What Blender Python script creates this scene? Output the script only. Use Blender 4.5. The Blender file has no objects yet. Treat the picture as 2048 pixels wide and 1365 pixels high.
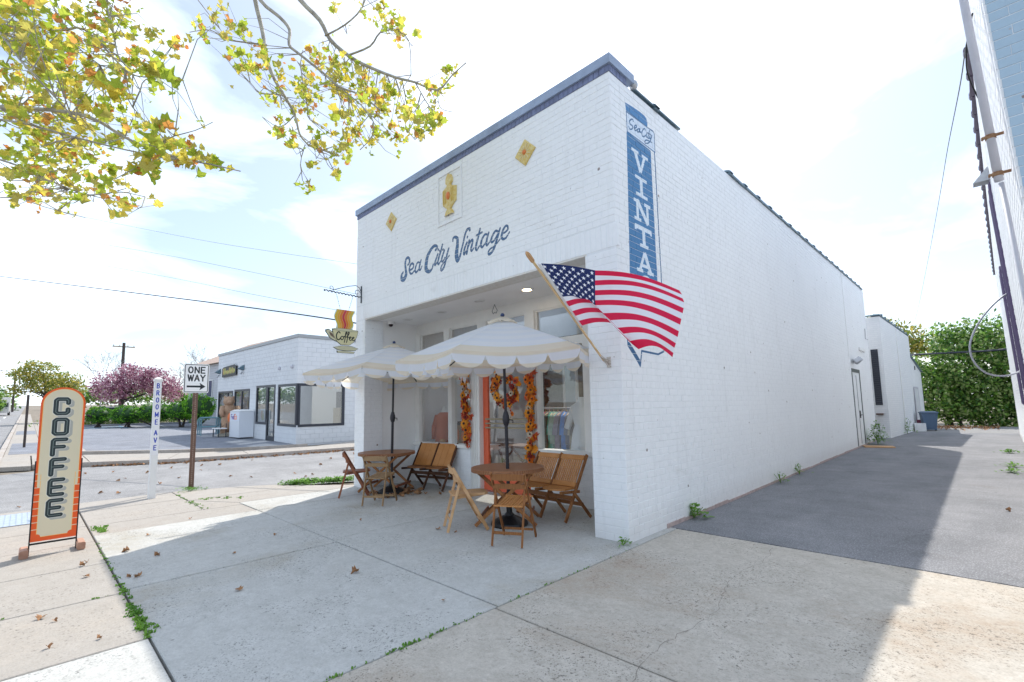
import bpy, math, random
import numpy as np
from mathutils import Vector, Matrix, Euler
R = math.radians
rnd = random.Random(11)
scene = bpy.context.scene
COL = scene.collection

# ------------------------------------------------------------------ camera
cam_d = bpy.data.cameras.new('camera')
cam = bpy.data.objects.new('camera', cam_d)
COL.objects.link(cam)
F_PX, YAW, PITCH, ROLL = 946.76, -0.9379, 0.1027, -0.0207
CAM = Vector((2.9424, -4.794, 1.55))
_a = R(135 + YAW)
_fw = Vector((math.cos(_a) * math.cos(PITCH), math.sin(_a) * math.cos(PITCH), math.sin(PITCH)))
_rt = Vector((math.sin(_a), -math.cos(_a), 0))
_up = _rt.cross(_fw)
_r = _rt * math.cos(ROLL) + _up * math.sin(ROLL)
_u = -_rt * math.sin(ROLL) + _up * math.cos(ROLL)
cam.matrix_world = Matrix(((_r.x, _u.x, -_fw.x, CAM.x), (_r.y, _u.y, -_fw.y, CAM.y), (_r.z, _u.z, -_fw.z, CAM.z), (0, 0, 0, 1)))
cam_d.sensor_width = 36
cam_d.lens = F_PX / 2048 * 36
cam_d.shift_x = -9.3 / 2048
cam_d.shift_y = 35.2 / 2048
cam_d.clip_start = 0.05
cam_d.clip_end = 3000
scene.camera = cam

# ------------------------------------------------------------------ sky and sun
SUN_TO = Vector((-0.415, 0.695, 1.0)).normalized()      # direction towards the sun
SUN_EL = math.asin(SUN_TO.z)
SUN_AZ = math.atan2(SUN_TO.x, SUN_TO.y)                 # clockwise from +Y
world = bpy.data.worlds.new('World')
scene.world = world
world.use_nodes = True
wn = world.node_tree
wn.nodes.clear()
def wnode(t, **k):
    n = wn.nodes.new(t)
    for a, b in k.items():
        setattr(n, a, b)
    return n
sky = wnode('ShaderNodeTexSky', sky_type='NISHITA', sun_disc=False, sun_elevation=SUN_EL, sun_rotation=SUN_AZ,
            air_density=1.0, dust_density=1.2, ozone_density=1.2)
tc = wnode('ShaderNodeTexCoord')
mp = wnode('ShaderNodeMapping')
mp.inputs['Scale'].default_value = (1.0, 1.0, 2.6)
mp.inputs['Rotation'].default_value = (0.5, 0.1, 2.2)
nz = wnode('ShaderNodeTexNoise')
nz.inputs['Scale'].default_value = 2.1
nz.inputs['Detail'].default_value = 7
nz.inputs['Roughness'].default_value = 0.56
nz.inputs['Distortion'].default_value = 0.5
ramp = wnode('ShaderNodeValToRGB')
ramp.color_ramp.elements[0].position = 0.44
ramp.color_ramp.elements[0].color = (0.17, 0.17, 0.17, 1)
ramp.color_ramp.elements[1].position = 0.74
ramp.color_ramp.elements[1].color = (1, 1, 1, 1)
skymul = wnode('ShaderNodeMixRGB', blend_type='MULTIPLY')
skymul.inputs[0].default_value = 1
SKY_GAIN = 0.07
skymul.inputs[2].default_value = (SKY_GAIN, SKY_GAIN, SKY_GAIN, 1)
cloud = wnode('ShaderNodeMixRGB')
CLOUD = 0.88
cloud.inputs[2].default_value = (CLOUD * 0.87, CLOUD * 0.985, CLOUD * 1.13, 1)
bg = wnode('ShaderNodeBackground')
bg.inputs['Strength'].default_value = 1.0
wo = wnode('ShaderNodeOutputWorld')
L = wn.links.new
L(tc.outputs['Generated'], mp.inputs['Vector'])
L(mp.outputs[0], nz.inputs['Vector'])
L(nz.outputs['Fac'], ramp.inputs[0])
L(sky.outputs[0], skymul.inputs[1])
L(ramp.outputs[0], cloud.inputs[0])
L(skymul.outputs[0], cloud.inputs[1])
L(cloud.outputs[0], bg.inputs[0])
L(bg.outputs[0], wo.inputs[0])
sun_d = bpy.data.lights.new('sun', 'SUN')
sun_d.energy = 2.0
sun_d.angle = R(0.5)
sun_d.color = (1.0, 0.95, 0.87)
sun = bpy.data.objects.new('sun', sun_d)
sun.rotation_euler = SUN_TO.to_track_quat('Z', 'Y').to_euler()
sun.location = (0, 0, 30)
COL.objects.link(sun)
scene.view_settings.view_transform = 'Standard'
scene.view_settings.look = 'None'
scene.view_settings.exposure = 1.32
scene.view_settings.gamma = 1.0
scene.view_settings.use_curve_mapping = False
scene.render.engine = 'CYCLES'

# ------------------------------------------------------------------ helpers
def tag(o, label=None, cat=None, group=None, kind=None):
    if label: o['label'] = label
    if cat: o['category'] = cat
    if group: o['group'] = group
    if kind: o['kind'] = kind
    return o
def empty(name, loc=(0, 0, 0), rz=0.0, label=None, cat=None, group=None, parent=None, kind=None):
    o = bpy.data.objects.new(name, None)
    o.empty_display_size = 0.2
    COL.objects.link(o)
    o.location = loc
    o.rotation_euler = (0, 0, rz)
    if parent: o.parent = parent
    return tag(o, label, cat, group, kind)
class MB:
    """collects geometry for one mesh"""
    def __init__(s):
        s.v = []; s.f = []; s.m = []; s.uv = None
    def add(s, vs, fs, mi=0):
        b = len(s.v)
        s.v += [tuple(v) for v in vs]
        s.f += [tuple(i + b for i in f) for f in fs]
        s.m += [mi] * len(fs)
        return b
    def box(s, x0, x1, y0, y1, z0, z1, mi=0, M=None):
        vs = [(x0, y0, z0), (x1, y0, z0), (x1, y1, z0), (x0, y1, z0), (x0, y0, z1), (x1, y0, z1), (x1, y1, z1), (x0, y1, z1)]
        if M is not None: vs = [M @ Vector(v) for v in vs]
        s.add(vs, [(0, 3, 2, 1), (4, 5, 6, 7), (0, 1, 5, 4), (1, 2, 6, 5), (2, 3, 7, 6), (3, 0, 4, 7)], mi)
    def bar(s, a, b, w, t, mi=0, side=None, ch=0.0):
        """rectangular bar from a to b; w along side, t across"""
        a = Vector(a); b = Vector(b)
        d = (b - a).normalized()
        sd = Vector(side) if side is not None else (Vector((0, 0, 1)) if abs(d.z) < 0.9 else Vector((1, 0, 0)))
        sd = (sd - d * sd.dot(d)).normalized()
        n = d.cross(sd)
        w2, t2 = w / 2, t / 2
        c = min(w2, t2) * 0.35
        prof = [(-w2 + c, -t2), (w2 - c, -t2), (w2, -t2 + c), (w2, t2 - c), (w2 - c, t2), (-w2 + c, t2), (-w2, t2 - c), (-w2, -t2 + c)]
        k = len(prof)
        vs = [a + sd * p + n * q for p, q in prof] + [b + sd * p + n * q for p, q in prof]
        fs = [(i, (i + 1) % k, k + (i + 1) % k, k + i) for i in range(k)] + [tuple(range(k - 1, -1, -1)), tuple(range(k, 2 * k))]
        s.add(vs, fs, mi)
    def tube(s, pts, r, n=8, mi=0, cap=True):
        pts = [Vector(p) for p in pts]
        rs = r if isinstance(r, (list, tuple)) else [r] * len(pts)
        b = len(s.v)
        prev = None
        for i, p in enumerate(pts):
            d = (pts[min(i + 1, len(pts) - 1)] - pts[max(i - 1, 0)])
            if d.length < 1e-9: d = Vector((0, 0, 1))
            d.normalize()
            if prev is None:
                ref = Vector((0, 0, 1)) if abs(d.z) < 0.9 else Vector((1, 0, 0))
                u = d.cross(ref).normalized()
            else:
                u = (prev - d * prev.dot(d))
                u = u.normalized() if u.length > 1e-6 else d.orthogonal().normalized()
            prev = u
            w = d.cross(u)
            for k in range(n):
                a = 2 * math.pi * k / n
                s.v.append(tuple(p + (u * math.cos(a) + w * math.sin(a)) * rs[i]))
        for i in range(len(pts) - 1):
            for k in range(n):
                k2 = (k + 1) % n
                s.f.append((b + i * n + k, b + i * n + k2, b + (i + 1) * n + k2, b + (i + 1) * n + k)); s.m.append(mi)
        if cap:
            s.f.append(tuple(b + k for k in range(n - 1, -1, -1))); s.m.append(mi)
            e = b + (len(pts) - 1) * n
            s.f.append(tuple(e + k for k in range(n))); s.m.append(mi)
    def lathe(s, prof, n=24, mi=0, c=(0, 0, 0)):
        """prof: list of (r, z)"""
        b = len(s.v)
        for (r, z) in prof:
            for k in range(n):
                a = 2 * math.pi * k / n
                s.v.append((c[0] + r * math.cos(a), c[1] + r * math.sin(a), c[2] + z))
        for i in range(len(prof) - 1):
            for k in range(n):
                k2 = (k + 1) % n
                s.f.append((b + i * n + k, b + i * n + k2, b + (i + 1) * n + k2, b + (i + 1) * n + k)); s.m.append(mi)
        s.f.append(tuple(b + k for k in range(n - 1, -1, -1))); s.m.append(mi)
        e = b + (len(prof) - 1) * n
        s.f.append(tuple(e + k for k in range(n))); s.m.append(mi)
    def prism(s, poly, z0, z1, mi=0, M=None):
        n = len(poly)
        vs = [(x, y, z0) for x, y in poly] + [(x, y, z1) for x, y in poly]
        if M is not None: vs = [M @ Vector(v) for v in vs]
        s.add(vs, [tuple(range(n - 1, -1, -1)), tuple(range(n, 2 * n))] + [(i, (i + 1) % n, n + (i + 1) % n, n + i) for i in range(n)], mi)
    def ball(s, c, rx, ry, rz, n=10, m=7, mi=0):
        prof = [(math.sin(math.pi * i / m), -math.cos(math.pi * i / m)) for i in range(m + 1)]
        b = len(s.v)
        for (r, z) in prof:
            r = max(r, 0.02)
            for k in range(n):
                a = 2 * math.pi * k / n
                s.v.append((c[0] + rx * r * math.cos(a), c[1] + ry * r * math.sin(a), c[2] + rz * z))
        for i in range(m):
            for k in range(n):
                k2 = (k + 1) % n
                s.f.append((b + i * n + k, b + i * n + k2, b + (i + 1) * n + k2, b + (i + 1) * n + k)); s.m.append(mi)
    def mesh(s, name, mats):
        me = bpy.data.meshes.new(name)
        me.from_pydata(s.v, [], s.f)
        if not isinstance(mats, (list, tuple)): mats = [mats]
        for m in mats: me.materials.append(m)
        if len(mats) > 1: me.polygons.foreach_set('material_index', s.m)
        me.update()
        return me
    def build(s, name, mats, parent=None, smooth=False, kind=None, label=None, loc=None, rz=None, cat=None, group=None):
        me = s.mesh(name, mats)
        if smooth: me.polygons.foreach_set('use_smooth', [True] * len(me.polygons))
        o = bpy.data.objects.new(name, me)
        COL.objects.link(o)
        if parent: o.parent = parent
        if loc: o.location = loc
        if rz is not None: o.rotation_euler = (0, 0, rz)
        return tag(o, label, cat, group, kind)
def link_copy(o, parent=None):
    c = o.copy(); COL.objects.link(c)
    if parent: c.parent = parent
    return c
def copy_tree(o, parent=None):
    c = link_copy(o, parent)
    for ch in list(o.children): copy_tree(ch, c)
    return c
def smooth_by_angle(o, ang=40):
    me = o.data
    me.polygons.foreach_set('use_smooth', [True] * len(me.polygons))
    try: me.set_sharp_from_angle(angle=R(ang))
    except Exception: pass
SLOPE = 0.02
def zt(x):
    return max(0.0, (-9.0 - x) * SLOPE)

# ---- traced outlines, in metres
TEXT_FRONT = [[[[-4.468, 4.237], [-4.412, 4.27], [-4.419, 4.337], [-4.469, 4.375], [-4.529, 4.356], [-4.556, 4.277], [-4.542, 4.168], [-4.527, 4.06], [-4.598, 3.99], [-4.676, 4.006], [-4.686, 4.081]], [0.0132, 0.0146, 0.0159, 0.0172, 0.0185, 0.0185, 0.0212, 0.0291, 0.0344, 0.0291, 0.0212]], [[[-4.686, 4.081], [-4.63, 4.128]], [0.0216, 0.0135]], [[[-4.404, 4.118], [-4.303, 4.135], [-4.281, 4.194], [-4.326, 4.23], [-4.393, 4.207], [-4.42, 4.128], [-4.381, 4.049], [-4.314, 4.04]], [0.0118, 0.0118, 0.0118, 0.0132, 0.0158, 0.0158, 0.0118, 0.0105]], [[[-4.314, 4.04], [-4.244, 4.083]], [0.0104, 0.0078]], [[[-4.085, 4.187], [-4.15, 4.209], [-4.209, 4.146], [-4.23, 4.074], [-4.193, 4.033], [-4.117, 4.074], [-4.064, 4.163]], [0.0102, 0.0102, 0.0141, 0.0153, 0.0128, 0.0102, 0.0102]], [[[-4.042, 4.228], [-4.085, 4.143], [-4.096, 4.069], [-4.064, 4.049], [-4.015, 4.108]], [0.0102, 0.0153, 0.0153, 0.0102, 0.0076]], [[[-3.609, 4.303], [-3.56, 4.327], [-3.579, 4.369], [-3.659, 4.383], [-3.75, 4.338], [-3.843, 4.249], [-3.884, 4.134], [-3.885, 4.022], [-3.802, 3.961], [-3.717, 3.985], [-3.676, 4.062]], [0.0146, 0.0159, 0.0159, 0.0195, 0.0232, 0.0293, 0.0342, 0.0342, 0.022, 0.0122, 0.0098]], [[[-3.541, 4.213], [-3.596, 4.129], [-3.63, 4.057], [-3.611, 4.034]], [0.0121, 0.0145, 0.0145, 0.0097]], [[[-3.611, 4.034], [-3.551, 4.081]], [0.0098, 0.0073]], [[[-3.528, 4.285], [-3.521, 4.293]], [0.0109, 0.0109]], [[[-3.408, 4.348], [-3.453, 4.251], [-3.512, 4.145], [-3.542, 4.061], [-3.518, 4.025]], [0.012, 0.0143, 0.0155, 0.0143, 0.0096]], [[[-3.518, 4.025], [-3.454, 4.071]], [0.0097, 0.0073]], [[[-3.491, 4.261], [-3.376, 4.256]], [0.0096, 0.0096]], [[[-3.357, 4.233], [-3.405, 4.155], [-3.435, 4.084], [-3.406, 4.047], [-3.339, 4.103]], [0.0119, 0.0143, 0.0131, 0.0095, 0.0095]], [[[-3.234, 4.238], [-3.282, 4.149], [-3.32, 4.039], [-3.369, 3.943], [-3.432, 3.904], [-3.455, 3.927], [-3.435, 3.982], [-3.349, 4.034], [-3.221, 4.11]], [0.0117, 0.0141, 0.0141, 0.0141, 0.0153, 0.0129, 0.0094, 0.0082, 0.007]], [[[-3.122, 4.333], [-3.113, 4.383], [-3.053, 4.385], [-2.999, 4.335], [-3.006, 4.232], [-3.025, 4.121], [-3.026, 4.04], [-3.0, 3.976], [-2.946, 4.02], [-2.901, 4.124], [-2.847, 4.248], [-2.802, 4.362], [-2.749, 4.428], [-2.689, 4.428]], [0.0093, 0.0116, 0.0163, 0.0209, 0.0255, 0.0325, 0.0348, 0.0279, 0.0163, 0.0128, 0.0128, 0.0139, 0.0151, 0.0139]], [[[-2.689, 4.428], [-2.685, 4.398]], [0.0133, 0.0133]], [[[-2.761, 4.214], [-2.814, 4.137], [-2.844, 4.053], [-2.824, 4.031]], [0.0123, 0.0145, 0.0145, 0.0089]], [[[-2.824, 4.031], [-2.785, 4.084]], [0.009, 0.0068]], [[[-2.751, 4.297], [-2.746, 4.307]], [0.0112, 0.0112]], [[[-2.701, 4.232], [-2.736, 4.14], [-2.769, 4.034]], [0.0122, 0.0133, 0.0144]], [[[-2.745, 4.108], [-2.676, 4.203], [-2.625, 4.223], [-2.626, 4.167], [-2.661, 4.086], [-2.645, 4.043], [-2.594, 4.081]], [0.0089, 0.0112, 0.0134, 0.0145, 0.0134, 0.01, 0.0078]], [[[-2.437, 4.35], [-2.481, 4.24], [-2.528, 4.13], [-2.545, 4.057], [-2.521, 4.023]], [0.0119, 0.014, 0.0151, 0.014, 0.0086]], [[[-2.521, 4.023], [-2.455, 4.078]], [0.0087, 0.0076]], [[[-2.525, 4.269], [-2.395, 4.283]], [0.0098, 0.0098]], [[[-2.277, 4.217], [-2.332, 4.227], [-2.392, 4.172], [-2.423, 4.092], [-2.392, 4.04], [-2.311, 4.096]], [0.0095, 0.0117, 0.0138, 0.0148, 0.0106, 0.0085]], [[[-2.238, 4.234], [-2.279, 4.152], [-2.296, 4.07], [-2.273, 4.042], [-2.202, 4.099]], [0.0105, 0.0137, 0.0137, 0.0084, 0.0074]], [[[-2.026, 4.19], [-2.085, 4.218], [-2.147, 4.17], [-2.187, 4.106], [-2.169, 4.063], [-2.111, 4.085], [-2.026, 4.169]], [0.0103, 0.0113, 0.0123, 0.0134, 0.0123, 0.0103, 0.0093]], [[[-1.985, 4.232], [-2.035, 4.129], [-2.082, 4.035], [-2.129, 3.951], [-2.191, 3.902], [-2.241, 3.893], [-2.252, 3.934], [-2.205, 3.97], [-2.113, 3.99], [-1.992, 4.064]], [0.0102, 0.0133, 0.0143, 0.0143, 0.0154, 0.0143, 0.0102, 0.0082, 0.0072, 0.0061]], [[[-1.946, 4.136], [-1.873, 4.142], [-1.821, 4.175], [-1.834, 4.225], [-1.878, 4.227], [-1.93, 4.174], [-1.958, 4.097], [-1.926, 4.046], [-1.861, 4.05]], [0.0082, 0.0092, 0.0102, 0.0102, 0.0112, 0.0143, 0.0153, 0.0132, 0.0092]], [[[-1.861, 4.05], [-1.79, 4.119]], [0.0091, 0.0061]]]
BAN_CAP = [[0.357, 5.442], [0.54, 5.467], [0.731, 5.483], [0.849, 5.484], [0.907, 5.467], [0.933, 5.42], [0.929, 5.343], [0.374, 5.326]]
BAN_TAG = [[0.374, 5.326], [0.929, 5.343], [1.081, 5.357], [1.12, 5.333], [1.112, 5.054], [0.377, 5.05]]
BAN_BODY = [[0.362, 5.055], [1.023, 5.03], [1.03, 3.9], [1.035, 2.33], [0.7, 2.3], [0.3, 2.33], [0.27, 3.2]]
SEA_SIDE = [[[0.55, 5.267], [0.534, 5.287], [0.486, 5.263], [0.441, 5.213], [0.47, 5.191], [0.525, 5.189], [0.502, 5.139], [0.446, 5.114], [0.421, 5.139]], [[0.571, 5.178], [0.621, 5.215], [0.623, 5.242], [0.584, 5.22], [0.561, 5.174], [0.587, 5.155], [0.647, 5.19]], [[0.707, 5.227], [0.658, 5.205], [0.635, 5.159], [0.674, 5.171], [0.706, 5.216], [0.718, 5.236], [0.703, 5.183], [0.744, 5.201]], [[0.869, 5.28], [0.85, 5.293], [0.797, 5.255], [0.763, 5.198], [0.768, 5.154], [0.818, 5.164], [0.862, 5.203]], [[0.907, 5.259], [0.881, 5.195], [0.911, 5.195]], [[0.984, 5.324], [0.951, 5.251], [0.931, 5.195], [0.962, 5.202]], [[0.923, 5.261], [1.01, 5.276]], [[0.998, 5.26], [0.973, 5.212], [1.0, 5.213], [1.033, 5.259], [1.048, 5.281], [1.002, 5.192], [0.934, 5.122], [0.85, 5.082], [0.831, 5.096], [0.886, 5.144], [1.041, 5.171]]]
BRANCHES = [[[[-6.46, -5.83, 5.78], [-5.34, -5.24, 5.34], [-4.5, -4.81, 5.1], [-3.92, -4.49, 4.88], [-3.53, -4.22, 4.59], [-3.11, -3.92, 4.33], [-2.66, -3.6, 4.17], [-2.33, -3.4, 4.04]], 0.04, 0.006], [[[-4.62, -5.49, 6.07], [-4.13, -5.23, 5.6], [-3.73, -5.05, 5.16], [-3.24, -4.78, 4.64], [-3.12, -4.63, 4.42]], 0.02, 0.008], [[[-5.62, -5.49, 5.22], [-5.07, -5.22, 5.06], [-4.54, -4.96, 4.87], [-3.92, -4.6, 4.6], [-3.42, -4.22, 4.4], [-2.92, -3.86, 4.23]], 0.022, 0.008], [[[-4.55, -4.46, 7.17], [-4.43, -4.42, 6.71], [-4.14, -4.35, 6.23], [-3.88, -4.3, 5.72], [-3.66, -4.2, 5.47]], 0.022, 0.008], [[[-5.95, -5.49, 4.94], [-5.4, -5.2, 4.7], [-4.87, -4.93, 4.46], [-4.49, -4.68, 4.23], [-4.12, -4.44, 4.06], [-3.75, -4.21, 4.04], [-3.55, -4.01, 3.98]], 0.02, 0.005], [[[-6.09, -5.62, 6.81], [-5.04, -4.83, 6.43], [-4.64, -4.57, 6.34], [-4.08, -4.21, 5.69], [-3.8, -4.05, 5.53], [-3.37, -3.76, 5.42]], 0.025, 0.006], [[[-3.56, -4.17, 4.98], [-3.49, -4.12, 5.17], [-3.44, -4.09, 5.28], [-3.25, -3.92, 5.39]], 0.012, 0.005], [[[-5.59, -4.9, 7.16], [-5.25, -4.79, 6.72], [-4.88, -4.64, 6.24], [-4.55, -4.41, 5.9]], 0.02, 0.008], [[[-3.11, -4.04, 4.23], [-2.98, -3.94, 4.44], [-2.63, -3.75, 4.47], [-2.49, -3.63, 4.55]], 0.01, 0.004], [[[-5.91, -5.36, 4.31], [-5.45, -5.05, 4.28], [-5.05, -4.79, 4.11], [-4.58, -4.44, 3.93]], 0.012, 0.004], [[[-5.02, -2.63, 8.81], [-4.93, -2.6, 8.23], [-4.79, -2.52, 7.66], [-4.57, -2.5, 7.04], [-4.41, -2.43, 6.65], [-4.12, -2.37, 6.25], [-3.94, -2.29, 5.92], [-3.81, -2.26, 5.57], [-3.64, -2.19, 5.35]], 0.055, 0.015], [[[-4.95, -2.69, 8.72], [-4.77, -2.57, 8.14], [-4.37, -2.4, 7.69], [-4.08, -2.35, 7.33], [-3.91, -2.41, 6.95], [-3.71, -2.33, 6.73], [-3.29, -2.13, 6.29], [-3.06, -2.02, 6.04], [-2.7, -1.91, 5.8], [-2.35, -1.8, 5.46]], 0.045, 0.012], [[[-4.5, -2.38, 8.62], [-4.12, -2.2, 7.96], [-3.74, -2.04, 7.47], [-3.56, -1.95, 7.09], [-3.19, -1.81, 6.68], [-2.91, -1.65, 6.45], [-2.58, -1.44, 6.23], [-2.31, -1.29, 6.09], [-2.02, -1.12, 5.91], [-1.78, -1.05, 6.04], [-1.56, -0.99, 6.13]], 0.055, 0.008], [[[-3.19, -1.82, 6.71], [-2.8, -1.71, 6.68], [-2.6, -1.67, 6.79], [-2.36, -1.58, 6.73], [-2.16, -1.49, 6.51], [-2.18, -1.44, 6.05]], 0.02, 0.006], [[[-3.61, -2.01, 7.15], [-3.29, -1.85, 7.23], [-3.09, -1.69, 7.48], [-2.97, -1.63, 7.88]], 0.018, 0.012], [[[-4.65, -2.48, 7.34], [-4.9, -2.73, 7.39], [-5.23, -2.93, 7.53], [-5.39, -3.1, 7.68], [-5.74, -3.31, 7.73]], 0.02, 0.006], [[[-4.27, -2.39, 6.35], [-4.59, -2.58, 6.46], [-4.69, -2.69, 6.62], [-4.91, -2.79, 6.81]], 0.014, 0.004], [[[-3.68, -2.23, 5.37], [-3.65, -2.3, 5.03], [-3.5, -2.26, 4.77]], 0.01, 0.005], [[[-3.41, -2.1, 5.23], [-3.28, -2.07, 4.97], [-3.1, -2.01, 4.78]], 0.01, 0.004], [[[-3.94, -2.29, 5.92], [-4.21, -2.4, 5.8], [-4.49, -2.56, 6.02]], 0.012, 0.005], [[[-3.06, -2.02, 6.04], [-2.62, -1.8, 5.53], [-2.54, -1.8, 5.2], [-2.67, -1.91, 5.0]], 0.014, 0.006], [[[-3.92, -2.24, 6.73], [-3.71, -2.24, 6.15], [-3.59, -2.21, 5.72]], 0.014, 0.006], [[[-2.31, -1.29, 6.09], [-2.15, -1.24, 5.78], [-2.0, -1.18, 5.44], [-2.13, -1.41, 5.12]], 0.014, 0.005], [[[-5.71, -3.23, 8.34], [-5.32, -3.06, 7.8], [-5.09, -2.92, 7.44]], 0.012, 0.006], [[[-2.02, -1.12, 5.91], [-1.94, -1.14, 5.61], [-1.82, -1.02, 5.54]], 0.01, 0.005]]
LEAF_BLOBS = [[-4.96, -5.12, 6.2, 0.42, 112], [-4.78, -4.74, 6.32, 0.43, 112], [-4.41, -4.31, 6.42, 0.38, 82], [-5.5, -5.02, 5.9, 0.52, 147], [-4.69, -4.58, 5.76, 0.43, 112], [-4.57, -4.17, 6.04, 0.35, 69], [-2.92, -4.07, 5.08, 0.21, 36], [-3.4, -3.84, 5.77, 0.17, 20], [-5.56, -4.98, 5.25, 0.52, 147], [-4.59, -4.54, 5.01, 0.42, 112], [-4.6, -4.13, 5.26, 0.32, 57], [-3.04, -3.93, 4.41, 0.24, 46], [-3.35, -3.6, 4.55, 0.2, 28], [-4.34, -4.92, 4.21, 0.33, 82], [-4.5, -4.56, 4.4, 0.36, 82], [-4.22, -4.22, 4.32, 0.24, 36], [-3.02, -4.05, 4.13, 0.21, 36], [-2.83, -3.52, 4.26, 0.12, 11], [-2.76, -3.34, 4.24, 0.08, 4], [-5.58, -4.93, 4.4, 0.26, 36], [-5.05, -4.65, 4.15, 0.16, 14], [-3.57, -4.28, 3.81, 0.15, 18], [-4.29, -3.87, 4.23, 0.09, 4], [-4.33, -5.05, 3.83, 0.09, 5], [-4.24, -4.46, 6.42, 0.3, 57], [-3.86, -4.84, 5.41, 0.43, 147], [-3.31, -4.46, 4.81, 0.31, 82], [-5.17, -4.7, 4.93, 0.45, 112], [-4.36, -5.12, 5.01, 0.33, 82], [-4.29, -5.18, 5.99, 0.33, 82], [-4.44, -4.01, 6.55, 0.13, 9], [-3.83, -3.42, 5.18, 0.09, 4], [-3.21, -3.83, 4.82, 0.07, 3], [-4.22, -3.83, 6.52, 0.05, 1], [-5.03, -3.31, 7.34, 0.19, 26], [-4.82, -3.1, 7.62, 0.17, 20], [-4.24, -2.97, 7.05, 0.18, 26], [-4.06, -3.07, 6.51, 0.22, 42], [-3.52, -2.91, 6.25, 0.2, 37], [-4.08, -2.47, 6.54, 0.21, 32], [-4.17, -2.85, 6.5, 0.2, 32], [-3.73, -2.03, 6.9, 0.23, 37], [-3.14, -1.99, 6.36, 0.25, 50], [-3.28, -1.53, 6.52, 0.27, 53], [-2.62, -1.57, 5.92, 0.25, 53], [-3.5, -1.66, 6.24, 0.29, 60], [-3.75, -2.0, 6.2, 0.23, 37], [-3.62, -2.35, 6.12, 0.18, 26], [-2.51, -1.07, 6.03, 0.19, 28], [-2.42, -0.78, 6.17, 0.13, 13], [-2.08, -1.12, 5.54, 0.17, 23], [-2.15, -0.76, 6.43, 0.18, 23], [-2.18, -0.44, 6.78, 0.09, 5], [-2.26, -1.16, 5.39, 0.21, 37], [-3.0, -1.1, 5.74, 0.26, 48], [-3.22, -1.47, 5.56, 0.22, 37], [-3.66, -1.65, 5.55, 0.21, 32], [-3.4, -2.14, 5.32, 0.2, 32], [-3.45, -2.56, 5.25, 0.18, 28], [-4.35, -2.42, 5.85, 0.15, 16], [-3.58, -1.6, 5.33, 0.12, 10], [-3.72, -2.2, 4.75, 0.14, 16], [-3.27, -2.31, 4.77, 0.09, 8], [-3.14, -2.03, 4.79, 0.12, 13], [-2.91, -1.19, 5.24, 0.09, 5], [-2.45, -1.53, 6.94, 0.18, 28], [-2.83, -0.94, 7.41, 0.09, 5], [-2.86, -1.53, 7.43, 0.19, 28], [-2.8, -2.02, 7.08, 0.14, 16], [-3.45, -2.01, 7.51, 0.1, 8], [-2.48, -1.43, 6.79, 0.11, 10], [-4.49, -2.43, 6.36, 0.19, 23], [-4.02, -2.06, 6.72, 0.19, 26], [-3.38, -1.98, 6.26, 0.22, 37], [-3.12, -1.49, 6.01, 0.26, 50], [-2.88, -1.17, 5.97, 0.22, 37], [-3.54, -1.63, 5.87, 0.23, 37], [-4.25, -2.1, 6.11, 0.19, 26], [-2.0, -1.34, 5.87, 0.07, 4]]
FLAG_POLE = [[-0.206, -0.05, 2.08], [-0.044, -1.529, 3.017]]
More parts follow.
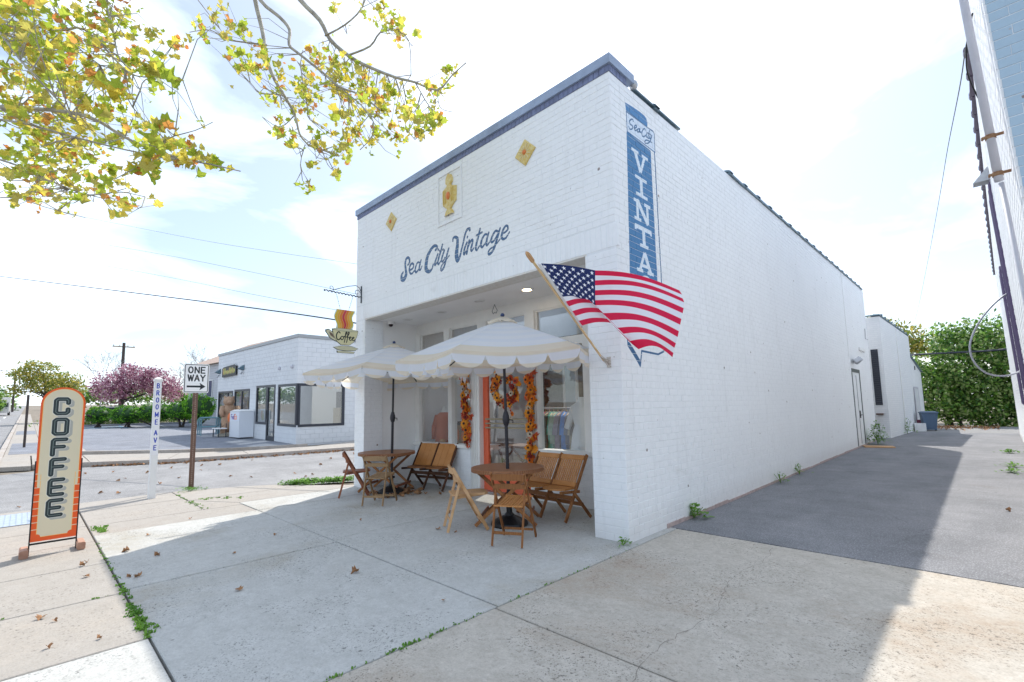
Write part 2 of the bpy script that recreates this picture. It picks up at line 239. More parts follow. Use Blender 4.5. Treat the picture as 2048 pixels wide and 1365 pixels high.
FLAG_GRID = [[[-0.022, -1.389, 2.947], [0.091, -1.243, 2.94], [0.25, -1.156, 2.899], [0.37, -1.009, 2.864], [0.371, -1.007, 2.864], [0.438, -0.817, 2.88], [0.524, -0.644, 2.874], [0.634, -0.507, 2.835], [0.763, -0.41, 2.764], [0.901, -0.337, 2.675]], [[-0.029, -1.333, 2.912], [0.086, -1.204, 2.9], [0.246, -1.135, 2.855], [0.366, -1.006, 2.816], [0.367, -1.004, 2.816], [0.426, -0.792, 2.838], [0.526, -0.629, 2.828], [0.649, -0.505, 2.786], [0.788, -0.416, 2.713], [0.93, -0.343, 2.626]], [[-0.037, -1.277, 2.875], [0.081, -1.165, 2.86], [0.241, -1.113, 2.811], [0.361, -1.003, 2.767], [0.363, -1.001, 2.767], [0.416, -0.775, 2.803], [0.526, -0.627, 2.796], [0.659, -0.518, 2.751], [0.802, -0.438, 2.674], [0.943, -0.363, 2.582]], [[-0.044, -1.22, 2.839], [0.075, -1.125, 2.819], [0.237, -1.091, 2.766], [0.357, -1.0, 2.719], [0.359, -0.999, 2.719], [0.409, -0.763, 2.757], [0.531, -0.629, 2.748], [0.673, -0.532, 2.702], [0.82, -0.455, 2.627], [0.96, -0.373, 2.539]], [[-0.051, -1.162, 2.801], [0.069, -1.084, 2.777], [0.232, -1.069, 2.722], [0.353, -0.997, 2.671], [0.355, -0.996, 2.671], [0.403, -0.759, 2.706], [0.534, -0.642, 2.691], [0.679, -0.556, 2.641], [0.825, -0.481, 2.565], [0.959, -0.39, 2.479]], [[-0.059, -1.102, 2.763], [0.063, -1.043, 2.735], [0.227, -1.047, 2.677], [0.349, -0.995, 2.622], [0.347, -0.987, 2.624], [0.4, -0.762, 2.655], [0.538, -0.661, 2.635], [0.686, -0.584, 2.585], [0.828, -0.507, 2.51], [0.953, -0.404, 2.428]], [[-0.067, -1.042, 2.724], [0.057, -1.001, 2.693], [0.222, -1.024, 2.632], [0.345, -0.992, 2.574], [0.339, -0.979, 2.577], [0.401, -0.772, 2.601], [0.543, -0.684, 2.577], [0.69, -0.613, 2.525], [0.826, -0.53, 2.452], [0.941, -0.413, 2.372]], [[-0.075, -0.98, 2.685], [0.081, -0.998, 2.663], [0.216, -1.0, 2.598], [0.34, -0.989, 2.526], [0.331, -0.971, 2.53], [0.405, -0.787, 2.546], [0.55, -0.71, 2.519], [0.693, -0.639, 2.466], [0.821, -0.548, 2.395], [0.926, -0.415, 2.317]], [[-0.083, -0.918, 2.644], [0.108, -1.005, 2.626], [0.253, -1.064, 2.594], [0.359, -1.115, 2.558], [0.367, -0.897, 2.454], [0.454, -0.761, 2.464], [0.589, -0.703, 2.44], [0.715, -0.641, 2.393], [0.823, -0.548, 2.329], [0.907, -0.41, 2.256]], [[-0.091, -0.854, 2.603], [0.112, -0.956, 2.588], [0.267, -1.028, 2.558], [0.38, -1.09, 2.524], [0.414, -0.842, 2.384], [0.504, -0.742, 2.391], [0.626, -0.698, 2.371], [0.735, -0.639, 2.329], [0.821, -0.542, 2.27], [0.886, -0.399, 2.203]], [[-0.099, -0.789, 2.561], [0.123, -0.899, 2.544], [0.294, -0.979, 2.511], [0.417, -1.047, 2.475], [0.457, -0.789, 2.309], [0.55, -0.727, 2.313], [0.658, -0.693, 2.297], [0.747, -0.634, 2.261], [0.813, -0.532, 2.208], [0.858, -0.385, 2.144]], [[-0.108, -0.722, 2.519], [0.126, -0.849, 2.502], [0.307, -0.943, 2.468], [0.438, -1.021, 2.432], [0.494, -0.745, 2.249], [0.592, -0.719, 2.252], [0.684, -0.689, 2.241], [0.756, -0.626, 2.211], [0.803, -0.516, 2.163], [0.832, -0.368, 2.104]], [[-0.116, -0.655, 2.475], [0.134, -0.793, 2.452], [0.328, -0.898, 2.414], [0.467, -0.985, 2.374], [0.526, -0.702, 2.175], [0.63, -0.712, 2.18], [0.707, -0.68, 2.176], [0.76, -0.609, 2.153], [0.791, -0.493, 2.111], [0.807, -0.344, 2.057]], [[-0.125, -0.586, 2.431], [0.139, -0.739, 2.411], [0.344, -0.858, 2.374], [0.491, -0.956, 2.335], [0.587, -0.633, 2.095], [0.687, -0.679, 2.106], [0.743, -0.649, 2.111], [0.774, -0.575, 2.099], [0.783, -0.459, 2.066], [0.783, -0.32, 2.018]]]
# ------------------------------------------------------------------ materials
def mat(name, color=(0.5, 0.5, 0.5), rough=0.6, metal=0.0, var=0.0, scale=8.0, bump=0.0, bscale=40.0, spec=0.5, color2=None,
        detail=5, coord='Object', stretch=None, bdist=0.01):
    m = bpy.data.materials.new(name)
    m.use_nodes = True
    nt = m.node_tree
    b = nt.nodes['Principled BSDF']
    b.inputs['Base Color'].default_value = (*color, 1)
    b.inputs['Roughness'].default_value = rough
    b.inputs['Metallic'].default_value = metal
    b.inputs['Specular IOR Level'].default_value = spec
    if var > 0 or color2 is not None or bump > 0:
        t = nt.nodes.new('ShaderNodeTexCoord')
        mpn = nt.nodes.new('ShaderNodeMapping')
        if stretch: mpn.inputs['Scale'].default_value = stretch
        nt.links.new(t.outputs[coord], mpn.inputs[0])
    if var > 0 or color2 is not None:
        n = nt.nodes.new('ShaderNodeTexNoise')
        n.inputs['Scale'].default_value = scale
        n.inputs['Detail'].default_value = detail
        n.inputs['Roughness'].default_value = 0.6
        nt.links.new(mpn.outputs[0], n.inputs['Vector'])
        r = nt.nodes.new('ShaderNodeValToRGB')
        r.color_ramp.elements[0].position = 0.32
        r.color_ramp.elements[1].position = 0.68
        if color2 is None:
            c1 = [c * (1 - var) for c in color]; c2 = [min(1, c * (1 + var)) for c in color]
        else:
            c1, c2 = color, color2
        r.color_ramp.elements[0].color = (*c1, 1)
        r.color_ramp.elements[1].color = (*c2, 1)
        nt.links.new(n.outputs['Fac'], r.inputs[0])
        nt.links.new(r.outputs[0], b.inputs['Base Color'])
    if bump > 0:
        n2 = nt.nodes.new('ShaderNodeTexNoise')
        n2.inputs['Scale'].default_value = bscale
        n2.inputs['Detail'].default_value = 4
        nt.links.new(mpn.outputs[0], n2.inputs['Vector'])
        bp = nt.nodes.new('ShaderNodeBump')
        bp.inputs['Strength'].default_value = bump
        bp.inputs['Distance'].default_value = bdist
        nt.links.new(n2.outputs['Fac'], bp.inputs['Height'])
        nt.links.new(bp.outputs[0], b.inputs['Normal'])
    return m
class NT:
    """short hand for building node graphs"""
    def __init__(s, m): s.nt = m.node_tree; s.b = m.node_tree.nodes['Principled BSDF']
    def n(s, t, **k):
        x = s.nt.nodes.new(t)
        for a, v in k.items():
            if a.startswith('i_'):
                x.inputs[a[2:].replace('_', ' ')].default_value = v
            else: setattr(x, a, v)
        return x
    def l(s, a, b): s.nt.links.new(a, b)
    def ramp(s, src, stops):
        r = s.n('ShaderNodeValToRGB')
        e = r.color_ramp.elements
        while len(e) < len(stops): e.new(0.5)
        for i, (p, c) in enumerate(stops):
            e[i].position = p; e[i].color = (*c, 1) if len(c) == 3 else c
        s.l(src, r.inputs[0]); return r.outputs[0]
    def noise(s, vec, scale, detail=4, rough=0.55, dist=0.0):
        x = s.n('ShaderNodeTexNoise')
        x.inputs['Scale'].default_value = scale; x.inputs['Detail'].default_value = detail
        x.inputs['Roughness'].default_value = rough; x.inputs['Distortion'].default_value = dist
        s.l(vec, x.inputs['Vector']); return x.outputs['Fac']
    def mix(s, fac, a, b, mode='MIX'):
        x = s.n('ShaderNodeMixRGB', blend_type=mode)
        for i, v in ((0, fac), (1, a), (2, b)):
            if hasattr(v, 'links') or hasattr(v, 'is_output'): s.l(v, x.inputs[i])
            elif i == 0: x.inputs[0].default_value = v
            else: x.inputs[i].default_value = (*v, 1)
        return x.outputs[0]
    def math(s, op, a, b=0.0):
        x = s.n('ShaderNodeMath', operation=op)
        for i, v in ((0, a), (1, b)):
            if hasattr(v, 'is_output'): s.l(v, x.inputs[i])
            else: x.inputs[i].default_value = v
        return x.outputs[0]
    def bump(s, h, strength, dist=0.01, normal=None):
        x = s.n('ShaderNodeBump')
        x.inputs['Strength'].default_value = strength; x.inputs['Distance'].default_value = dist
        s.l(h, x.inputs['Height'])
        if normal is not None: s.l(normal, x.inputs['Normal'])
        return x.outputs[0]

# ---- flat print: small rasteriser that draws lettering into images made here
class Canvas:
    def __init__(s, w, h, ppm, base=(1, 1, 1)):
        s.w, s.h, s.ppm = w, h, ppm
        s.W, s.H = int(w * ppm), int(h * ppm)
        s.rgb = np.ones((s.H, s.W, 3)) * np.array(base)
        s.a = np.zeros((s.H, s.W))
    def _blend(s, y0, y1, x0, x1, cov, color):
        c = cov[..., None]
        s.rgb[y0:y1, x0:x1] = s.rgb[y0:y1, x0:x1] * (1 - c) + np.array(color) * c
        s.a[y0:y1, x0:x1] = s.a[y0:y1, x0:x1] * (1 - cov) + cov
    def stroke(s, pts, r, color, off=(0, 0), dr=0.0, smooth=True):
        pts = [np.array(p, float) + np.array(off) for p in pts]
        rs = list(r) if isinstance(r, (list, tuple)) else [r] * len(pts)
        if smooth and len(pts) > 2:           # Catmull-Rom refinement
            P = [pts[0]] + pts + [pts[-1]]; Q = [rs[0]] + rs + [rs[-1]]
            np_, nr = [], []
            for i in range(1, len(P) - 2):
                for t in (0, .25, .5, .75):
                    a, b, c, d = P[i - 1], P[i], P[i + 1], P[i + 2]
                    np_.append(0.5 * ((2 * b) + (-a + c) * t + (2 * a - 5 * b + 4 * c - d) * t * t + (-a + 3 * b - 3 * c + d) * t ** 3))
                    nr.append(Q[i] * (1 - t) + Q[i + 1] * t)
            np_.append(pts[-1]); nr.append(rs[-1])
            pts, rs = np_, nr
        P = np.array(pts) * s.ppm
        rr = [(q + dr) * s.ppm for q in rs]
        m = max(rr) + 2
        x0 = max(0, int(P[:, 0].min() - m)); x1 = min(s.W, int(P[:, 0].max() + m) + 1)
        y0 = max(0, int(P[:, 1].min() - m)); y1 = min(s.H, int(P[:, 1].max() + m) + 1)
        if x1 <= x0 or y1 <= y0: return
        X, Y = np.meshgrid(np.arange(x0, x1) + .5, np.arange(y0, y1) + .5)
        best = np.full(X.shape, 1e9)
        for i in range(len(P) - 1):
            ax, ay = P[i]; bx, by = P[i + 1]
            dx, dy = bx - ax, by - ay
            L2 = dx * dx + dy * dy + 1e-9
            t = np.clip(((X - ax) * dx + (Y - ay) * dy) / L2, 0, 1)
            d = np.hypot(X - ax - t * dx, Y - ay - t * dy) - (rr[i] * (1 - t) + rr[i + 1] * t)
            best = np.minimum(best, d)
        s._blend(y0, y1, x0, x1, np.clip(0.5 - best, 0, 1), color)
    def poly(s, pts, color, off=(0, 0), alpha=1.0):
        P = (np.array(pts, float) + np.array(off)) * s.ppm
        x0 = max(0, int(P[:, 0].min() - 2)); x1 = min(s.W, int(P[:, 0].max() + 2) + 1)
        y0 = max(0, int(P[:, 1].min() - 2)); y1 = min(s.H, int(P[:, 1].max() + 2) + 1)
        if x1 <= x0 or y1 <= y0: return
        X, Y = np.meshgrid(np.arange(x0, x1) + .5, np.arange(y0, y1) + .5)
        ins = np.zeros(X.shape, bool); dist = np.full(X.shape, 1e9)
        n = len(P)
        for i in range(n):
            ax, ay = P[i]; bx, by = P[(i + 1) % n]
            if abs(by - ay) > 1e-9:
                c = ((ay > Y) != (by > Y)) & (X < (bx - ax) * (Y - ay) / (by - ay) + ax)
                ins ^= c
            dx, dy = bx - ax, by - ay
            L2 = dx * dx + dy * dy + 1e-9
            t = np.clip(((X - ax) * dx + (Y - ay) * dy) / L2, 0, 1)
            dist = np.minimum(dist, np.hypot(X - ax - t * dx, Y - ay - t * dy))
        sd = np.where(ins, -dist, dist)
        s._blend(y0, y1, x0, x1, np.clip(0.5 - sd, 0, 1) * alpha, color)
    def rect(s, x0, x1, y0, y1, color): s.poly([(x0, y0), (x1, y0), (x1, y1), (x0, y1)], color)
    def disc(s, x, y, r, color): s.stroke([(x, y), (x + 1e-4, y)], r, color, smooth=False)
    def image(s, name):
        im = bpy.data.images.new(name, s.W, s.H, alpha=True)
        px = np.dstack([s.rgb, s.a]).astype(np.float32)
        im.alpha_mode = 'CHANNEL_PACKED'
        im.pixels.foreach_set(px.ravel())
        im.update(); im.pack()
        return im
def s2(c): return tuple(v / 255 for v in c)      # colours are written as they look (sRGB)
# ---- stroke alphabet, unit height
def arc(cx, cy, rx, ry, a0, a1, n=8):
    return [(cx + rx * math.cos(R(a0 + (a1 - a0) * i / n)), cy + ry * math.sin(R(a0 + (a1 - a0) * i / n))) for i in range(n + 1)]
GL = {
 'O': [[(.3, 1)] + arc(.3, .5, .3, .5, 90, 450, 20)],
 'N': [[(0, 0), (0, 1)], [(0, 1), (.58, 0)], [(.58, 0), (.58, 1)]],
 'E': [[(0, 0), (0, 1)], [(0, 1), (.52, 1)], [(0, .52), (.44, .52)], [(0, 0), (.52, 0)]],
 'W': [[(0, 1), (.2, 0)], [(.2, 0), (.4, .9)], [(.4, .9), (.6, 0)], [(.6, 0), (.8, 1)]],
 'A': [[(0, 0), (.33, 1)], [(.33, 1), (.66, 0)], [(.12, .33), (.54, .33)]],
 'Y': [[(0, 1), (.33, .48)], [(.66, 1), (.33, .48)], [(.33, .48), (.33, 0)]],
 'B': [[(0, 0), (0, 1)], [(0, 1), (.3, 1)] + arc(.3, .77, .22, .23, 90, -90) + [(0, .54)], [(.3, .54)] + arc(.3, .27, .25, .27, 90, -90) + [(0, 0)]],
 'R': [[(0, 0), (0, 1)], [(0, 1), (.3, 1)] + arc(.3, .76, .24, .24, 90, -90) + [(0, .52)], [(.28, .5), (.56, 0)]],
 'M': [[(0, 0), (0, 1)], [(0, 1), (.36, .2)], [(.36, .2), (.72, 1)], [(.72, 1), (.72, 0)]],
 'V': [[(0, 1), (.33, 0)], [(.33, 0), (.66, 1)]],
 'F': [[(0, 0), (0, 1)], [(0, 1), (.52, 1)], [(0, .52), (.42, .52)]],
 'e': [[(.04, .34), (.44, .34)] + arc(.25, .3, .22, .3, 8, 315, 10)],
 'd': [arc(.24, .3, .22, .3, 0, 360, 14), [(.46, 0), (.46, 1)]],
 'x': [[(0, .6), (.42, 0)], [(0, 0), (.42, .6)]],
}
def text(cv, s, x, y, h, r, color, gap=.2, sx=1.0, cx=False, shear=0.0):
    ws = [max(p[0] for st in GL[c] for p in st) if c != ' ' else .3 for c in s]
    tot = sum(ws) * sx * h + gap * h * (len(s) - 1)
    if cx: x = x - tot / 2
    for c, w in zip(s, ws):
        if c != ' ':
            for st in GL[c]:
                cv.stroke([(x + (px * sx + py * shear) * h, y + py * h) for px, py in st], r, color, smooth=False)
        x += (w * sx + gap) * h

def image_mat(name, im, base=None, rough=0.5, uv=True, grain=0.0):
    """material that shows a print through the UV map"""
    m = mat(name, (0.8, 0.8, 0.8), rough)
    g = NT(m)
    t = g.n('ShaderNodeTexCoord')
    i = g.n('ShaderNodeTexImage', image=im, extension='EXTEND')
    g.l(t.outputs['UV'], i.inputs[0])
    c = i.outputs[0]
    if base is not None: c = g.mix(i.outputs[1], base, c)
    if grain:
        nz_ = g.noise(t.outputs['Object'], 30, 5)
        c = g.mix(1.0, c, g.ramp(nz_, [(0.3, (1 - grain,) * 3), (0.7, (1, 1, 1))]), 'MULTIPLY')
    g.l(c, g.b.inputs['Base Color'])
    return m
def planar_uv(me, fn):
    uv = me.uv_layers.new(name='print')
    for l in me.loops:
        uv.data[l.index].uv = fn(me.vertices[l.vertex_index].co)

def brick_paint(name, im=None, axis=0, u0=0, v0=0, w=1, h=1, tint=(0.87, 0.885, 0.90), grimy=0.5):
    m = mat(name, tint, 0.55, spec=0.35)
    g = NT(m)
    geo = g.n('ShaderNodeNewGeometry')
    pos = geo.outputs['Position']
    n1 = g.noise(pos, 0.9, 6, 0.6)
    n2 = g.noise(pos, 14, 5, 0.65)
    sp = g.n('ShaderNodeSeparateXYZ'); g.l(pos, sp.inputs[0])
    base = g.ramp(n1, [(0.3, tuple(c * 0.93 for c in tint)), (0.7, tint)])
    base = g.mix(0.5, base, g.ramp(n2, [(0.3, tuple(c * 0.94 for c in tint)), (0.65, tuple(min(1, c * 1.03) for c in tint))]))
    # chips where the paint has come off
    vor = g.n('ShaderNodeTexVoronoi'); vor.inputs['Scale'].default_value = 2.6; vor.inputs['Randomness'].default_value = 1
    g.l(pos, vor.inputs['Vector'])
    dn = g.noise(pos, 60, 3, 0.7)
    chip = g.math('SUBTRACT', vor.outputs['Distance'], g.math('MULTIPLY', dn, 0.09))
    base = g.mix(g.ramp(chip, [(0.0, (0.9, 0.9, 0.9)), (0.012, (0, 0, 0))]), base, (0.22, 0.17, 0.15))
    # grime near the ground
    mr = g.n('ShaderNodeMapRange'); mr.inputs[1].default_value = 0.0; mr.inputs[2].default_value = 0.35
    mr.inputs[3].default_value = grimy; mr.inputs[4].default_value = 0.0
    g.l(sp.outputs[2], mr.inputs[0])
    gm = g.math('MULTIPLY', mr.outputs[0], g.noise(pos, 7, 5, 0.7))
    base = g.mix(gm, base, (0.42, 0.36, 0.31))
    # runs down the wall
    st = g.n('ShaderNodeMapping'); st.inputs['Scale'].default_value = (5, 5, 0.35); g.l(pos, st.inputs[0])
    run = g.noise(st.outputs[0], 1.5, 4, 0.6)
    base = g.mix(g.ramp(run, [(0.56, (0, 0, 0)), (0.80, (0.24, 0.24, 0.24))]), base, (0.52, 0.52, 0.52))
    blot = g.ramp(g.noise(pos, 2.3, 7, 0.72, 0.8), [(0.60, (0, 0, 0)), (0.72, (0.30,) * 3)])
    base = g.mix(blot, base, (0.60, 0.60, 0.58))
    v3 = g.n('ShaderNodeTexVoronoi'); v3.inputs['Scale'].default_value = 5.5; g.l(pos, v3.inputs['Vector'])
    ch2 = g.math('SUBTRACT', v3.outputs['Distance'], g.math('MULTIPLY', dn, 0.085))
    base = g.mix(g.ramp(ch2, [(0.0, (0.7,) * 3), (0.012, (0, 0, 0))]), base, (0.40, 0.37, 0.36))
    if im is not None:
        cb = g.n('ShaderNodeCombineXYZ')
        u = g.math('DIVIDE', g.math('SUBTRACT', sp.outputs[axis], u0), w)
        v = g.math('DIVIDE', g.math('SUBTRACT', sp.outputs[2], v0), h)
        g.l(u, cb.inputs[0]); g.l(v, cb.inputs[1])
        i = g.n('ShaderNodeTexImage', image=im, extension='CLIP')
        g.l(cb.outputs[0], i.inputs[0])
        wear = g.ramp(g.noise(pos, 45, 5, 0.75), [(0.30, (0.72, 0.72, 0.72)), (0.42, (1, 1, 1))])
        fac = g.math('MULTIPLY', i.outputs[1], wear)
        base = g.mix(fac, base, i.outputs[0])
    g.l(base, g.b.inputs['Base Color'])
    g.l(g.bump(g.noise(pos, 55, 5, 0.65), 0.3, 0.005), g.b.inputs['Normal'])
    return m

def wood(name, c1, c2, rough=0.5):
    m = mat(name, c1, rough, spec=0.22)
    g = NT(m)
    t = g.n('ShaderNodeTexCoord')
    mpn = g.n('ShaderNodeMapping'); mpn.inputs['Scale'].default_value = (9, 2.2, 2.2)
    g.l(t.outputs['Object'], mpn.inputs[0])
    w_ = g.n('ShaderNodeTexWave'); w_.inputs['Scale'].default_value = 2.2; w_.inputs['Distortion'].default_value = 5.5
    w_.inputs['Detail'].default_value = 3; g.l(mpn.outputs[0], w_.inputs['Vector'])
    n_ = g.noise(t.outputs['Object'], 5, 5, .6)
    f = g.math('MULTIPLY', g.math('ADD', w_.outputs['Fac'], n_), 0.5)
    g.l(g.ramp(f, [(0.25, c1), (0.75, c2)]), g.b.inputs['Base Color'])
    g.l(g.bump(w_.outputs['Fac'], 0.2, 0.002), g.b.inputs['Normal'])
    return m

def concrete(name, c, c2, stain=(0.36, 0.27, 0.18), stain_amt=0.5, speck=0.35):
    m = mat(name, c, 0.85, spec=0.25)
    g = NT(m)
    pos = g.n('ShaderNodeNewGeometry').outputs['Position']
    n1 = g.noise(pos, 0.55, 7, 0.66, 0.4)
    n2 = g.noise(pos, 4.5, 10, 0.74)
    n3 = g.noise(pos, 75, 3, 0.7)
    n4 = g.noise(pos, 22, 6, 0.75)
    col = g.ramp(g.math('ADD', g.math('MULTIPLY', n2, 0.55), g.math('MULTIPLY', n4, 0.45)), [(0.38, c), (0.60, c2)])
    st = g.ramp(n1, [(0.50, (0, 0, 0)), (0.64, (stain_amt,) * 3)])
    st2 = g.mix(1.0, st, g.ramp(n2, [(0.4, (0.25,) * 3), (0.6, (1,) * 3)]), 'MULTIPLY')
    col = g.mix(st2, col, stain)
    # exposed aggregate and pitting, gathered in worn patches
    v = g.n('ShaderNodeTexVoronoi'); v.inputs['Scale'].default_value = 60; g.l(pos, v.inputs['Vector'])
    spk = g.ramp(v.outputs['Distance'], [(0.10, (1 - speck,) * 3), (0.34, (1.0,) * 3)])
    patch = g.ramp(g.noise(pos, 1.1, 6, 0.75), [(0.46, (0.12,) * 3), (0.58, (1, 1, 1))])
    col = g.mix(patch, col, g.mix(1.0, col, spk, 'MULTIPLY'))
    pit = g.ramp(g.noise(pos, 34, 2, 0.5), [(0.32, (0.42,) * 3), (0.40, (1,) * 3)])
    col = g.mix(patch, col, g.mix(1.0, col, pit, 'MULTIPLY'))
    col = g.mix(1.0, col, g.ramp(n3, [(0.25, (0.86,) * 3), (0.7, (1.06,) * 3)]), 'MULTIPLY')
    v2 = g.n('ShaderNodeTexVoronoi'); v2.inputs['Scale'].default_value = 2.6; g.l(pos, v2.inputs['Vector'])
    col = g.mix(g.ramp(v2.outputs['Distance'], [(0.020, (0.5,) * 3), (0.034, (0, 0, 0))]), col, (0.12, 0.11, 0.10))
    g.l(col, g.b.inputs['Base Color'])
    bh = g.math('ADD', g.math('MULTIPLY', n4, 0.5), g.math('MULTIPLY', v.outputs['Distance'], 0.5))
    g.l(g.bump(bh, 0.5, 0.006), g.b.inputs['Normal'])
    return m

def asphalt(name, c, c2, patch=(0.2, 0.17, 0.16)):
    m = mat(name, c, 0.88, spec=0.3)
    g = NT(m)
    pos = g.n('ShaderNodeNewGeometry').outputs['Position']
    st = g.n('ShaderNodeMapping'); st.inputs['Scale'].default_value = (1.0, 0.35, 1); g.l(pos, st.inputs[0])
    n1 = g.noise(st.outputs[0], 1.0, 6, 0.65, 0.6)
    n2 = g.noise(pos, 120, 2, 0.8)
    v = g.n('ShaderNodeTexVoronoi'); v.inputs['Scale'].default_value = 55; g.l(pos, v.inputs['Vector'])
    col = g.ramp(n1, [(0.3, c), (0.7, c2)])
    col = g.mix(g.ramp(g.noise(pos, 0.45, 5, .7), [(0.6, (0, 0, 0)), (0.75, (0.5,) * 3)]), col, patch)
    col = g.mix(1.0, col, g.ramp(v.outputs['Distance'], [(0.08, (1.5,) * 3), (0.25, (0.95,) * 3), (0.5, (0.72,) * 3)]), 'MULTIPLY')
    col = g.mix(1.0, col, g.ramp(n2, [(0.3, (0.8,) * 3), (0.7, (1.15,) * 3)]), 'MULTIPLY')
    ve = g.n('ShaderNodeTexVoronoi', feature='DISTANCE_TO_EDGE'); ve.inputs['Scale'].default_value = 0.42
    wv = g.n('ShaderNodeMapping'); g.l(pos, wv.inputs[0])
    wob = g.n('ShaderNodeTexNoise'); wob.inputs['Scale'].default_value = 3.0; wob.inputs['Detail'].default_value = 6; g.l(pos, wob.inputs['Vector'])
    wadd = g.n('ShaderNodeVectorMath', operation='ADD'); wsc = g.n('ShaderNodeVectorMath', operation='SCALE'); wsc.inputs['Scale'].default_value = 0.55
    g.l(wob.outputs['Color'], wsc.inputs[0]); g.l(pos, wadd.inputs[0]); g.l(wsc.outputs[0], wadd.inputs[1]); g.l(wadd.outputs[0], ve.inputs['Vector'])
    ck = g.ramp(ve.outputs['Distance'], [(0.0, (0.55,) * 3), (0.005, (0, 0, 0))])
    ck = g.mix(1.0, ck, g.ramp(g.noise(pos, 0.35, 3), [(0.48, (0, 0, 0)), (0.56, (1,) * 3)]), 'MULTIPLY')
    col = g.mix(ck, col, (0.05, 0.05, 0.055))
    lg = g.n('ShaderNodeMapping'); lg.inputs['Scale'].default_value = (0.6, 1.0, 1); g.l(pos, lg.inputs[0])
    col = g.mix(1.0, col, g.ramp(g.noise(lg.outputs[0], 1.6, 7, 0.7), [(0.35, (0.86,) * 3), (0.62, (1.06,) * 3)]), 'MULTIPLY')
    g.l(col, g.b.inputs['Base Color'])
    g.l(g.bump(v.outputs['Distance'], 0.5, 0.005), g.b.inputs['Normal'])
    return m

def leaf_mat(name, c, c2, trans=0.45, scale=3.0):
    m = mat(name, c, 0.55, spec=0.3)
    g = NT(m)
    pos = g.n('ShaderNodeNewGeometry').outputs['Position']
    col = g.ramp(g.noise(pos, scale, 3), [(0.35, c), (0.65, c2)])
    g.l(col, g.b.inputs['Base Color'])
    tr = g.n('ShaderNodeBsdfTranslucent'); g.l(col, tr.inputs[0])
    mx = g.n('ShaderNodeMixShader'); mx.inputs[0].default_value = trans
    out = [n for n in m.node_tree.nodes if n.type == 'OUTPUT_MATERIAL'][0]
    g.l(g.b.outputs[0], mx.inputs[1]); g.l(tr.outputs[0], mx.inputs[2]); g.l(mx.outputs[0], out.inputs[0])
    return m

def glass_mat(name, tint=(0.95, 0.97, 0.97), refl=1.8):
    m = mat(name, (1, 1, 1), 0.02)
    g = NT(m)
    tr = g.n('ShaderNodeBsdfTransparent'); tr.inputs[0].default_value = (*tint, 1)
    gl = g.n('ShaderNodeBsdfGlossy'); gl.inputs['Roughness'].default_value = 0.01
    lw = g.n('ShaderNodeLayerWeight'); lw.inputs[0].default_value = .5
    f = g.math('MULTIPLY', g.math('ADD', g.math('MULTIPLY', g.math('POWER', lw.outputs['Facing'], 4.0), .9), .05), refl)
    cl = g.n('ShaderNodeClamp'); g.l(f, cl.inputs[0])
    mx = g.n('ShaderNodeMixShader'); g.l(cl.outputs[0], mx.inputs[0])
    g.l(tr.outputs[0], mx.inputs[1]); g.l(gl.outputs[0], mx.inputs[2])
    out = [n for n in m.node_tree.nodes if n.type == 'OUTPUT_MATERIAL'][0]
    g.l(mx.outputs[0], out.inputs[0])
    return m

M = {}
M['mortar'] = brick_paint('painted_mortar', tint=(0.80, 0.82, 0.84))
M['white_brick'] = brick_paint('painted_brick')
M['ext_paint'] = mat('painted_render', (0.76, 0.775, 0.79), 0.6, var=0.04, scale=3, bump=0.3, bscale=40)
M['trim'] = mat('trim_paint', (0.78, 0.77, 0.74), 0.45, var=0.04, scale=4)
M['trim_grey'] = mat('bronze_frame', (0.10, 0.11, 0.12), 0.4, metal=0.3)
M['dark_frame'] = mat('dark_window_frame', (0.035, 0.04, 0.055), 0.4, metal=0.2)
M['soffit'] = mat('soffit_paint', (0.88, 0.875, 0.865), 0.7, var=0.03, scale=2)
M['coping'] = mat('slate_blue_coping', (0.29, 0.36, 0.49), 0.5, var=0.15, scale=3, bump=0.2)
M['blue_brick'] = mat('slate_blue_paint', (0.17, 0.20, 0.33), 0.6, var=0.25, scale=9, bump=0.4)
M['tile'] = mat('glazed_tile', (0.10, 0.16, 0.20), 0.4, var=0.25, scale=3)
M['concrete'] = concrete('patio_concrete', (0.43, 0.425, 0.40), (0.55, 0.545, 0.52), stain=(0.30, 0.25, 0.17), stain_amt=0.6, speck=0.62)
M['concrete2'] = concrete('apron_concrete', (0.40, 0.36, 0.305), (0.56, 0.515, 0.45), stain=(0.32, 0.235, 0.16), stain_amt=0.65, speck=0.6)
M['sidewalk'] = concrete('sidewalk_concrete', (0.34, 0.31, 0.275), (0.40, 0.37, 0.335), stain=(0.50, 0.38, 0.26), stain_amt=0.16, speck=0.2)
M['curb'] = concrete('curb_concrete', (0.34, 0.30, 0.27), (0.50, 0.46, 0.42), stain_amt=0.5)
M['drive'] = asphalt('driveway_asphalt', (0.235, 0.24, 0.255), (0.33, 0.33, 0.345))
M['old_asphalt'] = asphalt('weathered_asphalt', (0.30, 0.295, 0.295), (0.39, 0.385, 0.385), patch=(0.25, 0.24, 0.24))
M['lot'] = asphalt('parking_asphalt', (0.25, 0.265, 0.305), (0.33, 0.345, 0.385))
M['dirt'] = mat('dirt', (0.16, 0.13, 0.10), 0.95, color2=(0.26, 0.22, 0.17), scale=2.5, bump=0.6, bscale=30)
M['line'] = mat('road_paint', (0.72, 0.72, 0.70), 0.7, var=0.15, scale=9)
M['line_blue'] = mat('blue_parking_paint', (0.10, 0.28, 0.45), 0.7, var=0.2, scale=9)
M['glass'] = glass_mat('window_glass')
M['glass_dark'] = glass_mat('tinted_glass', (0.80, 0.84, 0.85), 1.5)
M['black'] = mat('black_metal', (0.02, 0.02, 0.022), 0.4, metal=0.5)
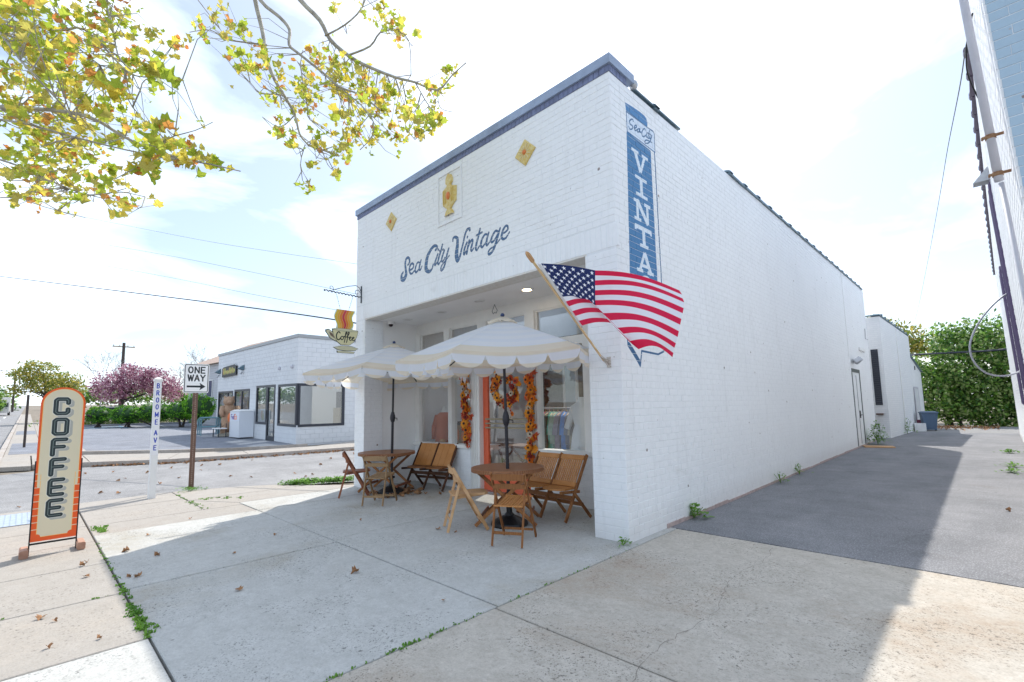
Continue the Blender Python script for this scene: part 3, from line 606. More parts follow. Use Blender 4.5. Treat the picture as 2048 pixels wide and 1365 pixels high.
M['iron'] = mat('wrought_iron', (0.035, 0.045, 0.06), 0.5, metal=0.4)
M['steel'] = mat('galvanised_steel', (0.45, 0.46, 0.48), 0.4, metal=0.8, var=0.1)
M['conduit'] = mat('painted_conduit', (0.55, 0.55, 0.60), 0.5, var=0.06, scale=5)
M['rust'] = mat('rusty_iron', (0.20, 0.09, 0.04), 0.8, color2=(0.36, 0.22, 0.12), scale=25)
M['post_brown'] = mat('brown_channel_steel', (0.17, 0.10, 0.075), 0.6, metal=0.3, var=0.25, scale=20)
M['white'] = mat('white_paint', (0.80, 0.80, 0.79), 0.5, var=0.03, scale=5)
M['wood_brown'] = wood('teak_wood', (0.17, 0.062, 0.020), (0.36, 0.155, 0.055))
M['wood_red'] = wood('reddish_wood', (0.18, 0.06, 0.03), (0.34, 0.13, 0.07))
M['wood_light'] = wood('pale_wood', (0.46, 0.25, 0.11), (0.66, 0.41, 0.22))
M['wood_grey'] = wood('weathered_wood', (0.24, 0.14, 0.065), (0.40, 0.26, 0.14))
M['wood_dark'] = wood('dark_wood', (0.055, 0.022, 0.010), (0.13, 0.055, 0.028))
M['wood_top'] = wood('table_top_wood', (0.24, 0.10, 0.045), (0.36, 0.17, 0.085), 0.45)
M['wood_seat'] = wood('varnished_slats', (0.42, 0.16, 0.04), (0.62, 0.30, 0.11), 0.35)
M['wood_block'] = wood('timber_block', (0.36, 0.19, 0.13), (0.52, 0.31, 0.22), 0.7)
M['bark'] = mat('sycamore_bark', (0.24, 0.21, 0.17), 0.8, color2=(0.50, 0.47, 0.38), scale=7, bump=0.3)
M['bark_dark'] = mat('dark_bark', (0.07, 0.055, 0.05), 0.9, var=0.3)
M['orange_door'] = mat('coral_door_paint', (0.72, 0.13, 0.055), 0.4, var=0.04)
M['dry_leaf'] = mat('dry_leaf', (0.22, 0.10, 0.045), 0.8, color2=(0.40, 0.22, 0.10), scale=6)
M['weed'] = leaf_mat('weed_green', (0.10, 0.24, 0.035), (0.20, 0.38, 0.06), 0.35)
M['plastic_blue'] = mat('blue_grey_plastic', (0.07, 0.12, 0.20), 0.45)
M['rubber'] = mat('black_rubber', (0.02, 0.02, 0.02), 0.8)
# ------------------------------------------------------------------ ground, roads, pavements
def clipx(poly, x0, keep_gt):
    out = []
    n = len(poly)
    for i in range(n):
        a, b = poly[i], poly[(i + 1) % n]
        ia = (a[0] > x0) == keep_gt; ib = (b[0] > x0) == keep_gt
        if ia: out.append(a)
        if ia != ib:
            t = (x0 - a[0]) / (b[0] - a[0]); out.append((x0, a[1] + (b[1] - a[1]) * t))
    return out
def sheet(name, poly, z, m, parent=None, kind='structure', thick=0.0, label=None):
    mb = MB()
    for gt in (True, False):
        q = clipx(poly, -9.0, gt)
        if len(q) < 3: continue
        n = len(q)
        top = [(x, y, z + zt(x)) for x, y in q]
        if thick:
            bot = [(x, y, z - thick + zt(x)) for x, y in q]
            mb.add(bot + top, [tuple(range(n, 2 * n))] + [(i, (i + 1) % n, n + (i + 1) % n, n + i) for i in range(n)])
        else:
            mb.add(top, [tuple(range(n))])
    o = mb.build(name, m, parent, label=label)
    if not parent: o['kind'] = kind
    return o
sheet('ground', [(-700, -400), (500, -400), (500, 900), (-700, 900)], -0.09, M['dirt'])
sheet('main_street', [(-700, -22), (500, -22), (500, -5.45), (-700, -5.45)], -0.065, M['old_asphalt'])
sheet('broome_avenue', [(-15.2, -5.6), (-8.4, -5.6), (-8.9, -3.0), (-8.5, -1.5), (-7.4, 0.6), (-7.2, 4), (-7.2, 80), (-14.0, 80), (-14.3, 3.9), (-15.0, -1.9), (-16.0, -4.0)], -0.055, M['old_asphalt'])
for i, (x0, x1) in enumerate([(-51, -46.5), (-63, -58), (-75, -70), (-38, -33.5), (-95, -88)]):
    sheet('lane_line', [(x0, -6.9), (x1, -6.9), (x1, -6.72), (x0, -6.72)], -0.058, M['line'])
sheet('lane_line', [(-160, -12.9), (-20, -12.9), (-20, -12.75), (-160, -12.75)], -0.058, M['line'])

sidewalk = empty('sidewalk', kind='structure')
def slab(x0, x1, y0, y1, m, poly=None, top=0.0):
    g = 0.0085
    p = poly or [(x0 + g, y0 + g), (x1 - g, y0 + g), (x1 - g, y1 - g), (x0 + g, y1 - g)]
    # cheap bevelled block
    cx = sum(a for a, b in p) / len(p); cy = sum(b for a, b in p) / len(p)
    n = len(p); ins = 0.006
    z = top + rnd.uniform(-0.0025, 0.0025)
    tilt = rnd.uniform(-.0008, .0008)
    inner = [(x + (ins if x < cx else -ins), y + (ins if y < cy else -ins)) for x, y in p]
    vs = [(x, y, -0.088 + zt(x)) for x, y in p] + [(x, y, z - 0.006 + zt(x) + tilt * (x - cx)) for x, y in p] + [(x, y, z + zt(x) + tilt * (x - cx)) for x, y in inner]
    fs = [(i, (i + 1) % n, n + (i + 1) % n, n + i) for i in range(n)] + [(n + i, n + (i + 1) % n, 2 * n + (i + 1) % n, 2 * n + i) for i in range(n)] + [tuple(range(2 * n, 3 * n))]
    mb = MB(); mb.add(vs, fs)
    return mb.build('paving_slab', m, sidewalk)
mC, mA, mS = M['concrete'], M['concrete2'], M['sidewalk']
# patio in front of the shop
slab(-2.68, 0.10, -4.10, -2.12, mC); slab(-5.48, -2.68, -4.10, -2.12, mC)
slab(-2.85, 0.10, -2.12, 1.50, mC); slab(-5.48, -2.85, -2.12, 1.50, mC); slab(-6.45, -5.48, -2.12, 1.50, mC)
slab(-6.25, -5.48, -4.10, -2.12, mS)
# bright corner beyond the patio
slab(0, 0, 0, 0, mS, [(-7.7, -4.09), (-6.257, -4.09), (-6.257, -2.68), (-7.7, -2.68)])
slab(0, 0, 0, 0, mS, [(-8.78, -4.09), (-7.714, -4.09), (-7.714, -2.68), (-8.86, -2.68)])
slab(0, 0, 0, 0, mS, [(-8.86, -2.666), (-7.45, -2.666), (-7.45, -0.55), (-7.9, -0.7), (-8.5, -1.6)])
slab(0, 0, 0, 0, mS, [(-7.436, -2.666), (-6.457, -2.107), (-6.457, 0.3), (-7.0, -0.2), (-7.436, -0.55)])
slab(0, 0, 0, 0, mS, [(-7.43, -2.674), (-6.26, -2.674), (-6.26, -2.12), (-6.46, -2.12)])
# walk along the main street
xs = [-8.65, -7.45, -6.3, -5.1, -3.85, -2.6, -1.36, 0.10, 1.5, 2.9, 4.3, 5.7, 7.1]
for i in range(len(xs) - 1):
    slab(xs[i], xs[i + 1], -5.30, -4.10, mS if xs[i] < -1.5 else (mC if xs[i] < 0 else mA))
# driveway apron
slab(0.10, 3.45, -4.10, -2.16, mA); slab(0.10, 3.45, -2.16, 0.96, mA)
slab(3.45, 7.1, -4.10, -2.16, mA); slab(3.45, 7.1, -2.16, 0.96, mA)
sheet('kerb', [(-8.8, -5.44), (7.1, -5.44), (7.1, -5.31), (-8.8, -5.31)], -0.004, M['curb'], thick=0.09)
# metal tactile plate at the street corner
tp = MB(); tp.box(-8.35, -7.15, -5.02, -4.15, 0.003, 0.009)
for i in range(20):
    for j in range(14):
        x = -8.31 + i * .06; y = -4.99 + j * .061
        tp.add([(x - .012, y - .012, .009), (x + .012, y - .012, .009), (x + .012, y + .012, .009), (x - .012, y + .012, .009), (x, y, .016)], [(0, 1, 4), (1, 2, 4), (2, 3, 4), (3, 0, 4)])
tp.build('tactile_plate', mat('blue_grey_plate', (0.36, 0.42, 0.50), 0.6, var=.15, scale=20), label='blue-grey ribbed tactile plate set in the pavement at the street corner', cat='tactile plate')
# sealed cracks across the apron
def crack(pts, w, m, z=0.0035):
    mb = MB()
    vs = []
    for i, (x, y) in enumerate(pts):
        a = pts[max(0, i - 1)]; b = pts[min(len(pts) - 1, i + 1)]
        d = Vector((b[0] - a[0], b[1] - a[1])).normalized(); n = Vector((-d.y, d.x)) * w * rnd.uniform(.4, 1)
        vs += [(x + n.x, y + n.y, z), (x - n.x, y - n.y, z)]
    mb.add(vs, [(2 * i, 2 * i + 1, 2 * i + 3, 2 * i + 2) for i in range(len(pts) - 1)])
    return mb.build('crack', m, sidewalk)
cp = []
for i in range(60):
    t = i / 59
    cp.append((1.22 + 0.27 * t + 0.05 * math.sin(t * 17) + rnd.uniform(-.018, .018), 0.84 - 4.3 * t))
crack(cp, 0.0013, M['bark_dark'], 0.0045)
# driveway between the buildings
sheet('driveway', [(-0.02 + i * 3.97 / 44, 0.965 + rnd.uniform(-.012, .010)) for i in range(45)] + [ (4.6, 24.5), (-0.4, 24.5)], 0.006, M['drive'], thick=0.09)
sheet('rear_lot', [(-12, 24.5), (14, 24.5), (14, 31.4), (-12, 31.4)], 0.002, M['old_asphalt'])
# across the avenue
far = empty('far_sidewalk', kind='structure')
sheet('corner_pavement', [(-20.0, -5.26), (-16.45, -5.26), (-16.2, -4.62), (-20.0, -4.62)], 0.056, M['sidewalk'], thick=.12)
def fslab(p): return sheet('paving_slab', p, 0.06, M['sidewalk'], far, thick=0.12)
fc = [(-16.4, -4.6), (-15.9, -3.4), (-15.0, -1.7), (-14.65, 0.5), (-14.35, 3.9), (-14.3, 7), (-14.2, 10.5), (-14.1, 14)]
fi = [(-20.0, -4.6), (-18.9, -3.4), (-17.1, -1.0), (-16.2, 0.7), (-15.9, 3.2), (-17.9, 7), (-17.9, 10.5), (-17.9, 14)]
for i in range(len(fc) - 1):
    e = 0.012
    a, b, c, d = fc[i], fc[i + 1], fi[i + 1], fi[i]
    fslab([(a[0] - .13, a[1] + e), (b[0] - .13, b[1] - e), (c[0], c[1] - e), (d[0], d[1] + e)])
    sheet('kerb', [(a[0], a[1]), (b[0], b[1]), (b[0] - .12, b[1]), (a[0] - .12, a[1])], 0.075, M['curb'], thick=0.14)
for (x0, x1) in [(-60, -55), (-55, -50), (-50, -45), (-45, -40), (-40, -36), (-36, -32.5), (-32.5, -29), (-29, -26), (-26, -23.2), (-23.2, -20.0)]:
    fslab([(x0 + .02, -4.3), (x1 - .02, -4.3), (x1 - .02, -3.45), (x0 + .02, -3.45)])
sheet('kerb', [(-110, -5.4), (-16.6, -5.4), (-16.4, -5.25), (-110, -5.25)], 0.075, M['curb'], thick=0.14)
sheet('planting_strip', [(-110, -5.24), (-20.0, -5.24), (-20.0, -4.31), (-110, -4.31)], 0.05, M['sidewalk'])
for (x0, x1) in [(-27.5, -21.0), (-41, -36)]:
    sheet('asphalt_patch', [(x0, -5.15), (x1, -5.15), (x1, -4.33), (x0, -4.33)], 0.056, M['lot'])
sheet('parking_lot', [(-46.5, -3.3), (-19.2, -3.3), (-17.3, -1.0), (-16.35, 0.8), (-16.05, 3.1), (-18.05, 3.2), (-18.05, 3.6), (-46.5, 3.6), (-46.5, 8), (-46.5, 0)], -0.01, M['lot'])
sheet('parking_lot_rear', [(-47.5, 3.6), (-30.4, 3.6), (-30.4, 8), (-47.5, 8)], -0.012, M['lot'])
# kerb round the car park
kp = [(-46.5, -3.42), (-19.3, -3.42), (-17.4, -1.05), (-16.45, 0.75), (-16.15, 3.0)]
for i in range(len(kp) - 1):
    a, b = kp[i], kp[i + 1]
    d = Vector((b[0] - a[0], b[1] - a[1])).normalized(); n = Vector((-d.y, d.x)) * 0.15
    sheet('kerb', [a, b, (b[0] + n.x, b[1] + n.y), (a[0] + n.x, a[1] + n.y)], 0.15, M['curb'], thick=0.18)
sheet('kerb', [(-46.9, -3.3), (-46.6, -3.3), (-46.6, 8), (-46.9, 8)], 0.13, M['lot'], thick=0.18)
for i, (y, mm) in enumerate([(-2.2, 'line_blue'), (0.3, 'line_blue'), (2.6, 'line'), (5.0, 'line')]):
    sheet('parking_line', [(-46.3, y), (-41.5, y), (-41.5, y + .14), (-46.3, y + .14)], -0.003, M[mm])
for i in range(9):
    sheet('parking_line', [(-46.3 + i * .5, -2.0), (-46.18 + i * .5, -2.0), (-45.7 + i * .5, 0.2), (-45.82 + i * .5, 0.2)], 0.002, M['line_blue'])
sheet('hedge_bed', [(-52, -3.3), (-46.95, -3.3), (-46.95, 9), (-52, 9)], 0.06, M['dirt'], thick=.12)

# ------------------------------------------------------------------ weeds and grass
def tufts(name, spots, m, label=None, cat=None, parent=None, kind='stuff', h=(.03, .08), seed=1, blades=9, spread=.04):
    rr = random.Random(seed); mb = MB()
    for (x, y, s) in spots:
        for i in range(int(blades * s)):
            bx = x + rr.gauss(0, spread) * s ** .5; by = y + rr.gauss(0, spread) * s ** .5
            a = rr.uniform(0, 6.28); hh = rr.uniform(*h) * (.6 + .25 * s); w = rr.uniform(.003, .007) * (1 + s * .3)
            dx, dy = math.cos(a), math.sin(a); l = rr.uniform(.2, .9) * hh
            z0 = zt(bx)
            mb.add([(bx - dy * w, by + dx * w, z0), (bx + dy * w, by - dx * w, z0), (bx + dx * l * .5 + dy * w, by + dy * l * .5 - dx * w, z0 + hh * .7), (bx + dx * l * .5 - dy * w, by + dy * l * .5 + dx * w, z0 + hh * .7), (bx + dx * l, by + dy * l, z0 + hh)], [(0, 1, 2, 3), (3, 2, 4)])
    return mb.build(name, m, parent, kind=kind, label=label, cat=cat)
sp = []
def along(a, b, n, s0, s1, jit=.01):
    for i in range(n):
        t = rnd.random(); sp.append((a[0] + (b[0] - a[0]) * t + rnd.gauss(0, jit), a[1] + (b[1] - a[1]) * t + rnd.gauss(0, jit), rnd.uniform(s0, s1)))
along((-2.9, -4.10), (-1.3, -4.10), 44, .4, 1.2, .012)
along((-2.0, -4.10), (-1.5, -4.10), 26, .7, 1.5, .016)
along((-5.0, -4.1), (-3.0, -4.1), 18, .3, 1.0)
along((-6.1, -4.05), (-5.6, -3.95), 12, 1, 2.2, .04)
along((0.10, -3.9), (0.10, -0.2), 40, .15, .45, .005)
along((0.10, -3.1), (0.10, -2.7), 16, .4, .8, .01)
along((0.10, -3.7), (0.10, -3.3), 14, .4, .8, .01)
along((-8.3, -2.67), (-6.3, -2.67), 25, .4, 1.3, .03)
along((-7.4, -2.4), (-6.9, -1.9), 14, .8, 1.8, .05)
along((-2.6, -5.2), (-2.6, -4.2), 6, .2, .6)
tufts('joint_grass', sp, M['weed'], h=(.010, .026), blades=9, seed=4, spread=.014)
sp2 = []
for i in range(190):
    t = rnd.random()
    sp2.append((-7.85 + 0.6 * t + rnd.gauss(0, .09), -0.75 + 1.1 * t + rnd.gauss(0, .10), rnd.uniform(1.2, 3.2)))
def broadleaf(mb, x, y, z, n, r, hmax, rr, size=.05):
    for i in range(n):
        a = rr.uniform(0, 6.28); d = abs(rr.gauss(0, r)); h = hmax * rr.uniform(.15, 1) * max(.2, 1 - d / (2.6 * r))
        px, py = x + math.cos(a) * d, y + math.sin(a) * d
        b = rr.uniform(0, 6.28); t = rr.uniform(-.2, .9); s = size * rr.uniform(.5, 1.3)
        ux, uy, uz = math.cos(b) * math.cos(t), math.sin(b) * math.cos(t), math.sin(t)
        vx, vy = -math.sin(b), math.cos(b)
        c = (px, py, z + h)
        mb.add([c, (c[0] + ux * s * .5 + vx * s * .28, c[1] + uy * s * .5 + vy * s * .28, c[2] + uz * s * .5), (c[0] + ux * s, c[1] + uy * s, c[2] + uz * s * .8), (c[0] + ux * s * .5 - vx * s * .28, c[1] + uy * s * .5 - vy * s * .28, c[2] + uz * s * .5)], [(0, 1, 2, 3)])
mb = MB(); rr = random.Random(8)
for (x, y, s) in sp2: broadleaf(mb, x, y, -0.01, int(10 * s), .06, .10, rr, .06)
mb.build('weed_patch', M['weed'], kind='stuff', label='bright green patch of low weeds at the edge of the side street')
mb = MB()
for i in range(26): broadleaf(mb, -8.85 + rnd.gauss(0, .16), -2.35 + rnd.gauss(0, .10), 0.0, 16, .05, .05, rr, .04)
mb.build('grass_patch', M['weed'], kind='stuff', label='small grass patch at the foot of the one way sign post')
WEEDS = [((0.03, 1.62), 90, .10, .20, .09, 'leafy green weed growing between the white brick wall and the start of the driveway'),
         ((-0.02, -0.10), 30, .05, .08, .05, 'tiny green weed at the foot of the front corner of the brick building'),
         ((0.10, 5.35), 40, .10, .22, .06, 'sparse weed at the wall halfway along the driveway, nearer of two'),
         ((0.08, 6.75), 34, .10, .25, .06, 'thin upright weed at the wall halfway along the driveway, farther of two'),
         ((0.30, 16.0), 420, .24, .85, .10, 'tall bushy weed beside the side door of the brick building'),
         ((0.52, 22.9), 160, .20, .75, .09, 'tall weed at the corner between the rear extensions'),
         ((3.42, 14.2), 70, .16, .10, .09, 'low weed at the foot of the right-hand building, farthest of three'),
         ((3.38, 10.6), 60, .14, .09, .08, 'low weed at the foot of the right-hand building, middle of three'),
         ((3.30, 9.4), 60, .14, .09, .08, 'low weed at the foot of the right-hand building, nearest of three')]
for (x, y), n, r, h, s, lab in WEEDS:
    mb = MB(); broadleaf(mb, 0, 0, 0, n, r, h, rr, s)
    for i in range(5): mb.tube([(0, 0, 0), (rr.gauss(0, r * .6), rr.gauss(0, r * .6), h * .8)], .004, 4)
    mb.build('weed_plant', M['weed'], loc=(x, y, 0.006), label=lab, cat='weed', group='weeds growing at the walls along the driveway')
# ------------------------------------------------------------------ fallen leaves
def leaf_shape(s=1.0, curl=.25, seed=0):
    """five lobed sycamore leaf, about unit width, bent along its midrib"""
    r_ = random.Random(seed)
    ang = [90, 62, 40, 20, 0, -30, -62, -90, -118, -150, 180, 160, 140, 118]
    rad = [.62, .40, .57, .38, .52, .36, .32, .18, .32, .36, .52, .38, .57, .40]
    vs = [(0, -.05, 0)]
    for a, q in zip(ang, rad):
        q *= r_.uniform(.85, 1.12)
        x, y = q * math.cos(R(a)), q * math.sin(R(a))
        vs.append((x * s, y * s, (abs(x) * curl - curl * .3 * q + .06 * math.sin(9 * a)) * s))
    n = len(ang)
    fs = [(0, 1 + (i + 1) % n, 1 + i) for i in range(n)]
    return vs, fs
fl_meshes = []
for k in range(5):
    mb = MB(); vs, fs = leaf_shape(1, .7 + .25 * k, k); mb.add(vs, fs)
    vs2 = [(-.01, -.2, .0), (.01, -.2, 0), (.01, -.55, .04), (-.01, -.55, .04)]; mb.add(vs2, [(0, 1, 2, 3)])
    fl_meshes.append(mb.mesh('fallen_leaf', M['dry_leaf']))
FL = [(-1.85, -3.4, .12), (-3.1, -3.1, .07), (-3.0, -3.95, .12), (-3.05, -4.02, .08), (-1.5, -2.5, .14), (-2.2, -1.0, .13), (-1.9, -.95, .08),
      (-2.9, -.3, .13), (-2.5, .35, .09), (-2.35, .55, .10), (-3.3, .1, .10), (-3.6, -2.5, .08), (-4.2, -3.9, .14), (-3.9, -4.3, .10), (-4.0, -4.25, .08), (-3.4, -4.3, .10), (-2.4, -4.62, .11), (-2.25, -4.55, .06),
      (-1.7, -4.6, .07), (-3.7, -3.7, .11), (-4.9, -3.6, .09), (-5.6, -3.0, .08), (-3.5, -1.4, .07), (-4.5, .4, .12), (-4.25, .55, .12), (-4.35, .7, .08), (-4.7, .9, .09), (-3.9, .75, .10), (-1.6, -4.35, .06), (3.1, 4.6, .12), (-.3, -2.35, .06)]
for i, (x, y, s) in enumerate(FL):
    o = bpy.data.objects.new('fallen_leaf', fl_meshes[i % 5]); COL.objects.link(o)
    s *= .62
    o.location = (x, y, .012 if y < .97 else .02); o.scale = (s, s, s); o.rotation_euler = (rnd.uniform(-.3, .3), rnd.uniform(-.3, .3), rnd.uniform(0, 6.3))
    tag(o, 'dry brown leaf lying on the paving in front of the shop' if y < .97 else 'dry leaf on the driveway asphalt', 'leaf', 'dry leaves fallen on the paving')
def litter(name, n, fn, smin, smax, seed, label, m=None):
    rr = random.Random(seed); mb = MB()
    for i in range(n):
        x, y, z = fn(rr); s = rr.uniform(smin, smax)
        vs, fs = leaf_shape(s, rr.uniform(.4, 1.1), i % 7)
        e = Euler((rr.uniform(-.5, .5), rr.uniform(-.5, .5), rr.uniform(0, 6.3))).to_matrix()
        mb.add([e @ Vector(v) + Vector((x, y, z + s * .2)) for v in vs], fs)
    return mb.build(name, m or M['dry_leaf'], kind='stuff', label=label)
def f1(rr):
    t = rr.random(); i = min(5, int(t * 6)); a, b = fc[1 + i], fc[2 + i] if 2 + i < len(fc) else fc[-1]; u = rr.random()
    x = a[0] + (b[0] - a[0]) * u + abs(rr.gauss(0, .15)); return x, a[1] + (b[1] - a[1]) * u, -.05 + zt(x)
litter('kerb_leaf_litter', 420, f1, .05, .12, 3, 'band of dry leaves gathered in the far gutter')
def f2(rr):
    a = rr.uniform(0, 6.28); d = rr.uniform(.15, .5); return -5.1 + d * math.cos(a) + .1, .1 + d * math.sin(a), .005
litter('table_leaf_litter', 90, f2, .05, .1, 4, 'dry leaves gathered under the far table')
def f3(rr): return -13.9 + rr.random() * 5.4, rr.uniform(-4.5, 5), -.05 + .1
litter('street_leaf_litter', 36, lambda rr: (lambda x: (x, rr.uniform(-4.8, 6), -.05 + zt(x)))(rr.uniform(-14, -9)), .04, .1, 5, 'scattered dry leaves on the side street')
litter('lot_leaf_litter', 260, lambda rr: (rr.uniform(.8, 3.6), rr.gauss(29.6, 1.1), .01), .06, .14, 6, 'dry leaves below the hedge at the end of the driveway')
# ------------------------------------------------------------------ main shop
shop = empty('brick_shop', (0, 0, 0), label='white painted brick corner shop with slate-blue coping and recessed glass front', cat='shop')
CH = 0.0835            # brick course height
BL = 0.232             # brick pitch
def brick_mesh(name, l, h, d, m, seed=0, ch=.0028):
    """brick with its face towards -Y, centred; face at y=0, body to y=+d"""
    r_ = random.Random(seed); j = lambda: r_.uniform(-.0012, .0012)
    x, z = l / 2, h / 2
    o = [(-x, 0, -z), (x, 0, -z), (x, 0, z), (-x, 0, z)]
    back = [(a, d, c) for a, b, c in o]
    mid = [(a + j(), ch, c + j()) for a, b, c in o]
    fr = [(a * (1 - 2 * ch / l), j(), c * (1 - 2.4 * ch / h)) for a, b, c in o]
    vs = back + mid + fr
    fs = []
    for i in range(4):
        k = (i + 1) % 4
        fs += [(i, k, 4 + k, 4 + i), (4 + i, 4 + k, 8 + k, 8 + i)]
    fs.append((8, 9, 10, 11))
    return vs, fs
def lay_bricks(u0, u1, v0, v1, holes=(), soldier=None, seed=0, pitch=BL, ch=CH, headers=True):
    """returns list of (uc, vc, length, height)"""
    r_ = random.Random(seed); out = []
    rows = int(round((v1 - v0) / ch))
    for k in range(rows):
        za, zb = v0 + k * ch, v0 + (k + 1) * ch
        zc = (za + zb) / 2
        hd = headers and k % 6 == 3
        p = pitch * .5 if hd else pitch
        off = (0.25 if hd else 0.5 * (k % 2)) * p
        cuts = [u0]
        x = u0 + (p - off if off else p)
        while x < u1 - .03:
            cuts.append(x); x += p
        cuts.append(u1)
        for a, b in zip(cuts, cuts[1:]):
            segs = [(a, b)]
            for (h0, h1, g0, g1) in holes:
                if g0 < zc < g1:
                    ns = []
                    for s, e in segs:
                        if e <= h0 or s >= h1: ns.append((s, e)); continue
                        if s < h0: ns.append((s, h0))
                        if e > h1: ns.append((h1, e))
                    segs = ns
            if soldier and soldier[0] < zc < soldier[1] and soldier[2] < (a + b) / 2 < soldier[3]: continue
            for s, e in segs:
                if e - s > .025: out.append(((s + e) / 2, zc, e - s - .005, ch - .005))
    if soldier:
        x = soldier[2]
        while x < soldier[3] - .03:
            out.append((x + .04, (soldier[0] + soldier[1]) / 2, .08 - .006, soldier[1] - soldier[0] - .006)); x += .08
    return out
BR_CACHE = {}
def place_bricks(parent, bricks, to_world, rz, m_each, depth=.03, limit=300, name='brick', rest_label=None, inview=None, individual=True):
    """nearest bricks as parts, the rest as one part"""
    cams = []
    for b in bricks:
        P = Vector(to_world(b[0], b[1]))
        d = P - CAM; z = d.dot(_fw)
        ok = False
        if z > .2:
            px = 1033 + F_PX * d.dot(_r) / z; py = 718 - F_PX * d.dot(_u) / z
            ok = -10 < px < 2058 and -10 < py < 1375
        hid = inview is not None and not inview(b)
        cams.append((0 if (ok and not hid) else 1, d.length, b, P))
    cams.sort(key=lambda t: (t[0], t[1]))
    near = [c for c in cams if c[0] == 0][:limit] if individual else []
    for i, (f, d, b, P) in enumerate(near):
        key = (round(b[2], 3), round(b[3], 3), i % 3, m_each.name)
        if key not in BR_CACHE:
            mb = MB(); vs, fs = brick_mesh('brick', b[2], b[3], depth, m_each, hash(key) % 1000); mb.add(vs, fs)
            BR_CACHE[key] = mb.mesh('brick', m_each)
        o = bpy.data.objects.new(name, BR_CACHE[key]); COL.objects.link(o); o.parent = parent
        r_ = rnd.uniform
        nrm = Vector((math.sin(rz), -math.cos(rz), 0))
        o.location = P + nrm * r_(0, .0022)
        o.rotation_euler = (r_(-.003, .003), 0, rz + r_(-.003, .003))
    nearset = set(id(c) for c in near)
    mb = MB()
    cr, sr = math.cos(rz), math.sin(rz)
    for i, c in enumerate(cams):
        if id(c) in nearset: continue
        b, P = c[2], c[3]
        vs, fs = brick_mesh('b', b[2], b[3], depth, None, i % 97)
        dn = rnd.uniform(0, .002)
        mb.add([(P.x + x * cr - (y - dn) * sr, P.y + x * sr + (y - dn) * cr, P.z + z) for x, y, z in vs], fs)
    if mb.v:
        mb.build('brickwork', m_each, parent, kind='stuff')
# painted lettering images
BLUE = s2((82, 114, 150)); NAVY = s2((52, 80, 115))
cv = Canvas(6.6, 2.4, 300, base=BLUE)          # x: -6.5..0.1, z: 3.5..5.9
for pts, ws in TEXT_FRONT:
    cv.stroke(pts, [w * 1.28 for w in ws], NAVY, off=(6.5, -3.5), dr=.004)
for pts, ws in TEXT_FRONT:
    cv.stroke(pts, [w * 1.28 for w in ws], BLUE, off=(6.5, -3.5), dr=-.006)
front_im = cv.image('front_lettering')
BB = s2((66, 124, 172)); BD = s2((54, 100, 142))
cv = Canvas(1.3, 3.8, 330, base=BB)            # y: 0..1.3, z: 1.9..5.7
o_ = (0, -1.9)
cv.poly(BAN_CAP, s2((74, 130, 180)), off=o_)
cv.poly(BAN_TAG, s2((215, 226, 240)), off=o_)
t = BAN_TAG + [BAN_TAG[0]]
cv.stroke(t, .008, BD, off=o_, smooth=False)
for st in SEA_SIDE: cv.stroke(st, .0085, BD, off=o_)
cv.poly([(.362, 5.045), (.985, 5.03), (.985, 2.9), (.985, 2.36), (.30, 2.36), (.28, 3.2)], BB, off=o_)
cv.stroke([(1.095, 5.04), (1.098, 4.0), (1.10, 2.36), (1.06, 2.25), (.9, 2.2), (.48, 2.215), (.43, 2.03), (.16, 2.26), (.15, 2.36)], .013, BD, off=o_, smooth=False)
cv.poly([(.14, 2.30), (.20, 2.30), (.43, 2.10), (.43, 2.0)], BD, off=o_)
W_ = s2((222, 232, 242))
def slab_letter(ch, cx, z0, w, h, t=.075):
    P = lambda x, y: (cx + (x - .5) * w, z0 + y * h)
    s_ = lambda a, b, tt=t: cv.stroke([P(*a), P(*b)], tt / 2, W_, off=o_, smooth=False)
    def bar(a, b, tt):
        (ax, ay), (bx, by) = P(*a), P(*b)
        d = Vector((bx - ax, by - ay)).normalized(); n = Vector((-d.y, d.x)) * tt / 2
        cv.poly([(ax + n.x, ay + n.y), (bx + n.x, by + n.y), (bx - n.x, by - n.y), (ax - n.x, ay - n.y)], W_, off=o_)
    sf = .045
    if ch == 'V': bar((.2, 1), (.5, .02), t); bar((.8, 1), (.5, .02), t * .7); bar((.0, .95), (.42, .95), sf); bar((.62, .95), (1, .95), sf)
    if ch == 'I': bar((.5, 0), (.5, 1), t); bar((.15, .93), (.85, .93), sf); bar((.15, .07), (.85, .07), sf)
    if ch == 'N': bar((.2, 0), (.2, 1), t * .8); bar((.2, 1), (.8, 0), t); bar((.8, 0), (.8, 1), t * .8); bar((0, .95), (.35, .95), sf); bar((0, .05), (.4, .05), sf); bar((.62, .95), (1, .95), sf)
    if ch == 'T': bar((.5, 0), (.5, 1), t); bar((0, .92), (1, .92), t * .8); bar((.04, .74), (.04, .95), sf); bar((.96, .74), (.96, .95), sf); bar((.25, .06), (.75, .06), sf)
    if ch == 'A': bar((.5, 1), (.16, 0), t * .7); bar((.5, 1), (.84, 0), t); bar((.3, .33), (.7, .33), sf); bar((0, .06), (.36, .06), sf); bar((.62, .06), (1, .06), sf)
    if ch == 'G':
        cv.stroke([P(.86, .8), P(.6, 1), P(.3, .9), P(.12, .5), P(.3, .1), P(.6, 0), P(.85, .15), P(.85, .42)], t / 2, W_, off=o_); bar((.5, .45), (1, .45), sf)
    if ch == 'E': bar((.2, 0), (.2, 1), t); bar((.05, .93), (.95, .93), sf); bar((.05, .07), (.95, .07), sf); bar((.2, .5), (.7, .5), sf); bar((.92, .7), (.92, .95), sf); bar((.92, .05), (.92, .3), sf)
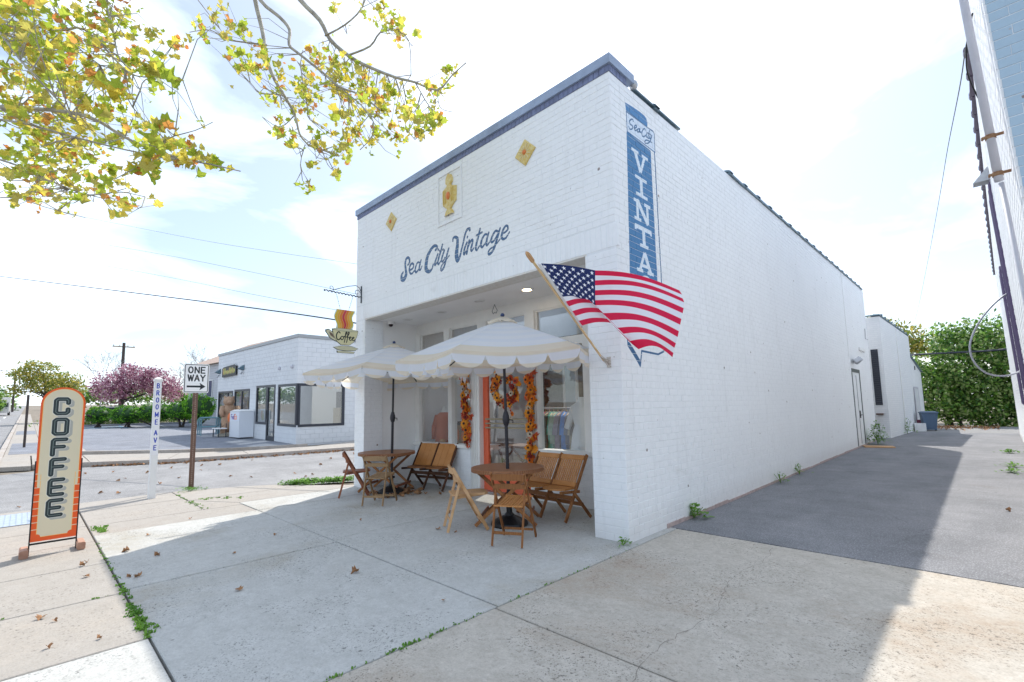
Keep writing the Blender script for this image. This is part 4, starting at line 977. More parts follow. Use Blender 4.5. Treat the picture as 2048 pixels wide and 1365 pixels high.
for ch, zz in (('V', 4.60), ('I', 4.26), ('N', 3.92), ('T', 3.58), ('A', 3.24), ('G', 2.90), ('E', 2.56)):
    slab_letter(ch, .675, zz, .43, .27)
side_im = cv.image('side_lettering')
M['front_brick'] = brick_paint('front_painted_brick', front_im, 0, -6.5, 3.5, 6.6, 2.4)
M['side_brick'] = brick_paint('side_painted_brick', side_im, 1, 0.0, 1.9, 1.3, 3.8)

FX0, OPL, OPR, OPT, WT = -6.45, -6.06, -0.46, 3.445, 5.69
T = .0032    # mortar face sits this far behind the brick faces
SE = 18.25
# front wall backing (mortar) : two piers and the band over the opening
mb = MB()
mb.box(FX0 + T, OPL - .0, T, .42, -.1, WT); mb.box(OPL, OPR, T, .30, OPT + .01, WT); mb.box(OPR, -T, T, .42, -.1, WT)
mb.build('front_wall', M['mortar'], shop)
fb = lay_bricks(FX0, 0, 0, WT, holes=[(OPL, OPR, -1, OPT)], soldier=(OPT + .005, OPT + .30, FX0, 0.0), seed=1)
place_bricks(shop, fb, lambda u, v: (u, 0.0, v), 0.0, M['front_brick'], limit=150, inview=lambda b: b[0] > -.6 or b[1] > 3.4)
# pier returns inside the opening
rb = lay_bricks(0.0, .42, 0, OPT, seed=3, headers=False)
mb = MB()
for (uc, vc, l, h) in rb:
    vs, fs = brick_mesh('b', l, h, .02, None, int(uc * 100) % 9)
    mb.add([(OPL + .004 - y, uc - x * -1, vc + z) for x, y, z in vs], fs)
mb.build('pier_brickwork', M['white_brick'], shop, kind='stuff')
# side wall
def top_z(y): return 5.69 + .012 * y
mb = MB()
mb.add([(-T, .421, -.1), (-T, SE, -.1), (-T, SE, top_z(SE)), (-T, .421, 5.69), (-.3, .421, -.1), (-.3, SE, -.1), (-.3, SE, top_z(SE)), (-.3, .421, 5.69)],
       [(0, 1, 2, 3), (5, 4, 7, 6), (1, 5, 6, 2), (4, 0, 3, 7), (3, 2, 6, 7)])
mb.build('side_wall', M['mortar'], shop)
DY0, DY1, DZ = 14.2, 15.7, 2.62
sb = lay_bricks(0.0, SE, 0, 5.93, holes=[(DY0, DY1, -1, DZ)], seed=5)
sb = [b for b in sb if b[1] + b[3] / 2 < top_z(b[0]) + .01]
place_bricks(shop, sb, lambda u, v: (0.0, u, v), math.pi / 2, M['side_brick'], limit=150)
# left flank, back, and roof with an unseen gap shaped to daylight the room
mb = MB()
mb.box(FX0, FX0 + .3, .42, SE, -.1, WT); mb.box(FX0, -.02, SE - .3, SE, -.1, 5.85); mb.box(FX0 + .3, -.3, .3, 4.2, 5.2, 5.3); mb.box(FX0 + .3, -.3, 7.0, SE - .3, 5.2, 5.3)
mb.build('rear_wall', M['ext_paint'], shop)
# slate-blue band and coping
mb = MB()
x = FX0 - .004
while x < .0:
    e = min(x + .082, .006); mb.box(x, e - .006, -.006, .1, WT + .003, WT + .088); x += .082
y = 0.0
while y < .33:
    mb.box(-.1, .006, y + .001, y + .076, WT + .003, WT + .088); y += .082
mb.build('blue_band', M['blue_brick'], shop, kind='stuff')
mb = MB()
for (a, b) in [(FX0 - .035, -4.9), (-4.896, -2.4), (-2.396, .035)]:
    mb.box(a, b, -.035, .36, WT + .091, WT + .215)
mb.box(-.33, .035, .362, .56, WT + .093, WT + .213)
mb.build('coping', M['coping'], shop)
# metal and tile capping along the side wall
mb = MB(); mb.bar((-.12, .60, 5.745), (-.12, 1.95, 5.755), .28, .028, side=(1, 0, 0)); mb.build('coping', M['tile'], shop)
mb = MB(); mb.ball((.0, .60, 5.80), .06, .06, .07); mb.build('lamp', M['steel'], shop, smooth=True)
def cap_tile(y0, l):
    mb = MB(); n = 8; zz = top_z(y0) + .03
    for (ya, yb, r) in ((y0, y0 + l, .085), (y0, y0 + .12, .125)):
        vs = []
        for yy in (ya, yb):
            for k in range(n + 1):
                a = math.pi * k / n; vs.append((-.09 + r * math.cos(a) * 1.15, yy, zz + (r - .055) * math.sin(a)))
        mb.add(vs, [(k, k + 1, n + 2 + k, n + 1 + k) for k in range(n)] + [tuple(range(n, -1, -1)), tuple(range(n + 1, 2 * n + 2))])
    mb.box(-.28, .035, y0, y0 + l - .004, zz - .035, zz + .004)
    return mb.build('cap_tile', M['tile'], shop)
cap_tile(1.12, .12)
y = 3.95
while y < SE - .3:
    cap_tile(y, .77); y += .78
# stone medallions
st_y = mat('yellow_glaze', (0.62, 0.42, 0.09), 0.5, color2=(0.72, 0.62, 0.30), scale=22)
st_o = mat('orange_glaze', (0.70, 0.20, 0.05), 0.4)
def medallion(cx, cz, s):
    e = empty('medallion', (cx, -.004, cz), parent=shop)
    mb = MB()
    mb.add([(-s, 0, 0), (0, 0, -s), (s, 0, 0), (0, 0, s), (-s * .9, -.02, 0), (0, -.02, -s * .9), (s * .9, -.02, 0), (0, -.02, s * .9)],
           [(0, 1, 5, 4), (1, 2, 6, 5), (2, 3, 7, 6), (3, 0, 4, 7), (4, 5, 6, 7)])
    mb.build('stone', st_y, e)
    mb = MB()
    for k in range(12):
        a = k * math.pi / 6 + .1; q = s * (.62 if k % 3 else .45)
        d = Vector((math.cos(a), 0, math.sin(a)))
        mb.bar(d * s * .24 + Vector((0, -.022, 0)), d * q + Vector((0, -.022, 0)), .012, .012)
    mb.build('petal_relief', mat('pale_glaze', (0.70, 0.60, 0.36), .5), e)
    mb = MB(); mb.ball((0, -.02, 0), s * .17, .03, s * .17, 12, 8); mb.build('boss', st_o, e, smooth=True)
medallion(-1.435, 5.20, .205); medallion(-5.05, 5.24, .20)
e = empty('urn_panel', (-3.2, -.004, 5.14), parent=shop)
mb = MB()
for (a, b, c, d) in ((-.33, -.30, -.46, .45), (.30, .33, -.46, .45), (-.30, .30, .42, .45), (-.30, .30, -.46, -.43)):
    mb.box(a, b, -.012, 0, c, d)
mb.build('panel_frame', M['white_brick'], e)
mb = MB()
prof = [(.13, -.33), (.10, -.27), (.05, -.23), (.09, -.19), (.19, -.12), (.20, .05), (.20, .13), (.12, .16), (.07, .17), (.05, .2), (.10, .24), (.10, .30), (.06, .37), (.015, .39)]
n = len(prof)
vs = [(-x, 0, z) for x, z in prof] + [(x, 0, z) for x, z in prof] + [(-x * .75, -.03, z) for x, z in prof] + [(x * .75, -.03, z) for x, z in prof]
fs = []
for i in range(n - 1):
    fs += [(i, i + 1, 2 * n + i + 1, 2 * n + i), (2 * n + i, 2 * n + i + 1, 3 * n + i + 1, 3 * n + i), (3 * n + i, 3 * n + i + 1, n + i + 1, n + i)]
mb.add(vs, fs); mb.build('urn_relief', st_y, e, smooth=False)
mb = MB()
for xx in (-.13, -.085, .085, .13): mb.bar((xx, -.032, -.12), (xx, -.032, .12), .014, .012)
mb.build('urn_flutes', mat('deep_yellow_glaze', (0.55, 0.38, 0.05), .5), e)
mb = MB(); mb.ball((0, -.035, 0), .045, .03, .07, 12, 8); mb.build('boss', st_o, e, smooth=True)

# ---- recess: soffit, lintel, inner walls, shop front
WY = 1.30
mb = MB(); mb.box(OPL - .3, OPR + .3, .305, 2.2, OPT, OPT + .06); mb.build('soffit', M['soffit'], shop)
mb = MB(); mb.box(OPL - .01, OPR + .02, -.004, .05, OPT - .02, OPT + .004); mb.box(OPL, OPR, .05, .30, OPT - .012, OPT - .002); mb.build('lintel', mat('flaking_lintel_paint', (0.66, 0.63, 0.57), 0.7, color2=(0.74, 0.73, 0.70), scale=18), shop)
for a, b in ((OPL - .3, OPL - .02), (OPR + .02, OPR + .3)):
    mb = MB(); mb.box(a, b, .42, 2.2, -.1, OPT); mb.build('recess_wall', M['soffit'], shop)
# recessed downlights
dl = [(-2.14, .73, True), (-3.27, .69, False), (-4.47, .77, False), (-5.56, .70, False)]
lit = mat('lit_lamp', (1, .85, .6), .5); lit.node_tree.nodes['Principled BSDF'].inputs['Emission Color'].default_value = (1, .72, .4, 1); lit.node_tree.nodes['Principled BSDF'].inputs['Emission Strength'].default_value = 12.0
unlit = mat('lamp_glass', (.55, .53, .5), .3)
for (x, y, on) in dl:
    e = empty('downlight', (x, y, OPT), parent=shop)
    mb = MB(); mb.lathe([(.105, -.001), (.105, -.008), (.078, -.012), (.07, .02)], 24); mb.build('lamp_ring', M['white'], e)
    mb = MB(); mb.lathe([(.068, -.006), (.05, -.0075), (.001, -.008)], 24); mb.build('lamp_lens', lit if on else unlit, e)
e = empty('dome_camera', (-6.0, .57, OPT), parent=shop)
mb = MB(); mb.lathe([(.07, 0), (.07, -.05), (.062, -.06)], 20); mb.build('housing', M['white'], e)
mb = MB(); mb.lathe([(.05, -.058), (.047, -.08), (.03, -.105), (.001, -.112)], 18); mb.build('dome', mat('smoked_dome', (.03, .02, .02), .1), e, smooth=True)
mb = MB()
for s in (-1, 1): mb.tube([(-3.3, 1.1, OPT), (-3.3 + s * .03, 1.1, OPT - .06), (-3.3 + s * .07, 1.1, OPT - .12), (-3.3 + s * .04, 1.1, OPT - .17), (-3.3, 1.1, OPT - .15)], .005, 6)
mb.build('ceiling_hook', M['iron'], shop)

front = empty('shop_front', (0, 0, 0), parent=shop)
def frame_bar(x0, x1, z0, z1, y0=WY - .05, y1=WY + .09, name='window_frame', m=None):
    mb = MB(); mb.box(x0, x1, y0, y1, z0, z1); return mb.build(name, m or M['trim'], front)
XL, XR = OPL - .02, OPR + .02
frame_bar(XL, XR, 3.22, OPT, WY - .02, WY + .10)                       # header
cols = [(XL, -5.93), (-5.04, -4.86), (-3.97, -3.72), (-2.70, -2.48), (-1.45, XR)]
TB = 2.66
for (a, b) in cols: frame_bar(a, b, TB - .0, 3.22)
frame_bar(XL, XR, 2.54, TB, WY - .055, WY + .09)                        # transom bar
for (a, b) in [(XL, -5.93), (-4.90, -4.78), (-4.20, -3.93), (-2.63, -2.42), (-1.47, XR)]:
    frame_bar(a, b, .83 if a < -4.3 or a > -2.0 else 0.0, 2.54)
# fluted casings beside the door
for x0 in (-4.19, -2.62):
    for i in range(4):
        mb = MB(); mb.bar((x0 + .03 + i * .05, WY - .055, .05), (x0 + .03 + i * .05, WY - .055, 2.5), .026, .02); mb.build('casing_moulding', M['trim'], front)
for i in range(2):
    mb = MB(); mb.bar((-4.87 + i * .06, WY - .055, .84), (-4.87 + i * .06, WY - .055, 2.5), .026, .02); mb.build('casing_moulding', M['trim'], front)
frame_bar(XL, -4.18, .78, .85, WY - .12, WY + .1, 'window_sill')
frame_bar(-2.42, XR, .78, .85, WY - .12, WY + .1, 'window_sill')
def pane(x0, x1, z0, z1, y=WY + .03, m=None):
    mb = MB(); mb.box(x0, x1, y, y + .008, z0, z1); return mb.build('glass_pane', m or M['glass'], front)
for (a, b) in [(-5.93, -5.04), (-4.86, -3.97), (-3.72, -2.70), (-2.48, -1.45)]: pane(a, b, TB, 3.22)
pane(-5.93, -4.90, .85, 2.54); pane(-4.78, -4.20, .85, 2.54); pane(-2.42, -1.47, .85, 2.54)
mb = MB()
for (a, b) in [(-5.93, -5.04), (-4.86, -3.97), (-3.72, -2.70), (-2.48, -1.45)]:
    for (p, q, r, s) in ((a, a + .03, TB, 3.22), (b - .03, b, TB, 3.22), (a + .03, b - .03, TB, TB + .03), (a + .03, b - .03, 3.19, 3.22)): mb.box(p, q, WY + .0, WY + .028, r, s)
mb.build('glazing_bead', M['trim'], front)
# brick bulkheads below the display windows
for (a, b) in ((XL, -4.18), (-2.42, XR)):
    bk = lay_bricks(a, b, 0, .78, seed=9)
    mb = MB(); mb.box(a, b, WY - .07 + T, WY + .05, -.1, .78); mb.build('bulkhead', M['mortar'], front)
    mb = MB()
    for i, (uc, vc, l, h) in enumerate(bk):
        vs, fs = brick_mesh('b', l, h, .02, None, i % 40); mb.add([(uc + x, WY - .07 + y, vc + z) for x, y, z in vs], fs)
    mb.build('brickwork', M['white_brick'], front, kind='stuff')
# door
door = empty('door', (-3.93, WY + .05, 0), parent=front)
DX = 1.30
mb = MB()
mb.box(0, .13, 0, .05, .02, 2.50); mb.box(DX - .13, DX, 0, .05, .02, 2.50); mb.box(.13, DX - .13, 0, .05, 2.34, 2.50); mb.box(.13, DX - .13, 0, .05, .02, .36)
mb.build('door_frame', M['orange_door'], door)
mb = MB(); mb.box(.13, DX - .13, .02, .028, .36, 2.34); mb.build('door_glass', M['glass'], door)
mb = MB()
for zz in (1.18, 1.26, 1.34): mb.bar((.09, -.03, zz), (DX - .1, -.03, zz), .03, .014, side=(0, 0, 1))
mb.build('push_bar', mat('aged_brass', (.30, .26, .18), .45, metal=.5), door)
mb = MB(); mb.box(-.03, DX + .03, -.12, .12, 0, .018); mb.build('threshold', M['steel'], door)

# side door of the shop
sd = empty('side_door', (0.0, DY0, 0), parent=shop)
mb = MB(); mb.box(-.06, .012, 0, .10, 0, DZ); mb.box(-.06, .012, DY1 - DY0 - .10, DY1 - DY0, 0, DZ); mb.box(-.06, .012, .1, DY1 - DY0 - .1, DZ - .12, DZ); mb.build('door_frame', M['trim_grey'], sd)
mb = MB(); mb.box(-.045, -.008, .1, DY1 - DY0 - .1, 0.02, DZ - .12); mb.build('door_leaf', mat('grey_door', (.42, .45, .47), .5, var=.05), sd)
mb = MB(); mb.bar((-.0, .72, .1), (0, .72, 2.4), .03, .03, side=(0, 1, 0)); mb.build('door_rail', M['steel'], sd)
mb = MB(); mb.bar((.03, .85, 1.05), (.03, 1.05, 1.05), .03, .03); mb.box(-.01, .03, .8, .86, .95, 1.2); mb.build('door_handle', M['black'], sd)
fl = empty('flood_lamp', (0.02, DY0 + .3, 2.86), parent=shop)
mb = MB(); mb.box(0, .05, -.08, .08, -.08, .08); mb.bar((.05, 0, 0), (.12, 0, .02), .03, .03); mb.build('bracket', M['white'], fl)
mb = MB()
for s in (-1, 1):
    e_ = Matrix.Translation((.14, s * .12, .02)) @ Euler((s * .5, .9, 0)).to_matrix().to_4x4()
    mb.box(-.07, .07, -.07, .07, -.1, .1, M=e_)
mb.build('lamp_head', M['steel'], fl)
mb = MB(); mb.box(.0, .05, 15.95, 17.1, 3.35, 3.45); mb.build('wall_vent', M['white'], shop)
mb = MB(); mb.tube([(.03, 17.6, 4.3), (.03, 17.6, 3.9), (.06, 17.9, 3.9)], .015, 6); mb.build('pipe', M['steel'], shop)
mb = MB(); mb.tube([(.012, 13.9, 5.85), (.012, 13.95, 2.9)], .006, 5); mb.build('cable', M['white'], shop)
# doorstep board
mb = MB(); mb.box(-.35, .45, -.25, .25, 0, .035); mb.build('board', M['wood_light'], loc=(.42, 14.75, .008), rz=.25, label='wooden board lying on the driveway at the side door', cat='board')
# foundation line
mb = MB(); 
y = .9
while y < SE:
    mb.box(-.02, .012 + rnd.uniform(0, .008), y, y + .5, -.02, .035 + rnd.uniform(0, .02)); y += .503
mb.build('footing', mat('pinkish_footing', (0.42, 0.33, 0.31), .8, var=.2, scale=12), shop)
# ------------------------------------------------------------------ inside the shop
room = MB()
room.box(-6.35, .0 - .31, 6.9, 7.0, 0, 3.5); room.box(-6.42, -6.35, WY + .12, 7.0, 0, 3.5); room.box(-.42, -.31, WY + .12, 7.0, 0, 3.5)
room.build('interior_wall', mat('interior_paint', (0.42, 0.36, 0.31), .8, var=.05, scale=2), shop)
mb = MB(); mb.box(-6.35, -.42, WY + .1, 6.9, -.06, .02); mb.build('interior_floor', mat('shop_floor', (.30, .24, .19), .4, var=.1), shop)
mb = MB(); mb.box(-6.35, -.42, WY + .12, 1.9, 3.45, 3.5); mb.build('interior_ceiling', M['soffit'], shop)  # ceiling stops short, left open out of view so daylight enters
mb = MB(); mb.box(-6.30, -6.26, 1.5, 4.5, 0, 3.3); mb.build('display_backdrop', M['white'], shop)
mb = MB(); mb.box(-6.04, -4.2, WY + .1, WY + .75, .70, .80); mb.box(-2.4, -.5, WY + .1, WY + .6, .70, .80); mb.build('display_shelf', M['white'], shop)
mb = MB(); mb.box(-6.30, -3.7, 5.0, 5.1, .02, 3.4); mb.build('panelled_partition', mat('dark_panelling', (.10, .07, .055), .6, var=.35, scale=5), shop)
for k in range(4):
    mb = MB(); mb.box(-5.9 + k * .55, -5.45 + k * .55, 4.7, 4.99, .9 + .3 * (k % 2), 1.0 + .3 * (k % 2)); mb.build('wall_shelf', M['wood_brown'], shop)
mb = MB(); mb.box(-4.75, -4.40, 4.94, 4.99, 1.3, 2.6); mb.build('tall_mirror', mat('mirror_glass', (.6, .68, .72), .1, metal=.6), shop)
mb = MB(); mb.box(-4.80, -4.75, 4.92, 4.99, 1.25, 2.65); mb.box(-4.40, -4.35, 4.92, 4.99, 1.25, 2.65); mb.box(-4.75, -4.40, 4.92, 4.99, 2.6, 2.65); mb.build('mirror_frame', M['white'], shop)
# clothes rail
mb = MB()
for k in range(40): mb.box(-6.262, -6.254, 1.5, 4.5, .04 + k * .084, .115 + k * .084)
mb.build('backdrop_course', M['white'], shop, kind='stuff')
rail = empty('clothes_rail', (-2.62, 1.95, 0.02), label='chrome clothes rail behind the right-hand shop window', cat='clothes rail')
mb = MB()
mb.tube([(-.55, 0, 1.5), (1.2, 0, 1.5)], .014, 8); mb.tube([(-.5, 0, 0), (-.5, 0, 1.5)], .013, 8); mb.tube([(1.15, 0, 0), (1.15, 0, 1.5)], .013, 8)
mb.tube([(-.5, -.25, .02), (-.5, .25, .02)], .013, 8); mb.tube([(1.15, -.25, .02), (1.15, .25, .02)], .013, 8)
mb.build('rail_frame', M['steel'], rail)
GCOL = [((.34, .04, .06), 'dark red'), ((.10, .13, .11), 'charcoal'), ((.03, .32, .24), 'emerald green'), ((.20, .36, .30), 'sage green'), ((.18, .17, .24), 'slate purple'),
        ((.04, .19, .55), 'bright blue'), ((.13, .15, .20), 'navy'), ((.36, .33, .26), 'black and cream checked'), ((.10, .09, .08), 'black'), ((.62, .63, .66), 'pale grey')]
gm = None
for i, (c, nm) in enumerate(GCOL):
    x = -2.86 + i * .098
    g_ = empty('garment', (x, 1.95, 1.52), rnd.uniform(.1, .4), label='%s shirt on a hanger on the rail in the right-hand window' % nm, cat='shirt', group='shirts on the clothes rail')
    mb = MB(); mb.bar((0, -.2, -.13), (0, 0, -.06), .03, .02); mb.bar((0, .2, -.13), (0, 0, -.06), .03, .02); mb.tube([(0, 0, -.06), (0, 0, -.01), (.0, .02, .01), (0, 0, .03)], .004, 5)
    mb.build('hanger', M['wood_light'], g_)
    mb = MB(); L_ = .62 + .1 * (i % 3)
    prof = [(.06, -.06), (.22, -.14), (.30, -.30 - .02), (.33, -.46), (.25, -.46), (.23, -.30), (.24, -L_)]
    for sx in (-1, 1):
        th = .045
        vs = [(-th, sx * y, z) for y, z in prof] + [(th, sx * y, z) for y, z in prof] + [(-th * .6, 0, -.06), (th * .6, 0, -.06), (-th, 0, -L_), (th, 0, -L_), (-th, 0, -.30), (th, 0, -.30)]
        k = 7
        mb.add(vs, [(0, 1, 5, 14 + 4), (1, 2, 3, 4), (1, 4, 5), (5, 6, 16, 18), (7, 19, 12, 8), (8, 11, 10, 9), (8, 12, 11), (12, 19, 17, 13), (0, 7, 8, 1), (1, 8, 9, 2), (2, 9, 10, 3), (5, 12, 13, 6), (14, 18, 0), (15, 7, 19), (0, 14, 15, 7), (6, 13, 17, 16)])
    mb.build('cloth', mat('cloth_' + nm.replace(' ', '_'), c, .9, var=.2, scale=12), g_)
# long pale dress in front of the rail
d = empty('dress', (-1.83, 1.68, .55), label='long pale dress on a stand at the right edge of the shop window', cat='dress')
mb = MB(); mb.lathe([(.26, .0), (.22, .2), (.17, .55), (.13, .68), (.17, .85), (.19, 1.0), (.07, 1.08), (.05, 1.15)], 20)
mb.bar((-.16, 0, .98), (-.28, -.05, .62), .11, .08); mb.bar((.16, 0, .98), (.25, 0, .62), .11, .08)
mb.build('gown', mat('pale_cotton', (.66, .68, .72), .9), d, smooth=True)
# mannequin with orange cardigan
d = empty('mannequin', (-5.66, 1.72, .84), .3, label='headless white mannequin wearing an orange cardigan in the left shop window', cat='mannequin')
mb = MB(); mb.lathe([(.05, 0), (.10, .03), (.13, .12), (.12, .3), (.15, .45), (.16, .56), (.07, .64), (.045, .70), (.04, .76), (.001, .77)], 18); mb.build('torso', M['white'], d, smooth=True)
mb = MB(); mb.lathe([(.20, -.02), (.19, .1), (.17, .3), (.18, .45), (.19, .56), (.085, .635)], 20)
mb.tube([(-.16, 0, .56), (-.25, -.02, .30), (-.24, -.05, .04)], [.075, .065, .055], 9); mb.tube([(.16, 0, .56), (.25, -.02, .30), (.24, -.05, .04)], [.075, .065, .055], 9)
mb.build('cardigan', mat('orange_knit', (.62, .17, .09), .95, var=.1, scale=30, bump=.5, bscale=90), d, smooth=True)
# display table, lantern house, pumpkins, stump
d = empty('display_table', (-5.25, 2.2, .02), label='white two-tier display table inside the left window', cat='table')
mb = MB(); mb.box(-.55, .35, -.3, .3, 1.22, 1.26); mb.build('table_top', M['white'], d)
for sx in (-.5, .3):
    for sy in (-.25, .25):
        mb = MB(); mb.bar((sx, sy, 0), (sx, sy, 1.22), .05, .05, side=(1, 0, 0)); mb.build('leg', M['wood_grey'], d)
d = empty('toy_house', (-5.15, 2.15, 1.28), .4, label='dark toy house lantern standing on the display table in the window', cat='lantern')
mb = MB(); mb.box(-.13, .13, -.1, .1, 0, .26); mb.add([(-.17, -.13, .25), (.17, -.13, .25), (.17, .13, .25), (-.17, .13, .25), (-.17, 0, .45), (.17, 0, .45)], [(0, 1, 5, 4), (2, 3, 4, 5), (0, 4, 3), (1, 2, 5)]); mb.build('house_body', mat('dark_slate', (.09, .10, .12), .6), d)
mb = MB(); mb.box(-.05, .05, -.104, -.101, .05, .18); mb.build('house_window', mat('amber_glass', (.5, .35, .1), .2), d)
def pumpkin(x, y, z, r, c, lab):
    d = empty('pumpkin', (x, y, z), label=lab, cat='pumpkin', group='pumpkins in the shop window')
    mb = MB(); n, m_ = 20, 8
    for i in range(m_ + 1):
        t = math.pi * i / m_
        for k in range(n):
            a = 2 * math.pi * k / n; rr_ = r * (math.sin(t) * (1 - .1 * (k % 4 == 0)) + .02)
            mb.v.append((rr_ * math.cos(a), rr_ * math.sin(a), r * .75 * (1 - math.cos(t))))
    for i in range(m_):
        for k in range(n): mb.f.append((i * n + k, i * n + (k + 1) % n, (i + 1) * n + (k + 1) % n, (i + 1) * n + k)); mb.m.append(0)
    mb.build('shell', mat('pumpkin_skin', c, .5), d, smooth=True)
    mb = MB(); mb.tube([(0, 0, r * 1.45), (.01, 0, r * 1.8)], .012, 6); mb.build('stalk', M['wood_grey'], d)
pumpkin(-5.38, 2.08, 1.28, .09, (.60, .20, .12), 'small red-orange pumpkin on the display table in the window')
pumpkin(-4.75, 1.62, .80, .11, (.55, .18, .05), 'orange pumpkin on the sill beside the decorated trunk')
pumpkin(-5.55, 1.6, .80, .07, (.62, .32, .12), 'small pale orange pumpkin on the sill behind the left bench')
d = empty('painted_crate', (-4.98, 1.70, .80), .1, label='tall weathered wooden crate painted with orange petals in the window', cat='crate')
mb = MB()
for i in range(5): mb.box(-.16 + i * .064, -.10 + i * .064, -.11, -.09, 0, .48)
mb.box(-.16, .158, -.088, .1, 0, .46); mb.build('crate_board', M['wood_grey'], d)
mb = MB()
for (cx, cz, w, h) in ((-.04, .2, .05, .13), (.09, .16, .035, .1)):
    mb.add([(cx + w * math.cos(k * math.pi / 5), -.113, cz + h * math.sin(k * math.pi / 5)) for k in range(10)], [tuple(range(9, -1, -1))])
mb.build('painted_petal', mat('orange_print', (.62, .18, .06), .7), d)
mb = MB(); mb.box(-.165, .165, -.12, .105, .40, .48); mb.build('crate_rim', M['bark_dark'], d)
d = empty('hall_table', (-4.05, 2.3, .02), label='dark trestle table seen through the glass of the coral door', cat='table')
mb = MB(); mb.box(-.55, .55, -.3, .3, .72, .77); mb.build('table_top', M['wood_dark'], d)
for s in (-1, 1):
    mb = MB(); mb.bar((s * .45, -.25, 0), (s * .2, .25, .72), .05, .03, side=(1, 0, 0)); mb.bar((s * .2, -.25, .72), (s * .45, .25, 0), .05, .03, side=(1, 0, 0)); mb.build('trestle', M['wood_dark'], d)

# ------------------------------------------------------------------ autumn flowers
FCOL = [((.74, .17, .015), (.82, .26, .03)), ((.80, .28, .02), (.86, .40, .05)), ((.28, .025, .02), (.42, .05, .03)), ((.55, .07, .03), (.66, .14, .05)), ((.66, .55, .42), (.78, .70, .58))]
FM = [leaf_mat('petal', a, b, .25, 14) for i, (a, b) in enumerate(FCOL)]
CM_ = mat('flower_heart', (.06, .03, .02), .9, bump=.5, bscale=120)
def flower_mesh(k, r, n=11):
    mb = MB(); rr = random.Random(k)
    for ring in range(2):
        for i in range(n):
            a = 2 * math.pi * (i + .5 * ring) / n + rr.uniform(-.1, .1); l = r * rr.uniform(.85, 1.1) * (1 - .25 * ring); w = r * .24
            ca, sa = math.cos(a), math.sin(a); yy = -.012 - .012 * ring; dr = rr.uniform(-.02, .025)
            P = lambda s, t, y: (ca * s - sa * t, y, sa * s + ca * t)
            mb.add([P(r * .15, 0, yy), P(l * .55, w, yy + dr * .5 - .004), P(l, 0, yy + dr), P(l * .55, -w, yy + dr * .5 - .004)], [(0, 3, 2, 1)])
    mb.ball((0, -.03, 0), r * .24, .018, r * .24, 9, 6, 1)
    return mb.mesh('flower', [FM[k % 5], CM_])
FMESH = [flower_mesh(k, .085 if k % 5 < 2 else .06) for k in range(5)]
def lleaf(k):
    mb = MB(); vs, fs = leaf_shape(.13, .6, k); mb.add([(x, -z - .01, y) for x, y, z in vs], fs); return mb.mesh('silk_leaf', FM[(k * 2 + 1) % 4])
LMESH = [lleaf(k) for k in range(4)]
def put(me, parent, loc, s, rr, tilt=.35, name=None):
    o = bpy.data.objects.new(name or me.name, me); COL.objects.link(o); o.parent = parent
    o.location = loc; o.scale = (s, s, s); o.rotation_euler = (rr.uniform(-tilt, tilt), rr.uniform(-3.1, 3.1), rr.uniform(-tilt, tilt) )
def garland(x, y, z0, z1, seed, label):
    rr = random.Random(seed); e = empty('garland', (x, y, 0), label=label, cat='garland', group='autumn garlands beside the door')
    mb = MB(); mb.tube([(.02 * math.sin(z * 5), .01, z) for z in np.linspace(z0, z1, 22)], .008, 5); mb.build('vine', M['bark_dark'], e)
    z = z0 + .05
    while z < z1:
        k = rr.choice([0, 0, 1, 1, 2, 3, 3, 4])
        put(FMESH[k], e, (rr.uniform(-.06, .06), -.03 + rr.uniform(-.03, .01), z), rr.uniform(.85, 1.3), rr)
        for q in range(2): put(LMESH[rr.randrange(4)], e, (rr.uniform(-.10, .10), rr.uniform(-.02, .01), z + rr.uniform(-.07, .07)), rr.uniform(.8, 1.3), rr, .7)
        z += rr.uniform(.05, .085)
    return e
garland(-4.24, WY - .10, .86, 2.50, 5, 'autumn flower garland hanging down the left side of the coral door')
garland(-2.52, WY - .10, .55, 2.45, 6, 'autumn flower garland hanging down the right side of the coral door')
e = empty('wreath', (-3.20, WY - .03, 1.90), label='round autumn flower wreath hung on the glass of the coral door', cat='wreath')
mb = MB(); mb.tube([(.25 * math.cos(a), 0, .25 * math.sin(a)) for a in np.linspace(0, 2 * math.pi, 25)], .03, 6); mb.build('twig_ring', M['bark'], e)
rr = random.Random(77)
for i in range(84):
    a = rr.uniform(0, 6.28); r_ = .25 + rr.gauss(0, .05)
    if i % 3 < 2: put(FMESH[rr.choice([0, 1, 2, 3, 3, 4, 2])], e, (r_ * math.cos(a), -.04 + rr.uniform(-.04, 0), r_ * math.sin(a)), rr.uniform(.8, 1.15), rr)
    else: put(LMESH[rr.randrange(4)], e, (r_ * 1.1 * math.cos(a), -.03, r_ * 1.1 * math.sin(a)), rr.uniform(.8, 1.2), rr, .6)
for i in range(5): put(FMESH[[0, 4, 3][i % 3]], e, (.16 + .03 * (i % 2), -.05, -.28 - i * .06), .6, rr)

